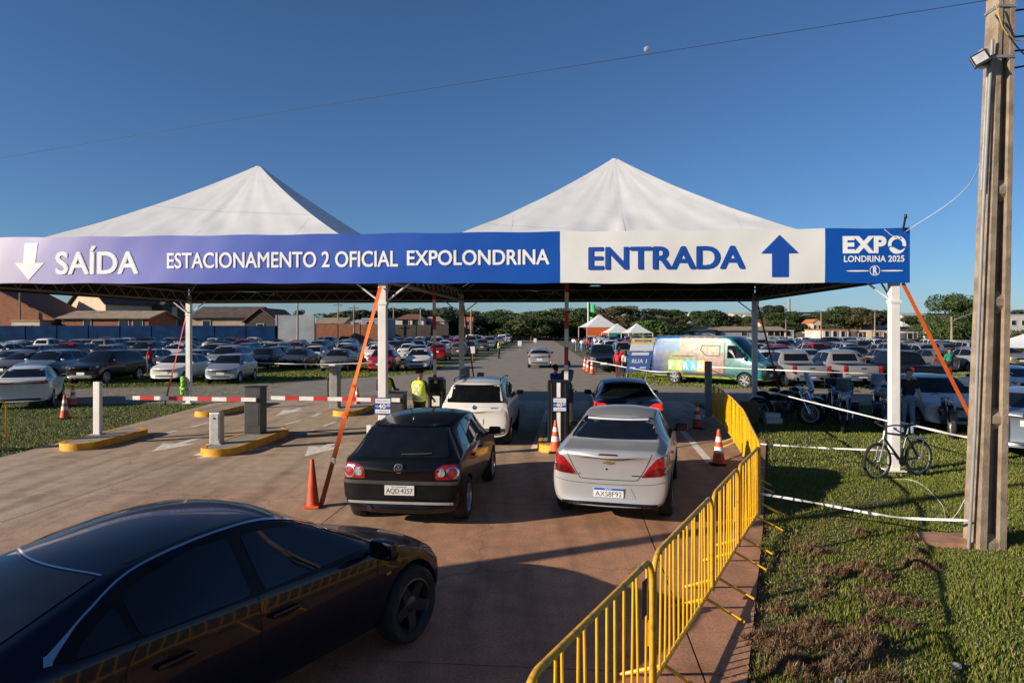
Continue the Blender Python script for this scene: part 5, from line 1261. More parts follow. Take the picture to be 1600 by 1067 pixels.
tape([(9.2, 31.4, 1.0), (14, 28, .95), (18.5, 26.5, .98), (24, 26, 1.0)], 'long white tape in front of the silver pickups', .045)
tape([(6.4, 22.2, 1.45), (cp.x * .9, 18.5, 1.15), (cp.x - .05, cp.y + .1, .95)], 'white tape slanting down across the motorcycles to the corner post', .034)
tape([(cp.x + .1, cp.y + .1, .95), (8.6, 13.0, .72), (9.3, 12.2, .66)], 'short white tape from the corner post toward the white hatchback', .045)
tape([(4.6, 41.2, .85), (6.9, 34.8, .62), (8.3, 33.6, .66)], 'white tape from the road cones to the van', .045)
tape([(-16.8, 44.2, .55), (-12.5, 43.4, .50), (-8.3, 43.0, .62)], 'white tape along the bumpers in front of the dark sedans', .045)
cable('ground_cord', [(cp.x - .5, cp.y - .6, -.03), (cp.x - .1, cp.y - .9, -.01), (6.9, 11.0, -.02), (6.3, 9.9, .0), (6.05, 9.3, .25), (5.98, 9.0, .55)], .007, M_WIREW, 'pale cord lying on the grass between the corner post and the pole')

# ------------------------------------------------------------------ two-wheelers
def wheel2(r, rt, m, M, parent, spokes=18, rim=True):
    b = MB(); b.tube([(0, r * math.cos(a), r * math.sin(a)) for a in [2 * math.pi * i / 32 for i in range(32)]], rt, 8, M, closed=True); w = b.build('wheel', m, parent, smooth='all')
    b = MB(); b.tube([(0, (r - rt) * math.cos(a), (r - rt) * math.sin(a)) for a in [2 * math.pi * i / 32 for i in range(32)]], rt * .45, 6, M, closed=True); b.tube([(-.04, 0, 0), (.04, 0, 0)], .022, 8, M); b.build('rim', M_GALV, w, smooth='all')
    b = MB()
    for i in range(spokes):
        a = 2 * math.pi * i / spokes; b.tube([((-1) ** i * .02, 0, 0), (0, (r - rt) * math.cos(a), (r - rt) * math.sin(a))], .0025 if rt < .03 else .006, 4, M)
    b.build('spokes', M_GALV, w); return w
BIKE = empty('bicycle', (cp.x - .20, cp.y - .50, -.03), R(-82), 'dark blue bicycle leaning against the corner tent post', 'bicycle')
M_BIKE = mat('bicycle_paint', (.012, .018, .07), .3, coat=.5)
BIKE.rotation_euler = (0, R(0), R(-70))
wheel2(.32, .028, M_TYRE, T(0, -.52, .345), BIKE); wheel2(.32, .028, M_TYRE, T(0, .52, .345) @ RZ(0), BIKE)
ft = [((0, -.52, .345), (0, -.36, .80)), ((0, -.34, .86), (0, .20, .78)), ((0, -.36, .78), (0, .06, .32)), ((0, .06, .32), (0, .24, .84)), ((0, .06, .32), (0, .52, .345)), ((0, .22, .76), (0, .52, .345))]
b = MB()
for a, c in ft[1:]: b.tube([a, c], .021, 8)
b.tube([(0, -.37, .74), (0, -.33, .90)], .025, 8); b.build('frame', M_BIKE, BIKE, smooth=True)
b = MB()
for s_ in (-.05, .05): b.tube([(s_, -.52, .345), (s_, -.40, .70), (0, -.37, .76)], .015, 7)
b.build('fork', M_RIM, BIKE, smooth=True)
b = MB(); b.tube([(0, -.34, .88), (0, -.33, .98)], .013, 7); b.tube(spline([(-.29, -.24, 1.03), (-.20, -.34, 1.03), (0, -.36, .98), (.20, -.34, 1.03), (.29, -.24, 1.03)], 6), .015, 7); b.build('handlebar', M_RIMD, BIKE, smooth=True)
for s_ in (-1, 1): MB().tube([(s_ * .29, -.24, 1.03), (s_ * .30, -.13, 1.02)], .017, 8).build('grip', M_BLACK, BIKE)
b = MB(); b.tube([(0, .24, .84), (0, .27, .95)], .013, 7); b.build('seat_post', M_RIM, BIKE)
b = MB(); b.add([(-.07, .38, .97), (.07, .38, .97), (.02, .10, .965), (-.02, .10, .965), (-.075, .37, 1.0), (.075, .37, 1.0), (.022, .10, .99), (-.022, .10, .99)], [(3, 2, 1, 0), (4, 5, 6, 7), (0, 1, 5, 4), (1, 2, 6, 5), (2, 3, 7, 6), (3, 0, 4, 7)]); b.build('saddle', M_BLACK, BIKE)
b = MB(); b.lathe([(.0, 0), (.09, 0), (.09, .006), (0, .006)], 20, T(.04, .06, .32) @ Matrix.Rotation(R(90), 4, 'Y')); b.tube([(.05, .06, .32), (.06, .16, .20)], .009, 6); b.tube([(-.05, .06, .32), (-.06, -.04, .44)], .009, 6); b.build('crank', M_RIMD, BIKE)
for p in ((.10, .16, .20), (-.10, -.04, .44)): MB().box(p, (.09, .06, .02)).build('pedal', M_BLACK, BIKE)
b = MB(); b.box((0, .52, .72), (.12, .34, .015)); b.tube([(.05, .52, .36), (.05, .6, .71)], .006, 5); b.tube([(-.05, .52, .36), (-.05, .6, .71)], .006, 5); b.build('rear_rack', M_BIKE, BIKE)

M_MOTO = mat('motorcycle_black', (.008, .008, .009), .25, coat=.6); M_MOTOB = mat('motorcycle_blue', (.01, .03, .12), .25, coat=.6)
def motorcycle(loc, heading, label, m, screen=False, bags=False):
    "front wheel toward local -y"
    o = empty('motorcycle', loc, -R(heading), label, 'motorcycle', 'motorcycles parked in the tent shade')
    wheel2(.31, .065, M_TYRE, T(0, -.72, .33), o, 14); wheel2(.30, .075, M_TYRE, T(0, .70, .33), o, 14)
    b = MB()
    for s_ in (-.09, .09): b.tube([(s_, -.72, .33), (s_, -.42, .98)], .026, 8)
    b.tube([(-.12, -.44, .94), (.12, -.44, .94)], .02, 6); b.build('fork', M_CHROME, o, smooth=True)
    b = MB(); b.ball((0, -.08, .84), (.17, .30, .15), n=16, m=10); b.build('fuel_tank', m, o, smooth='all')
    b = MB(); b.ball((0, .36, .76), (.15, .30, .075), n=14, m=8); b.ball((0, .66, .84), (.13, .2, .08), n=14, m=8); b.build('seat', M_BLACK, o, smooth='all')
    b = MB(); b.box((0, .02, .46), (.32, .46, .36), bev=.06); b.ball((.12, -.05, .62), (.10, .09, .16)); b.ball((-.12, -.05, .62), (.10, .09, .16)); b.build('engine', M_RIMD, o, smooth=True)
    b = MB(); b.tube([(0, -.40, .92), (0, -.05, .72), (0, .45, .66), (0, .70, .34)], .03, 8); b.tube([(0, -.38, .86), (0, -.24, .34), (0, .3, .28)], .025, 8); b.build('frame', M_BLACK, o, smooth=True)
    b = MB(); b.tube(spline([(-.40, -.22, 1.08), (-.25, -.38, 1.10), (0, -.44, 1.02), (.25, -.38, 1.10), (.40, -.22, 1.08)], 6), .015, 7); b.build('handlebar', M_CHROME, o, smooth=True)
    b = MB(); b.ball((0, -.54, .92), (.10, .09, .10), n=14, m=10); b.build('headlight', M_HEAD, o, smooth='all')
    for s_ in (-1, 1):
        b = MB(); b.tube([(s_ * .33, -.3, 1.09), (s_ * .36, -.3, 1.24)], .006, 5); b.ball((s_ * .37, -.3, 1.27), (.07, .015, .045)); b.build('mirror', M_BLACK, o, smooth='all')
    b = MB()
    pts = [(0, -.72 + .39 * math.cos(a), .33 + .39 * math.sin(a)) for a in [R(25 + 13 * k) for k in range(11)]]
    for i in range(len(pts) - 1):
        p, q_ = pts[i], pts[i + 1]; b.add([(-.07, p[1], p[2]), (.07, p[1], p[2]), (.07, q_[1], q_[2]), (-.07, q_[1], q_[2])], [(0, 1, 2, 3)])
    b.build('front_mudguard', m, o)
    b = MB(); b.ball((0, .78, .62), (.09, .28, .10), n=12, m=8); b.build('rear_mudguard', m, o, smooth='all')
    b = MB(); b.tube(spline([(.14, -.1, .42), (.17, .05, .28), (.18, .5, .28), (.18, .95, .34)], 5), [.03] * 16, 8); b.build('exhaust', M_CHROME, o, smooth=True)
    b = MB(); b.tube([(-.1, .15, .3), (-.24, .20, .03)], .012, 6); b.build('side_stand', M_BLACK, o)
    if screen:
        b = MB(); vs = []
        for i in range(7):
            for j in range(5):
                u = (i / 6 - .5) * .46; b_ = j / 4; vs.append((u * (1 - .25 * b_), -.56 - .25 * -abs(u) ** 1.5 + b_ * .16, 1.0 + b_ * .46))
        b.add(vs, [(i * 5 + j, (i + 1) * 5 + j, (i + 1) * 5 + j + 1, i * 5 + j + 1) for i in range(6) for j in range(4)])
        b.build('windscreen', mat('moto_screen', (.5, .55, .6), .1, trans=.85, var=.02), o, smooth='all')
    if bags:
        for s_ in (-1, 1): MB().box((s_ * .26, .68, .58), (.16, .46, .28), bev=.05).build('saddle_bag', M_BLACK, o, smooth=True)
        MB().box((0, .92, 1.05), (.40, .32, .34), bev=.06).build('top_case', M_BLACK, o, smooth=True)
    return o
motorcycle((8.15, 20.4, -.04), -52, 'black motorcycle with a round headlight, leftmost of the parked motorcycles', M_MOTO)
motorcycle((9.35, 19.2, -.04), 28, 'cruiser motorcycle with a clear windscreen and top case, wheel toward the camera', M_MOTO, True, True)
motorcycle((10.25, 18.6, -.04), 30, 'dark blue motorcycle directly left of the corner tent post', M_MOTOB, False, True)
motorcycle((11.6, 18.2, -.04), 24, 'black motorcycle right of the corner tent post, behind the standing man', M_MOTO)
motorcycle((8.85, 21.4, -.04), -40, 'black motorcycle behind the leftmost one', M_MOTO, True)
motorcycle((10.0, 21.2, -.04), 20, 'black motorcycle with saddle bags behind the cruiser', M_MOTO, False, True)
motorcycle((11.1, 20.6, -.04), 35, 'dark blue motorcycle with a windscreen behind the standing man', M_MOTOB, True)
motorcycle((13.9, 18.9, -.04), 20, 'black motorcycle nearest the white hatchback', M_MOTO)
b = MB(); b.ball((0, 0, 0), (.14, .17, .14), n=16, m=12); b.box((0, -.12, .0), (.2, .10, .09), bev=.03); o = b.build('helmet', mat('helmet_pattern', (.25, .28, .2), .3, col2=(.05, .10, .16), scale=14, coat=.6), smooth='all', loc=(9.9, 18.2, 1.06)); tag(o, 'patterned grey helmet resting on the cruiser motorcycle', 'helmet')
M_CARD = mat('cardboard', (.20, .11, .05), .9, var=.15)
for (x, y, z, w, h, m_, lb) in ((7.15, 20.6, -.04, .48, .62, M_CARD, 'brown cardboard box beside the back right tent post'), (7.75, 20.3, -.04, .46, .16, M_WHITE, 'lower white box on the ground right of the cardboard box'), (7.74, 20.32, .13, .42, .14, M_WHITE, 'upper white box stacked right of the cardboard box'), (6.65, 20.2, -.04, .42, .14, M_WHITE, 'white carton at the foot of the back right tent post'), (6.62, 20.25, .11, .34, .2, mat('crate_blue', (.02, .04, .14), .5), 'dark blue crate on the white carton at the back post')):
    b = MB(); b.box((0, 0, h / 2), (w, w * .8, h), bev=.008); i_ = b.build('box', m_, loc=(x, y, z), rot=(0, 0, random.uniform(-.2, .2))); tag(i_, lb, 'box', 'boxes by the back post')
    b = MB(); b.box((0, 0, h + .004), (w * .9, .05, .004)); b.build('tape_strip', M_TAPE if m_ is not M_CARD else M_CARD, i_)

# ------------------------------------------------------------------ people
M_SKIN = {'a': mat('skin_light', (.50, .27, .17), .55, var=.08), 'b': mat('skin_tan', (.33, .17, .10), .55, var=.08), 'c': mat('skin_dark', (.13, .065, .04), .55, var=.08)}
M_HAIR = mat('hair_dark', (.015, .011, .009), .6, var=.3, scale=40); M_SHOE = mat('shoe_dark', (.02, .018, .017), .6)
def cm(c, n): return mat('cloth_' + n, c, .85, var=.14, scale=9, bump=.15, bscale=18)
C_VEST = mat('hi_vis_vest', (.62, .78, .03), .6, var=.12, scale=7, bump=.2, bscale=14); C_GREYT = mat('reflective_tape', (.36, .37, .38), .35, var=.1)
CL = dict(black=cm((.012, .012, .014), 'black'), blue=cm((.01, .04, .24), 'blue'), jeans=cm((.16, .25, .36), 'light_jeans'), denim=cm((.03, .05, .10), 'dark_denim'), red=cm((.55, .02, .02), 'red'), white=cm((.65, .64, .62), 'white'), grey=cm((.16, .16, .17), 'grey'), plaid=cm((.30, .20, .20), 'plaid'), maroon=cm((.12, .01, .02), 'maroon'), green=cm((.01, .22, .12), 'green'), pink=cm((.5, .25, .24), 'pink'), navy=cm((.01, .015, .05), 'navy'))
def person(loc, heading, label, shirt, pants, skin='b', h=1.72, arms=((-10, 12), (-10, 12)), legs=(3, -3), hair='short', vest=False, cap=False, sleeve=.45, head_pitch=0., vox=.016, group=None, back=False, shorts=False):
    "heading: degrees clockwise from +Y the person faces; arms: (swing forward, elbow bend) for left and right"
    k = h / 1.72; prim = []                                  # (kind, p, q, r0, r1, zone)
    def cap_(p, q, r0, r1, z): prim.append((Vector(p) * k, Vector(q) * k, r0 * k, r1 * k, z))
    hip = .90
    cap_((0, 0, .93), (0, .0, 1.08), .125, .120, 'p'); cap_((-.06, 0, .93), (.06, 0, .93), .12, .12, 'p')
    cap_((0, 0, 1.08), (0, 0, 1.28), .125, .140, 's'); cap_((-.09, 0, 1.32), (.09, 0, 1.32), .105, .105, 's'); cap_((-.15, -.005, 1.395), (.15, -.005, 1.395), .062, .062, 's'); cap_((-.05, .02, 1.12), (.05, .02, 1.12), .11, .11, 's')
    cap_((0, -.005, 1.42), (0, .01, 1.52), .058, .052, 'k')
    hz = 1.615; fy = .02 + head_pitch * .04
    cap_((0, fy - .012, hz + .012), (0, fy + .012, hz - .02), .092, .080, 'k'); cap_((0, fy + .035, hz - .075), (0, fy + .045, hz - .085), .050, .044, 'k')
    cap_((0, fy + .088, hz - .012), (0, fy + .102, hz - .035), .012, .016, 'k')
    for s in (-1, 1): cap_((s * .086, fy, hz - .02), (s * .09, fy - .008, hz + .012), .014, .016, 'k')
    for s, sw in ((-1, legs[0]), (1, legs[1])):
        a = R(sw); kn = Vector((s * .092, .44 * math.sin(a), .93 - .43 * math.cos(a))); an = Vector((s * .098, kn.y + .40 * math.sin(a - .12), kn.z - .42 * math.cos(a - .12))); an.z = max(an.z, .075)
        cap_((s * .085, 0, .90), kn, .088, .060, 'p'); cap_(kn, an, .058, .042, 'k' if shorts else 'p')
        cap_(an - Vector((0, .025, .035)), an + Vector((s * .02, .15, -.048)), .040, .032, 'h')
    for s, (sw, el) in ((-1, arms[0]), (1, arms[1])):
        a = R(sw); sh = Vector((s * .185, -.005, 1.385)); e = sh + Vector((s * .055, .28 * math.sin(a), -.28 * math.cos(a))); a2 = a + R(el); w = e + Vector((-s * .01, .25 * math.sin(a2), -.25 * math.cos(a2)))
        m_ = sh.lerp(e, sleeve * 2 if sleeve < .5 else 1.0)
        cap_(sh, e, .050, .038, 'arm'); cap_(e, w, .038, .027, 'arm2')
        d = (w - e).normalized(); side = Vector((1, 0, 0)); nrm = d.cross(side).normalized()
        pc = w + d * .045; cap_(w, pc + d * .02, .026, .034, 'k')
        for f_, (off, ln) in enumerate(((-.026, .062), (-.009, .072), (.009, .068), (.025, .054))):
            b0 = pc + d * .035 + nrm * off; b1 = b0 + d * ln * .55; b2 = b1 + (d * .8 - side * s * .6).normalized() * ln * .5
            cap_(b0, b1, .0105, .010, 'k'); cap_(b1, b2, .010, .0085, 'k')
        t0 = w + d * .035 + nrm * .026; cap_(t0, t0 + (d + nrm * .9).normalized() * .05, .012, .0095, 'k')
    b = MB()
    for p, q, r0, r1, z in prim:
        ax = (q - p); L = ax.length
        if L < 1e-4: continue
        n = max(2, int(L / max(.03, vox * 2))); b.tube([p.lerp(q, i / n) for i in range(n + 1)], [r0 + (r1 - r0) * i / n for i in range(n + 1)], 10)
        b.ball(p, r0, n=10, m=6); b.ball(q, r1, n=10, m=6)
    ob = b.build('tmp', M_SHOE); md = ob.modifiers.new('r', 'REMESH'); md.mode = 'VOXEL'; md.voxel_size = vox; md.use_smooth_shade = True
    sm = ob.modifiers.new('s', 'SMOOTH'); sm.factor = .5; sm.iterations = 2
    dg = bpy.context.evaluated_depsgraph_get(); dg.update(); me = bpy.data.meshes.new_from_object(ob.evaluated_get(dg)); bpy.data.objects.remove(ob)
    me.materials.clear(); [me.materials.append(m) for m in (M_SKIN[skin], CL[shirt], CL[pants], M_SHOE)]
    P = np.array([p for p, *_ in prim]); Q = np.array([q for _, q, *_ in prim]); R0 = np.array([r[2] for r in prim]); R1 = np.array([r[3] for r in prim])
    cen = np.empty(len(me.polygons) * 3); me.polygons.foreach_get('center', cen); cen = cen.reshape(-1, 3)
    D = Q - P; LL = np.maximum((D ** 2).sum(1), 1e-9)
    t = np.clip(((cen[:, None, :] - P) * D).sum(2) / LL, 0, 1); dist = np.linalg.norm(cen[:, None, :] - P - t[..., None] * D, axis=2) - (R0 + (R1 - R0) * t)
    best = dist.argmin(1); tb = t[np.arange(len(cen)), best]; zi = {'k': 0, 's': 1, 'p': 2, 'h': 3}; out = []
    for i, bb in enumerate(best):
        z = prim[bb][4]
        if z == 'arm': out.append(1 if tb[i] < sleeve * 1.6 else 0)
        elif z == 'arm2': out.append(1 if sleeve > .7 and tb[i] < .92 else 0)
        else: out.append(zi[z])
    me.polygons.foreach_set('material_index', out); me.polygons.foreach_set('use_smooth', [True] * len(out)); me.name = 'person'
    o = link('person', me, None, loc, (0, 0, -R(heading))); tag(o, label, 'person', group)
    hc = Vector((0, fy - .01, hz + .012)) * k
    if hair and not cap:
        b = MB(); vs = []; n_, m_ = 16, 9
        b.ball(hc + Vector((0, -.012, .018)) * k, (.100 * k, .106 * k, .096 * k), n=16, m=10)
        keep = [f for f in b.f if not (sum(b.v[i][1] for i in f) / len(f) > (fy + .045) * k and sum(b.v[i][2] for i in f) / len(f) < (hz + .05) * k)]
        b.f = keep; b.m = [0] * len(keep)
        if hair == 'long': b.ball(hc + Vector((0, -.055, -.12)) * k, (.095 * k, .055 * k, .17 * k), n=14, m=8)
        if hair == 'bun': b.ball(hc + Vector((0, -.11, .06)) * k, .045 * k, n=10, m=7)
        b.build('hair', M_HAIR, o, smooth='all')
    if cap:
        b = MB(); b.ball(hc + Vector((0, -.005, .03)) * k, (.100 * k, .106 * k, .082 * k), n=16, m=10); b.f = [f for f in b.f if sum(b.v[i][2] for i in f) / len(f) > (hz + .02) * k]; b.m = [0] * len(b.f)
        b.add([(-.075, fy + .08, hz + .045), (.075, fy + .08, hz + .045), (.055, fy + .175, hz + .035), (-.055, fy + .175, hz + .035), (-.075, fy + .08, hz + .055), (.075, fy + .08, hz + .055), (.055, fy + .175, hz + .042), (-.055, fy + .175, hz + .042)], [(0, 3, 2, 1), (4, 5, 6, 7), (0, 1, 5, 4), (1, 2, 6, 5), (2, 3, 7, 6), (3, 0, 4, 7)], Matrix.Scale(k, 4)); b.build('cap', CL['black'], o, smooth=True)
    if vest:
        b = MB(); prof = [(.94, .170, .150), (1.05, .168, .152), (1.2, .175, .158), (1.32, .200, .150), (1.40, .195, .115), (1.455, .12, .085)]; n = 24; vs = []; fs = []
        rw_ = lambda z, a, bx, by: (bx * math.copysign(abs(math.cos(a)) ** .75, math.cos(a)), by * math.copysign(abs(math.sin(a)) ** .75, math.sin(a)), z)
        for z, bx, by in prof:
            for j in range(n): vs.append(tuple(c * k for c in rw_(z, 2 * math.pi * j / n, bx, by)))
        for i in range(len(prof) - 1):
            for j in range(n): fs.append((i * n + j, i * n + (j + 1) % n, (i + 1) * n + (j + 1) % n, (i + 1) * n + j))
        b.add(vs, fs); v_ = b.build('vest', C_VEST, o, smooth='all')
        def on(x, z, sgn=-1):
            zs = [p[0] for p in prof]; i = max(0, min(len(prof) - 2, sum(1 for q in zs if q <= z) - 1)); f = (z - zs[i]) / (zs[i + 1] - zs[i]); bx = prof[i][1] * (1 - f) + prof[i + 1][1] * f; by = prof[i][2] * (1 - f) + prof[i + 1][2] * f
            return Vector((x, sgn * by * (max(0, 1 - abs(x / bx) ** 2.67)) ** .375 + sgn * .006, z)) * k
        for sgn in (-1, 1):
            for a, c in (((-.11, 1.38), (.12, 1.08)), ((.11, 1.38), (-.12, 1.08)), ((-.165, 1.10), (.165, 1.10)), ((-.16, 1.0), (.16, 1.0))):
                vs = []; nn = 12; dx, dz = c[0] - a[0], c[1] - a[1]; l_ = math.hypot(dx, dz); nx, nz = -dz / l_ * .022, dx / l_ * .022
                for i in range(nn + 1):
                    t_ = i / nn
                    for q in (-1, 1): vs.append(on(a[0] + dx * t_ + nx * q, a[1] + dz * t_ + nz * q, sgn))
                b = MB(); b.add(vs, [(2 * i, 2 * i + 1, 2 * i + 3, 2 * i + 2) for i in range(nn)]); b.build('reflective_stripe', C_GREYT, v_)
    return o
def stand(px, py, z=-.02): x, d = G(px, py, z); return (x, d, z)
person((-2.33, 17.2, .158)[:2] + (0,), 28, 'attendant in a yellow reflective vest and black cap at the ticket lane', 'black', 'black', 'b', 1.74, ((30, 70), (15, 40)), vest=True, cap=True, sleeve=.9, vox=.013)
person((-3.42, 18.4, 0), 10, 'attendant in black with a yellow vest, half hidden behind the priced tent post', 'black', 'black', 'b', 1.72, ((20, 60), (25, 60)), vest=True, sleeve=.9, vox=.016)
person(stand(868, 655)[:2] + (0,), 45, 'woman in a blue top and light jeans behind the black kiosk', 'blue', 'jeans', 'a', 1.66, ((25, 80), (20, 85)), hair='bun', sleeve=.3)
x_, d_ = at(881, 21.5), 21.5; person((x_ + .12, 21.6, 0), -30, 'man in a plaid shirt behind the black kiosk, holding a bottle', 'plaid', 'denim', 'b', 1.75, ((10, 30), (28, 8)), sleeve=.45)
person((at(879, 17.0), 17.05, 0), 5, 'dark-haired attendant in a dark shirt just behind the black kiosk', 'green', 'black', 'c', 1.66, ((20, 40), (20, 40)))
b = MB(); b.lathe([(0, 0), (.032, 0), (.034, .12), (.014, .17), (.014, .20), (0, .2)], 12); tag(b.build('water_bottle', mat('clear_plastic', (.8, .82, .82), .15, trans=.6), smooth=True, loc=(x_ + .42, 21.95, .62)), 'small clear bottle in the hand of the man in plaid', 'bottle')
person((at(1419, 18.0), 18.0, -.04), 195, 'man in a black T-shirt and light jeans standing behind the corner tent post', 'black', 'jeans', 'a', 1.76, ((12, 40), (14, 35)), head_pitch=1.2, sleeve=.4, vox=.013, hair='short')
x, y, z = stand(966, 592, -.04); person((x, y, z), 20, 'woman in a red jacket and maroon trousers beside the blue notice board', 'red', 'maroon', 'a', 1.66, sleeve=.9, hair='long', vox=.02)
x, y, z = stand(977, 593, -.04); person((x, y, z), -20, 'person in a white and blue top and black trousers beside the blue notice board', 'white', 'black', 'b', 1.60, sleeve=.6, hair='long', vox=.02)
x, y, z = stand(972, 590, -.04); person((x, y + .8, z), 10, 'person in a red top between the two people at the notice board', 'red', 'denim', 'b', 1.74, vox=.022)
x, y, z = stand(780, 560, -.03); person((x, y, z), 90, 'distant attendant in a yellow vest beside the gravel road', 'black', 'black', 'b', 1.75, vest=True, cap=True, sleeve=.9, vox=.022)
x, y = at(1467, 30.5), 30.5; person((x, y + 4, -.04), 150, 'attendant in a yellow vest standing among the cars right of the corner post', 'black', 'black', 'b', 1.75, vest=True, sleeve=.9, vox=.022)
person((at(1480, 37) + .1, 37, -.04), 180, 'person in a green shirt among the cars beside the attendant in yellow', 'green', 'black', 'b', 1.72, vox=.024)
person((at(245, 42), 41.2, -.04), 90, 'person in red walking between the parked cars on the left', 'red', 'denim', 'b', 1.72, hair='long', vox=.024)
cr = random.Random(5); sh = ['white', 'white', 'black', 'white', 'grey', 'pink', 'red', 'blue', 'white', 'navy', 'maroon', 'white', 'black']
for i in range(13):
    px = 896 + i * 4.2; y_ = 78 + cr.uniform(0, 9); s_ = sh[i]; w = ['walker', 'walker', 'pedestrian'][i % 3]
    person((at(px, y_), y_, -.03), cr.uniform(-60, 60) + (180 if i % 3 else 0), 'person in a %s top in the far crowd, %s from the left' % (s_ if s_ != 'navy' else 'dark blue', ORD[i]), s_, cr.choice(['denim', 'jeans', 'black', 'navy']), cr.choice('abbc'), cr.uniform(1.55, 1.8), ((cr.uniform(-20, 25), cr.uniform(5, 60)), (cr.uniform(-20, 25), cr.uniform(5, 60))), (cr.uniform(-12, 12), cr.uniform(-12, 12)), cr.choice(['short', 'long', 'short']), vox=.034, group='people walking up from the far stalls')

# ------------------------------------------------------------------ notice board, row markers, small stalls
x, d = 6.25, 36.0
nb = empty('notice_board', (x + .25, d, -.04), R(4), 'leaning blue, white and yellow notice board reading RUA 1', 'notice board')
A = Matrix.Shear('XY', 4, (.26, .12)) if False else Matrix(((1, 0, .22, 0), (0, 1, .10, 0), (0, 0, 1, 0), (0, 0, 0, 1)))
def board(z0, z1, m, name, y=0., x0=-.62, x1=.62):
    b = MB(); b.box(((x0 + x1) / 2, y, (z0 + z1) / 2), (x1 - x0, .02, z1 - z0), A); return b.build(name, m, nb)
board(.55, 1.62, mat('notice_blue', (.06, .13, .38), .5), 'blue_panel'); board(1.63, 2.0, M_PLATEW, 'white_panel'); board(2.01, 2.30, mat('notice_yellow', (.75, .58, .18), .5), 'yellow_panel')
def nlet(s, x0, x1, z0, z1, m):
    me = text_mesh(s, x0, x1, z0, z1, m, .03); me.transform(A); link('lettering', me, nb, (0, -.016, 0))
nlet('ESTACIONE', -.45, .45, 2.10, 2.22, M_SGN); nlet('RUA 1', -.40, .40, .98, 1.20, M_PLATEW); board(1.40, 1.54, M_PLATEW, 'white_strip', -.012, -.48, .45); board(.70, .78, M_PLATEW, 'logo_strip', -.012, -.45, -.15); board(.70, .78, M_PLATEW, 'logo_strip', -.012, .10, .42)
nlet('ESTACIONAMENTO', -.44, .41, 1.43, 1.51, M_SGN)
b = MB(); b.tube([(-.5, .02, 0), (-.32, .12, 1.0)], .018, 6); b.tube([(.55, .02, 0), (.70, .14, 1.0)], .018, 6); b.build('easel_leg', M_GALV, nb)
for px, py, lb in ((738, 563, 'white row marker on a stake by the white pickup, nearest the post'), (812, 548, 'small white row marker on a stake further up the road'), (932, 580, 'white row marker beside the three road cones'), (836, 541, 'tiny white row marker far up the road')):
    x, d = G(px, py); o = empty('row_marker', (x, d, -.04), 0, lb, 'marker'); MB().box((0, 0, .45), (.04, .03, .9)).build('stake', mat('stake_wood', (.45, .30, .10), .8), o); MB().box((0, -.02, .95), (.46, .012, .60)).build('marker_sheet', M_PLATEW, o)
def stall(x, d, w, h, lb, side=None, side2=None):
    o = empty('stall_tent', (x, d, -.04), R(8), lb, 'tent'); e = h * .58
    for k in range(4):
        b = MB(); vs = []; N = 8
        for i in range(N + 1):
            t = i / N; f = 1 - t * .97
            for j in range(N + 1): vs.append(((j / N * 2 - 1) * w / 2 * f, -w / 2 * f, e + (h - e) * (.7 * t + .3 * t * t)))
        b.add(vs, [(i * (N + 1) + j, i * (N + 1) + j + 1, (i + 1) * (N + 1) + j + 1, (i + 1) * (N + 1) + j) for i in range(N) for j in range(N)], RZ(k * math.pi / 2)); b.build('canopy_panel', M_TARP, o, smooth='all')
    for sx in (-1, 1):
        for sy in (-1, 1): MB().box((sx * w / 2 * .97, sy * w / 2 * .97, e / 2), (.1, .1, e)).build('post', M_WHITE, o)
    if side:
        MB().box((-w * .16, -w / 2, e * .60), (w * .66, .02, e * .8)).build('side_wall', side, o); MB().box((w * .34, -w / 2, e * .60), (w * .32, .02, e * .8)).build('side_wall', side2, o)
    return o
stall(at(936, 118), 118, 6.0, 5.2, 'white stall tent with orange and green walls at the end of the road', mat('stall_orange', (.75, .14, .03), .6), mat('stall_green', (.02, .28, .20), .6))
stall(at(964, 112), 112, 4.2, 3.6, 'small white stall tent right of the orange stall'); stall(at(995, 108), 108, 4.0, 3.6, 'small white stall tent behind the notice board'); 
stall(at(1622, 44), 44, 4.6, 2.75, 'yellow-walled tent at the far right edge', mat('stall_yellow', (.80, .42, .01), .6), mat('stall_yellow', (.8, .42, .01), .6))
b = MB(); b.tube([(0, 0, 0), (0, 0, 11)], [.16, .09], 8); o = b.build('flag_mast', M_WHITE, loc=(at(919, 122), 122, -.04)); tag(o, 'tall pale mast with green flags left of the orange stall', 'mast')
for k, z in enumerate((9.8, 7.4, 5.0)):
    b = MB(); vs = [(.1 + i * .3, .1 * math.sin(i * 1.3 + k), z - j * .5 - i * .1) for i in range(5) for j in range(4)]; b.add(vs, [(i * 4 + j, i * 4 + j + 1, (i + 1) * 4 + j + 1, (i + 1) * 4 + j) for i in range(4) for j in range(3)]); b.build('flag', mat('flag_green', (.08, .45, .18), .7), o)

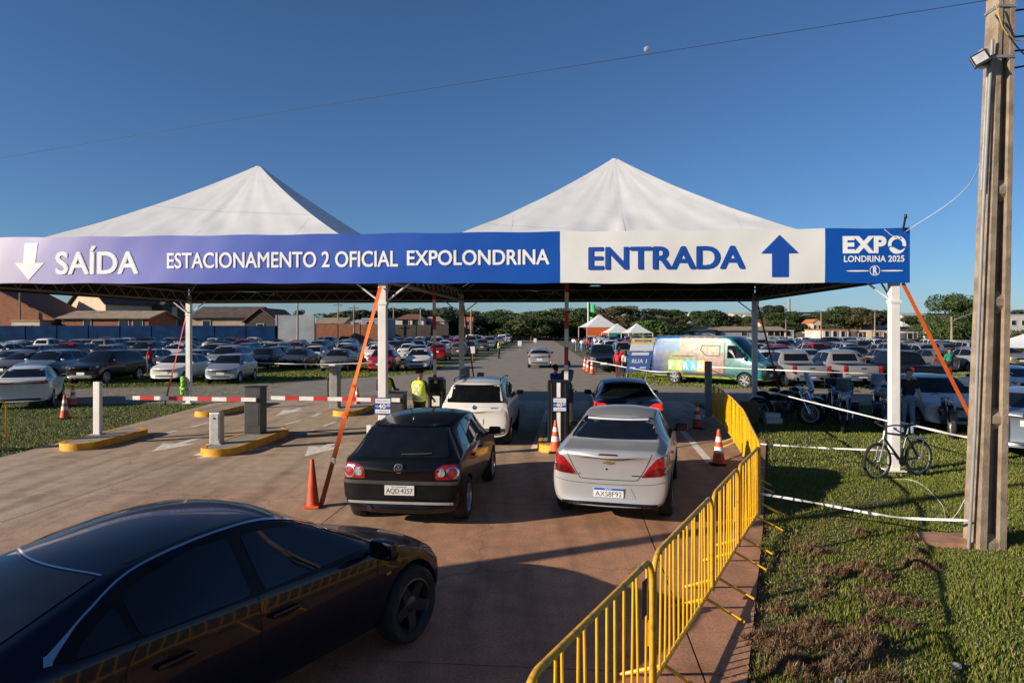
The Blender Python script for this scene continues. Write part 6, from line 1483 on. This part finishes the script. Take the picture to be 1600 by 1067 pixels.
# ------------------------------------------------------------------ hill, houses and walls behind the lots
def hillz(x, d):
    f = max(0., min(1., (d - 150) / 330)); s = max(0., min(1., (x + 20) / 110)); l = max(0, min(1., (-x - 40) / 200)) * .6
    return -.06 + (12.5 * f * f * (3 - 2 * f)) * max(s, l) + .5 * math.sin(x * .03) * f
vs = []; nx, ny = 60, 26
for j in range(ny + 1):
    for i in range(nx + 1):
        d = 145 + (j / ny) ** 1.5 * 900; x = (-1 + 2 * i / nx) * (260 + d * .9); vs.append((x, d, hillz(x, d) - (.1 if j == 0 else 0)))
me = bpy.data.meshes.new('hill'); me.from_pydata(vs, [], [(j * (nx + 1) + i, j * (nx + 1) + i + 1, (j + 1) * (nx + 1) + i + 1, (j + 1) * (nx + 1) + i) for j in range(ny) for i in range(nx)])
me.materials.append(mat('hill_ground', (.06, .075, .025), .95, col2=(.16, .11, .06), scale=.04, detail=8)); me.polygons.foreach_set('use_smooth', [True] * len(me.polygons)); me.update(); link('hill', me)['kind'] = 'structure'

WB = dict(blue=mat('wall_blue', (.006, .028, .085), .9, var=.25, scale=.8, detail=8, spec=.08), beige=mat('render_beige', (.58, .43, .30), .85, var=.1, scale=.6, detail=7), brick=mat('brick_red', (.30, .11, .055), .9, col2=(.20, .085, .05), scale=2, detail=8), tan=mat('render_tan', (.38, .28, .19), .9, var=.15, scale=.7, detail=8), dark=mat('dark_wall', (.06, .045, .035), .9, var=.25, scale=.8), white=mat('render_white', (.55, .52, .49), .85, var=.12, scale=.7, detail=7), grey=mat('render_grey', (.26, .28, .30), .85, var=.15, scale=.6, detail=7))
RF = dict(clay=mat('roof_clay', (.22, .085, .045), .9, col2=(.13, .06, .04), scale=1.6, detail=8, bump=.4, bscale=9), dark=mat('roof_brown', (.085, .06, .045), .9, var=.3, scale=1.5, bump=.4, bscale=9), tan=mat('roof_tan', (.30, .225, .16), .9, var=.18, scale=1.2, bump=.3, bscale=9), metal=mat('roof_metal', (.40, .40, .40), .5, var=.12, scale=1.), orange=mat('roof_orange', (.42, .14, .05), .85, var=.2, scale=1.4, bump=.3, bscale=9))
M_PANE = mat('window_pane', (.012, .014, .018), .1); M_FRAME = mat('window_frame', (.45, .42, .38), .6)
def house(px0, px1, d, ytop, ywall, wall, roof, label, kind='gable', dep=8., wins=(), cat='house', group=None, z0=None, rz=0.):
    "front wall spans px0..px1 at distance d; ridge at row ytop, eaves at row ywall; wins: (fraction across, fraction up, w, h)"
    x0, x1 = at(px0, d), at(px1, d); w = x1 - x0; xc = (x0 + x1) / 2; z0 = hillz(xc, d) if z0 is None else z0; ze, zt = zat(ywall, d) - z0, zat(ytop, d) - z0
    o = empty('house' if cat == 'house' else cat.replace(' ', '_'), (xc, d, z0), rz, label, cat, group); W = w / 2; e = min(.5, w * .06)
    b = MB()
    if kind == 'side':      # ridge runs away from us, gable faces us
        b.prism([(-W, 0), (W, 0), (W, ze), (0, zt - .12), (-W, ze)], 0, dep, Matrix(((1, 0, 0, 0), (0, 0, 1, 0), (0, 1, 0, 0), (0, 0, 0, 1))))
    elif kind == 'shed': b.add([(-W, 0, -.6), (W, 0, -.6), (W, dep, -.6), (-W, dep, -.6), (-W, 0, ze), (W, 0, ze), (W, dep, zt - .1), (-W, dep, zt - .1)], [(0, 1, 5, 4), (1, 2, 6, 5), (2, 3, 7, 6), (3, 0, 4, 7), (4, 5, 6, 7)])
    else: b.box((0, dep / 2, ze / 2 - .3), (w, dep, ze + .6))
    b.build('wall', WB[wall], o)
    b = MB(); t = .14
    def slab(p):
        n = (Vector(p[1]) - Vector(p[0])).cross(Vector(p[2]) - Vector(p[0])).normalized() * t
        if n.z < 0: n = -n
        lo = [Vector(q) for q in p]; b.add([tuple(q) for q in lo] + [tuple(q + n) for q in lo], [(3, 2, 1, 0), (4, 5, 6, 7), (0, 1, 5, 4), (1, 2, 6, 5), (2, 3, 7, 6), (3, 0, 4, 7)])
    if kind == 'gable': 
        slab([(-W - e, -e, ze - .1), (W + e, -e, ze - .1), (W + e, dep / 2, zt), (-W - e, dep / 2, zt)]); slab([(W + e, dep + e, ze - .1), (-W - e, dep + e, ze - .1), (-W - e, dep / 2, zt), (W + e, dep / 2, zt)])
        for s in (-1, 1): MB().add([(s * W, 0, ze), (s * W, dep, ze), (s * W, dep / 2, zt)], [(0, 1, 2)]).build('gable_wall', WB[wall], o)
    elif kind == 'side':
        slab([(-W - e, -e, ze - .1), (-W - e, dep, ze - .1), (0, dep, zt), (0, -e, zt)]); slab([(W + e, dep, ze - .1), (W + e, -e, ze - .1), (0, -e, zt), (0, dep, zt)])
    elif kind == 'hip':
        r = min(W * .6, dep / 2); b.add([(-W - e, -e, ze), (W + e, -e, ze), (W + e, dep + e, ze), (-W - e, dep + e, ze), (-W + r, dep / 2, zt), (W - r, dep / 2, zt)], [(0, 1, 5, 4), (1, 2, 5), (2, 3, 4, 5), (3, 0, 4), (3, 2, 1, 0)])
    elif kind == 'shed': slab([(-W - e, -e, ze), (W + e, -e, ze), (W + e, dep, zt), (-W - e, dep, zt)])
    else: b.box((0, dep / 2, ze + .08), (w + .2, dep + .2, .22))
    b.build('roof', RF[roof], o)
    for fx, fz, ww, wh in wins:
        b = MB(); cx, cz = -W + w * fx, ze * fz
        for q in ((cx, cz - wh / 2 - .04, ww + .16, .08), (cx, cz + wh / 2 + .04, ww + .16, .08)): b.box((q[0], -.05, q[1]), (q[2], .1, q[3]))
        for s in (-1, 1): b.box((cx + s * (ww / 2 + .04), -.05, cz), (.08, .1, wh))
        f = b.build('window', M_FRAME, o); MB().box((cx, -.015, cz), (ww, .03, wh)).build('pane', M_PANE, f)
    return o
# painted boundary wall behind the left lot, cast in panels
def long_wall(px0, px1, d, ytop, m, label, step, cap=None, name='boundary_wall'):
    x0, x1 = at(px0, d), at(px1, d); n = max(1, int((x1 - x0) / step)); h = zat(ytop, d); o = empty(name, ((x0 + x1) / 2, d, -.05), 0, label, 'wall'); L = x1 - x0
    for i in range(n): MB().box((-L / 2 + L * (i + .5) / n, 0, h / 2), (L / n - .06, .18, h + random.uniform(-.06, .06))).build('wall_panel', m, o)
    for i in range(n + 1): MB().box((-L / 2 + L * i / n, -.02, h / 2), (.24, .26, h + .05)).build('pillar', m, o)
    return o
long_wall(-60, 432, 92, 508.5, WB['blue'], 'long dark blue wall behind the left lot', 4.2)
long_wall(432, 490, 92, 492, WB['grey'], 'tall pale grey wall right of the dark blue wall', 2.6)
long_wall(492, 596, 110, 506, WB['brick'], 'brick boundary wall left of the middle tent post', 3.5); long_wall(598, 700, 125, 507, WB['dark'], 'dark boundary wall behind the white sedan rows', 4)
house(-120, 84, 97, 446, 499, 'brick', 'clay', 'brick house with a long red roof at the left edge', 'side', 10, [(.45, .5, 1.2, 1.0), (.75, .5, 1.2, 1.0)], z0=-.05)
house(18, 62, 94.5, 499, 502, 'beige', 'tan', 'small beige lean-to with an arched opening at the left edge', 'flat', 2.5, [(.5, .75, 1.6, .7)], z0=-.05)
o = house(88, 186, 108, 438, 476, 'beige', 'dark', 'two-storey beige house with a small dark attic window', 'side', 12, [(.47, 1.30, 1.1, 1.2)], z0=-.05, rz=R(-30))
house(178, 254, 112, 449, 476, 'dark', 'dark', 'dark porch wing with a wide sloping roof right of the beige house', 'gable', 9, [(.2, .7, 1.2, 1.3), (.6, .7, 1.4, 1.3)], z0=-.05)
house(96, 232, 97, 486, 497, 'brick', 'tan', 'long low brick shed with a pale sloping roof behind the blue wall', 'gable', 8, [(.72, .86, 1.3, 1.1), (.88, .86, 1.3, 1.1), (.3, .86, 1.0, 1.0)], z0=-.05)
house(300, 392, 96, 479, 496, 'tan', 'dark', 'brown-roofed warehouse left of the grey wall', 'gable', 9, [(.25, .8, 1.0, .8)], z0=-.05)
house(382, 432, 95.5, 482, 503, 'dark', 'clay', 'dark gabled workshop beside the grey wall', 'side', 10, [(.5, .8, .9, .9)], z0=-.05)
house(494, 536, 118, 497, 505, 'tan', 'tan', 'low tan house behind the brick wall', 'gable', 8, [(.3, .85, 1.1, .9), (.7, .85, 1.1, .9)], z0=-.05)
house(548, 566, 112, 500, 504, 'white', 'metal', 'small white shed behind the brick wall', 'shed', 5, [(.5, .9, .8, .7)], z0=-.05)
house(566, 604, 111, 494, 499, 'grey', 'metal', 'grey block building left of the middle tent post', 'flat', 8, [(.3, .8, 1.0, .9)], z0=-.05)
house(618, 662, 128, 490, 499, 'white', 'clay', 'white house with a red hipped roof right of the middle post', 'hip', 9, [(.35, .88, 1.1, 1.0), (.7, .88, 1.1, 1.0)], z0=-.05)
house(656, 694, 132, 494, 502, 'beige', 'tan', 'beige house with a tan hipped roof behind the raised arm', 'hip', 8, [(.4, .9, 1.2, .9)], z0=-.05)
house(722, 738, 135, 496, 502, 'brick', 'orange', 'orange brick hut left of the tree belt', 'gable', 5, [(.5, .9, .9, .8)], z0=-.05)
RG = 'houses on the far right hillside'
for i, (a, b_, d, yt, yw, wl_, rf, k, lb) in enumerate((
    (1060, 1225, 150, 511, 516, 'grey', 'tan', 'gable', 'long low warehouse with a tan roof behind the van'), (1062, 1092, 240, 499, 505, 'white', 'metal', 'gable', 'pale metal-roofed shed left of the round trees'),
    (1078, 1092, 300, 487, 497, 'grey', 'metal', 'side', 'tall grey gabled barn above the metal-roofed shed'), (1146, 1182, 330, 487, 490, 'beige', 'tan', 'flat', 'long beige block with a row of windows on the hill'),
    (1168, 1196, 300, 491, 495, 'white', 'metal', 'gable', 'white house just left of the back right post'), (1188, 1216, 240, 500, 505, 'beige', 'clay', 'gable', 'beige house with a red roof right of the back post'),
    (1232, 1262, 330, 489, 492, 'beige', 'tan', 'flat', 'flat beige block on the hill crest'), (1250, 1284, 260, 495, 499, 'tan', 'clay', 'hip', 'tan house with a clay roof above the white box building'),
    (1270, 1284, 210, 499, 505, 'beige', 'orange', 'side', 'small gabled beige house left of the white box building'), (1286, 1336, 128, 514, 516, 'white', 'orange', 'flat', 'white box building with an orange roof edge'),
    (1338, 1364, 126, 518, 520, 'dark', 'dark', 'flat', 'dark shed beside the white box building'), (1344, 1384, 250, 496, 501, 'beige', 'clay', 'hip', 'beige house with a clay hipped roof left of the corner post'),
    (1362, 1392, 124, 516, 518, 'tan', 'metal', 'flat', 'tan store with a dark window left of the corner post'), (1410, 1446, 270, 489, 493, 'white', 'metal', 'gable', 'white house on the hill right of the corner post'),
    (1414, 1446, 118, 517, 520, 'dark', 'metal', 'flat', 'dark kiosk building right of the corner post'), (1206, 1240, 150, 514, 517, 'white', 'metal', 'flat', 'white low shed behind the second row of the right lot'),
    (1576, 1640, 200, 487, 492, 'white', 'metal', 'flat', 'white building at the right edge'), (1300, 1330, 320, 490, 494, 'white', 'clay', 'hip', 'white house with a clay roof on the hill, above the orange-edged building'),
    (1320, 1350, 280, 497, 501, 'beige', 'orange', 'gable', 'beige house with an orange roof, right of the white hill house'), (1020, 1046, 260, 497, 503, 'white', 'clay', 'hip', 'white house between the tall trees behind the notice board'))):
    n = 4 if b_ - a > 35 else 2; w = (at(b_, d) - at(a, d))
    house(a, b_, d, yt, yw, wl_, rf, lb, k, 8, [((j + .5) / n, .72 if d < 200 else .62, min(1.3, w / n * .5), 1.0 if d < 200 else 1.3) for j in range(n)], 'house' if d > 160 else 'building', RG)
# box truck among the far cars
tk = empty('box_truck', (at(1476, 100), 100, -.04), 0, 'white box truck at the back of the right lot', 'truck')
MB().box((0, 0, 2.3), (5.0, 2.3, 2.5), bev=.05).build('cargo_box', WB['white'], tk); MB().box((3.3, 0, 1.5), (1.6, 2.1, 1.9), bev=.15).build('cab', M_BWHITE, tk); MB().box((3.4, -1.06, 1.9), (.9, .03, .6)).build('side_window', M_PANE, tk)
for x in (-1.6, 3.1):
    for s in (-1, 1): MB().lathe([(0, -.14), (.42, -.14), (.46, -.08), (.46, .08), (.42, .14), (0, .14)], 18, T(x, s * .95, .46) @ Matrix.Rotation(R(90), 4, 'X')).build('wheel', M_TYRE, tk, smooth=True)
# slim poles standing among the houses
LP = 'poles among the far houses'
for px, d, yt, lb, arm in ((31, 96, 446, 'dark utility pole over the brick house roof', 1), (465, 90, 470, 'pale street pole before the grey wall', 0), (528, 120, 472, 'thin pole above the low tan house', 1), (553, 108, 476, 'thin pole beside the small white shed', 1), (615, 122, 480, 'thin pole right of the middle tent post', 1), (657, 126, 482, 'pale pole behind the raised arm', 0), (736, 134, 482, 'pale pole beside the orange brick hut', 0), (1283, 125, 486, 'pole beside the small gabled house', 1), (1367, 122, 487, 'pole left of the corner tent post', 1), (1487, 78, 494, 'street lamp with a curved arm left of the concrete pole', 2), (1233, 330, 466, 'slim tower on the hill', 0), (1228, 150, 498, 'pole above the white low shed', 1)):
    x = at(px, d); z = zat(yt, d); o = empty('utility_pole' if arm != 2 else 'street_lamp', (x, d, min(hillz(x, d), 0)), 0, lb, 'pole', LP); MB().tube([(0, 0, 0), (0, 0, z)], [.16, .10] if d < 300 else [.9, .6], 8).build('shaft', M_POLE if arm else M_KERBT, o, smooth=True)
    if arm == 1: MB().box((0, 0, z - .5), (1.6, .1, .12)).build('cross_arm', RF['dark'], o)
    if arm == 2:
        MB().tube(spline([(0, 0, z - .6), (.8, -.2, z - .1), (2.4, -.6, z + .5)], 6), .05, 6).build('lamp_arm', M_GALV, o); MB().box((2.7, -.7, z + .52), (.8, .3, .12), bev=.03).build('lamp_head', M_GALV, o)

# ------------------------------------------------------------------ trees
M_LEAF = mat('leaf_green', (.75, .85, .55), .7, col2=(1.25, 1.15, .8), scale=.8, objcol=True, detail=6)
M_BARK = mat('bark', (.09, .065, .045), .95, var=.25, scale=3, bump=.5)
def crown_mesh(seed, blobs, n, size, tall=1., squash=1.):
    g = np.random.default_rng(seed); cs = []
    for _ in range(blobs):
        a = g.uniform(0, 2 * math.pi); r = g.uniform(0, .72) ** .8; h = g.uniform(-.55, .7); cs.append((r * math.cos(a) * (1 - .45 * max(h, 0)), r * math.sin(a) * (1 - .45 * max(h, 0)), h * tall, g.uniform(.22, .44)))
    cs = np.array(cs); k = g.integers(0, blobs, n); d = g.normal(size=(n, 3)); d /= np.linalg.norm(d, axis=1)[:, None]; d[:, 2] = d[:, 2] * .9 + .12
    rad = cs[k, 3] * g.uniform(.55, 1.08, n) ** .5; p = cs[k, :3] + d * rad[:, None] * np.array([1, 1, .8 * squash])
    nn = d + g.normal(size=(n, 3)) * .55; nn /= np.linalg.norm(nn, axis=1)[:, None]; t = np.cross(nn, g.normal(size=(n, 3))); t /= np.linalg.norm(t, axis=1)[:, None]; b = np.cross(nn, t)
    s = size * g.uniform(.6, 1.3, n)[:, None]; q = np.stack([p - t * s - b * s * .25, p - b * s * .6 + t * s * .2, p + t * s + b * s * .2, p + b * s * .65 - t * s * .1], 1).reshape(-1, 3)
    me = bpy.data.meshes.new('crown'); me.vertices.add(4 * n); me.vertices.foreach_set('co', q.ravel()); me.loops.add(4 * n); me.loops.foreach_set('vertex_index', np.arange(4 * n)); me.polygons.add(n); me.polygons.foreach_set('loop_start', np.arange(0, 4 * n, 4)); me.polygons.foreach_set('loop_total', np.full(n, 4)); me.update(); me.validate(); me.materials.append(M_LEAF); return me
CROWN = {'round': [crown_mesh(1, 20, 5200, .050), crown_mesh(2, 26, 5200, .050), crown_mesh(3, 16, 4800, .052)], 'tall': [crown_mesh(4, 20, 4200, .045, 1.5), crown_mesh(5, 16, 3600, .045, 1.7)], 'near': [crown_mesh(6, 34, 15000, .028)]}
def trunk_mesh(seed):
    g = random.Random(seed); b = MB(); b.tube([(0, 0, 0), (.02, 0, .35), (0, .02, .7), (.03, 0, 1)], [.06, .045, .04, .03], 8)
    for i in range(5):
        a = g.uniform(0, 6.28); z = g.uniform(.45, .8); b.tube([(0, 0, z), (.18 * math.cos(a), .18 * math.sin(a), z + .2), (.42 * math.cos(a), .42 * math.sin(a), z + .48)], [.03, .02, .008], 6)
    return b.mesh('trunk', M_BARK, True)
TRUNK = [trunk_mesh(1), trunk_mesh(2)]
tr = random.Random(3)
def tree(px, d, ytop, w, kind, col, label, group=None, ybase=None):
    x = at(px, d); z0 = hillz(x, d) if d > 145 else -.04; ht = zat(ytop, d) - z0; o = empty('tree', (x, d, z0), tr.uniform(0, 6.28), label, 'tree', group); m = tr.choice(CROWN[kind])
    c = link('crown', m, o); rx = w / 2; tall = 1.15 if kind != 'tall' else 1.95; rz = ht * (.58 if kind != 'tall' else .29) ; cz = ht - rz * (.92 if kind != 'tall' else 1.75); c.location = (0, 0, cz); c.scale = (rx, rx, rz); v = tr.uniform(.85, 1.2); c.color = tuple(q * v for q in col) + (1,)
    t = link('trunk', tr.choice(TRUNK), o); t.scale = (ht * .55, ht * .55, max(1, cz * 1.05)); return o
G1, G2, G3, GB = (.030, .052, .012), (.045, .065, .016), (.022, .036, .012), (.075, .060, .030)
TB = 'trees of the belt at the end of the road'
tb_ = [(616, 150, 478, 13), (640, 155, 477, 16), (672, 160, 476, 17), (700, 175, 486, 14)]
for i, (px, d, yt, w) in enumerate(tb_): tree(px, d, yt, w, 'round', G3, 'dark broad tree above the houses past the middle post, %s from left' % ORD[i], TB)
i = 0
for px in range(700, 925, 15):
    for rown, d in ((0, 190), (1, 165)):
        yt = 482 + tr.uniform(-4, 5) + (9 if rown else 0); tree(px + tr.uniform(-5, 5) + rown * 7, d + tr.uniform(-8, 8), yt, tr.uniform(11, 17), 'round', tr.choice([G1, G2, G2, G3]), 'green tree in the %s row of the far belt, %s from left' % (('taller back', 'lower front')[rown], ORD[i]), TB)
    i += 1
for px, d, yt, w, k, c, lb in ((930, 170, 470, 7, 'tall', G3, 'slim dark conifer beside the flag mast'), (952, 150, 472, 12, 'tall', GB, 'tall brownish tree right of the flag mast, left of two'), (972, 145, 468, 13, 'tall', GB, 'tall brownish tree behind the orange stall, right of two'), (1000, 150, 474, 13, 'tall', G2, 'tall green tree behind the notice board'), (1022, 130, 497, 11, 'round', (.05, .10, .018), 'bright green round tree left of the van'), (1042, 150, 474, 12, 'tall', G1, 'tall tree just left of the van roof'), (1058, 190, 486, 9, 'round', GB, 'brownish tree above the van roof'),
    (1096, 215, 482, 15, 'round', G1, 'dense round tree behind the van, left of the pair'), (1118, 205, 484, 14, 'round', G1, 'dense round tree behind the van, right of the pair'), (1138, 210, 490, 11, 'round', G2, 'lower round tree right of the dense pair'), (1166, 230, 494, 10, 'round', G2, 'small round tree left of the back right post'), (1080, 160, 506, 12, 'round', G2, 'low bushy tree behind the van, left'), (1108, 158, 508, 11, 'round', G2, 'low bushy tree behind the van, middle'), (1150, 156, 510, 9, 'round', G1, 'low bushy tree behind the van, right'),
    (1203, 250, 473, 14, 'round', G3, 'dark tall round tree just right of the back right post'), (1222, 240, 484, 14, 'round', G1, 'green tree right of the dark round tree'), (1215, 180, 500, 11, 'round', G2, 'low green tree below the dark round tree'), (1242, 185, 502, 12, 'round', G1, 'low green tree left of the small gabled house'), (1262, 240, 490, 13, 'round', G2, 'green tree above the small gabled house'), (1295, 260, 484, 15, 'round', G3, 'dark tree on the hill above the white box building, left'), (1318, 250, 478, 17, 'round', G1, 'tall tree on the hill above the white box building, right'), (1345, 245, 480, 15, 'round', GB, 'brownish tree on the hill left of the corner post'), (1372, 255, 481, 15, 'round', G3, 'dark tree on the hill just left of the corner post'), (1425, 240, 492, 10, 'round', G2, 'green tree just right of the corner post'),
    (1482, 92, 455, 9.6, 'near', (.035, .062, .012), 'large round leafy tree left of the concrete pole'), (1450, 120, 500, 7, 'round', G1, 'bushy tree at the left foot of the large round tree'), (1590, 260, 484, 14, 'round', G3, 'dark tree behind the building at the right edge'), (1596, 70, 512, 4, 'round', G2, 'bush behind the yellow-walled tent'),
    (512, 140, 483, 8, 'tall', G3, 'slim tree above the low tan house'), (540, 150, 482, 12, 'round', G1, 'leafy tree above the grey block building, left'), (556, 146, 479, 12, 'round', G3, 'leafy tree above the grey block building, right'), (580, 180, 482, 9, 'round', G3, 'dark tree left of the middle post'), (452, 150, 486, 10, 'round', G3, 'dark tree above the grey wall'), (272, 120, 488, 9, 'round', G3, 'dark tree beside the left back post'), (250, 125, 492, 8, 'round', G1, 'green tree right of the dark porch wing'), (468, 165, 476, 5, 'tall', GB, 'slim brownish tree above the grey wall')):
    tree(px, d, yt, w, k, c, lb)
far = random.Random(9)
for j, px in enumerate(range(1060, 1600, 26)): tree(px + far.uniform(-8, 8), 430 + far.uniform(-30, 60), 489 + far.uniform(-3, 4), far.uniform(14, 24), 'round', G3, 'distant tree on the right skyline, %s from left' % ORD[min(j, 25)], 'trees on the skyline')

# ------------------------------------------------------------------ grass
def edge_x(y):
    P = [(-4, -2.1), (5.35, 1.84), (9.4, 3.45), (16.8, 6.25), (26.2, 6.7)]
    for (a, xa), (b, xb) in zip(P, P[1:]):
        if y <= b: return xa + (xb - xa) * (y - a) / (b - a)
    return 6.7
def noise2(x, y): return np.sin(x * 1.7 + np.sin(y * 1.3) * 1.5) * .5 + np.sin(y * 2.3 + x * .7 + np.sin(x * 3.1)) * .35 + np.sin(x * 5.3 - y * 4.1) * .25
def blades(name, x, y, h, w, m, label, cat, lie=.45, z0=-.045, z=None):
    n = len(x); g = RNG; a = g.uniform(0, 2 * math.pi, n); la = g.uniform(0, 2 * math.pi, n); lean_ = g.uniform(.1, 1, n) * lie
    dx, dy = np.cos(a) * w / 2, np.sin(a) * w / 2; ox, oy = np.cos(la) * lean_ * h, np.sin(la) * lean_ * h; zz = np.full(n, z0) if z is None else z
    up = h * np.sqrt(np.maximum(.05, 1 - np.minimum(lean_, .97) ** 2))
    v = np.stack([np.stack([x - dx, y - dy, zz], 1), np.stack([x + dx, y + dy, zz], 1), np.stack([x + dx * .7 + ox * .45, y + dy * .7 + oy * .45, zz + up * .6], 1), np.stack([x + ox, y + oy, zz + up], 1), np.stack([x - dx * .7 + ox * .45, y - dy * .7 + oy * .45, zz + up * .6], 1)], 1).reshape(-1, 3)
    me = bpy.data.meshes.new(name); me.vertices.add(5 * n); me.vertices.foreach_set('co', v.ravel()); me.loops.add(5 * n); me.loops.foreach_set('vertex_index', np.arange(5 * n)); me.polygons.add(n); me.polygons.foreach_set('loop_start', np.arange(0, 5 * n, 5)); me.polygons.foreach_set('loop_total', np.full(n, 5)); me.update()
    at_ = me.color_attributes.new('tint', 'FLOAT_COLOR', 'POINT'); t = np.repeat(g.uniform(0, 1, n), 5); at_.data.foreach_set('color', np.stack([t, t, t, np.ones_like(t)], 1).ravel()); me.validate(); me.materials.append(m)
    return tag(link(name, me), label, cat, None, 'stuff')
def blade_mat(name, c1, c2, c3):
    m = mat(name, c1, .7); n = m.node_tree.nodes; l = m.node_tree.links; b = n['Principled BSDF']; at_ = n.new('ShaderNodeAttribute'); at_.attribute_name = 'tint'; rp = n.new('ShaderNodeValToRGB'); cr = rp.color_ramp
    cr.elements[0].color = (*c1, 1); cr.elements[1].color = (*c3, 1); e = cr.elements.new(.55); e.color = (*c2, 1); l.new(at_.outputs['Color'], rp.inputs[0]); l.new(rp.outputs[0], b.inputs['Base Color']); b.inputs['Specular IOR Level'].default_value = .25; return m
M_BLADE = blade_mat('grass_blade', (.066, .108, .010), (.145, .180, .022), (.30, .25, .09)); M_HAY = blade_mat('dry_clippings', (.11, .06, .032), (.21, .125, .065), (.40, .28, .16))
def scatter(n, x0, x1, y0, y1, keep):
    y = y0 + (y1 - y0) * RNG.uniform(0, 1, n) ** 1.25; x = RNG.uniform(x0, x1, n); k = keep(x, y); return x[k], y[k]
ex = np.vectorize(edge_x)
vis = lambda x, y: np.abs(x) < .78 * y + .6
x, y = scatter(360000, 1.5, 11, 4.0, 13, lambda x, y: (x > ex(y) - .05 + .07 * noise2(x * 3, y * 5)) & vis(x, y) & (noise2(x, y) > RNG.uniform(-1.6, .1, len(x)))); blades('grass', x, y, RNG.uniform(.012, .052, len(x)) * (1 + .85 * np.clip(noise2(x * 2.3, y * 2.3), -.6, 1)), RNG.uniform(.005, .013, len(x)), M_BLADE, 'short green grass at the right, round the concrete pole', 'grass')
x, y = scatter(150000, 4, 24, 12.5, 26, lambda x, y: (x > ex(y) + .05) & vis(x, y)); blades('grass', x, y, RNG.uniform(.02, .065, len(x)), RNG.uniform(.010, .020, len(x)), M_BLADE, 'green grass under and beyond the corner tent post', 'grass')
x, y = scatter(170000, -32, -11.05, 13, 36, lambda x, y: vis(x, y)); blades('grass', x, y, RNG.uniform(.02, .065, len(x)), RNG.uniform(.010, .022, len(x)), M_BLADE, 'green grass strip left of the driveway', 'grass')
x, y = scatter(90000, -24, -5, 30, 52, lambda x, y: (y > 31.5 + np.maximum(0, (x + 20) * .62) + 1.2)); blades('grass', x, y, RNG.uniform(.05, .12, len(x)), RNG.uniform(.025, .05, len(x)), M_BLADE, 'green grass in front of the left parked rows', 'grass')
x, y = scatter(70000, 6, 32, 31.8, 48, lambda x, y: (x > 6.3 + np.maximum(0, 34 - y) * 1.6)); blades('grass', x, y, RNG.uniform(.05, .12, len(x)), RNG.uniform(.025, .05, len(x)), M_BLADE, 'green grass under the van and the pickups', 'grass')
# raked-off clippings lying in low heaps on the right
hx = []; hy = []; hz = []; mv = []; mf = []
hr = random.Random(21)
for i in range(46):
    px, py = hr.gauss(1290, 95), hr.uniform(805, 1066); X, Y = G(px, py); 
    if X < edge_x(Y) + .1: continue
    rx, ry, hh = hr.uniform(.08, .30), hr.uniform(.03, .10), hr.uniform(.04, .13); n = int(1100 * rx / .2); a = hr.uniform(-.5, .4)
    q = RNG.normal(size=(n, 2)) * .5; r2 = (q ** 2).sum(1); u, v_ = q[:, 0] * rx, q[:, 1] * ry
    hx.append(X + u * math.cos(a) - v_ * math.sin(a)); hy.append(Y + u * math.sin(a) + v_ * math.cos(a)); hz.append(-.045 + hh * np.exp(-r2 * 2.2) * RNG.uniform(.3, 1, n))
n = 6000; Y = 4.2 + 7 * RNG.uniform(0, 1, n) ** 1.3; X = ex(Y) + RNG.exponential(.8, n); hx.append(X); hy.append(Y); hz.append(np.full(n, -.04))
hx, hy, hz = np.concatenate(hx), np.concatenate(hy), np.concatenate(hz)
blades('dry_clippings', hx, hy, RNG.uniform(.03, .09, len(hx)), RNG.uniform(.004, .008, len(hx)), M_HAY, 'heaps of dry brown grass clippings along the driveway edge', 'clippings', .97, z=hz)
for (px, py, s, lb) in ((1494, 1040, .04, 'small pale stone in the grass at the bottom right'), (1310, 1062, .03, 'small reddish stone in the grass at the bottom edge')):
    X, Y = G(px, py); b = MB(); b.ball((0, 0, 0), (s, s * .7, s * .8), n=9, m=6); b.v = [(a + hr.uniform(-.006, .006), c + hr.uniform(-.006, .006), e + hr.uniform(-.006, .006)) for a, c, e in b.v]; tag(b.build('stone', M_KERBT, loc=(X, Y, 0)), lb, 'stone')
# the day moon
MB_ = MB(); MB_.ball((0, 0, 0), 24, n=24, m=16); MB_.f = [f for f in MB_.f if sum(Vector(MB_.v[i]).dot(-ld) for i in f) > 0]; MB_.m = [0] * len(MB_.f); md_ = 5000; tag(MB_.build('moon', mat('moon_rock', (.24, .25, .27), .9, var=.3, scale=.08), smooth='all', loc=(at(1011, md_), md_, zat(78, md_))), 'pale half moon high in the clear sky', 'moon')
# roadside pole left of the camera; its shadow falls across the red slabs
up = empty('utility_pole', (-10.06, 3.72, -.05), 0, 'utility pole outside the left edge whose shadow crosses the driveway', 'utility pole'); MB().tube([(0, 0, 0), (0, 0, 8.5)], [.17, .11], 12).build('shaft', M_POLE, up, smooth=True)
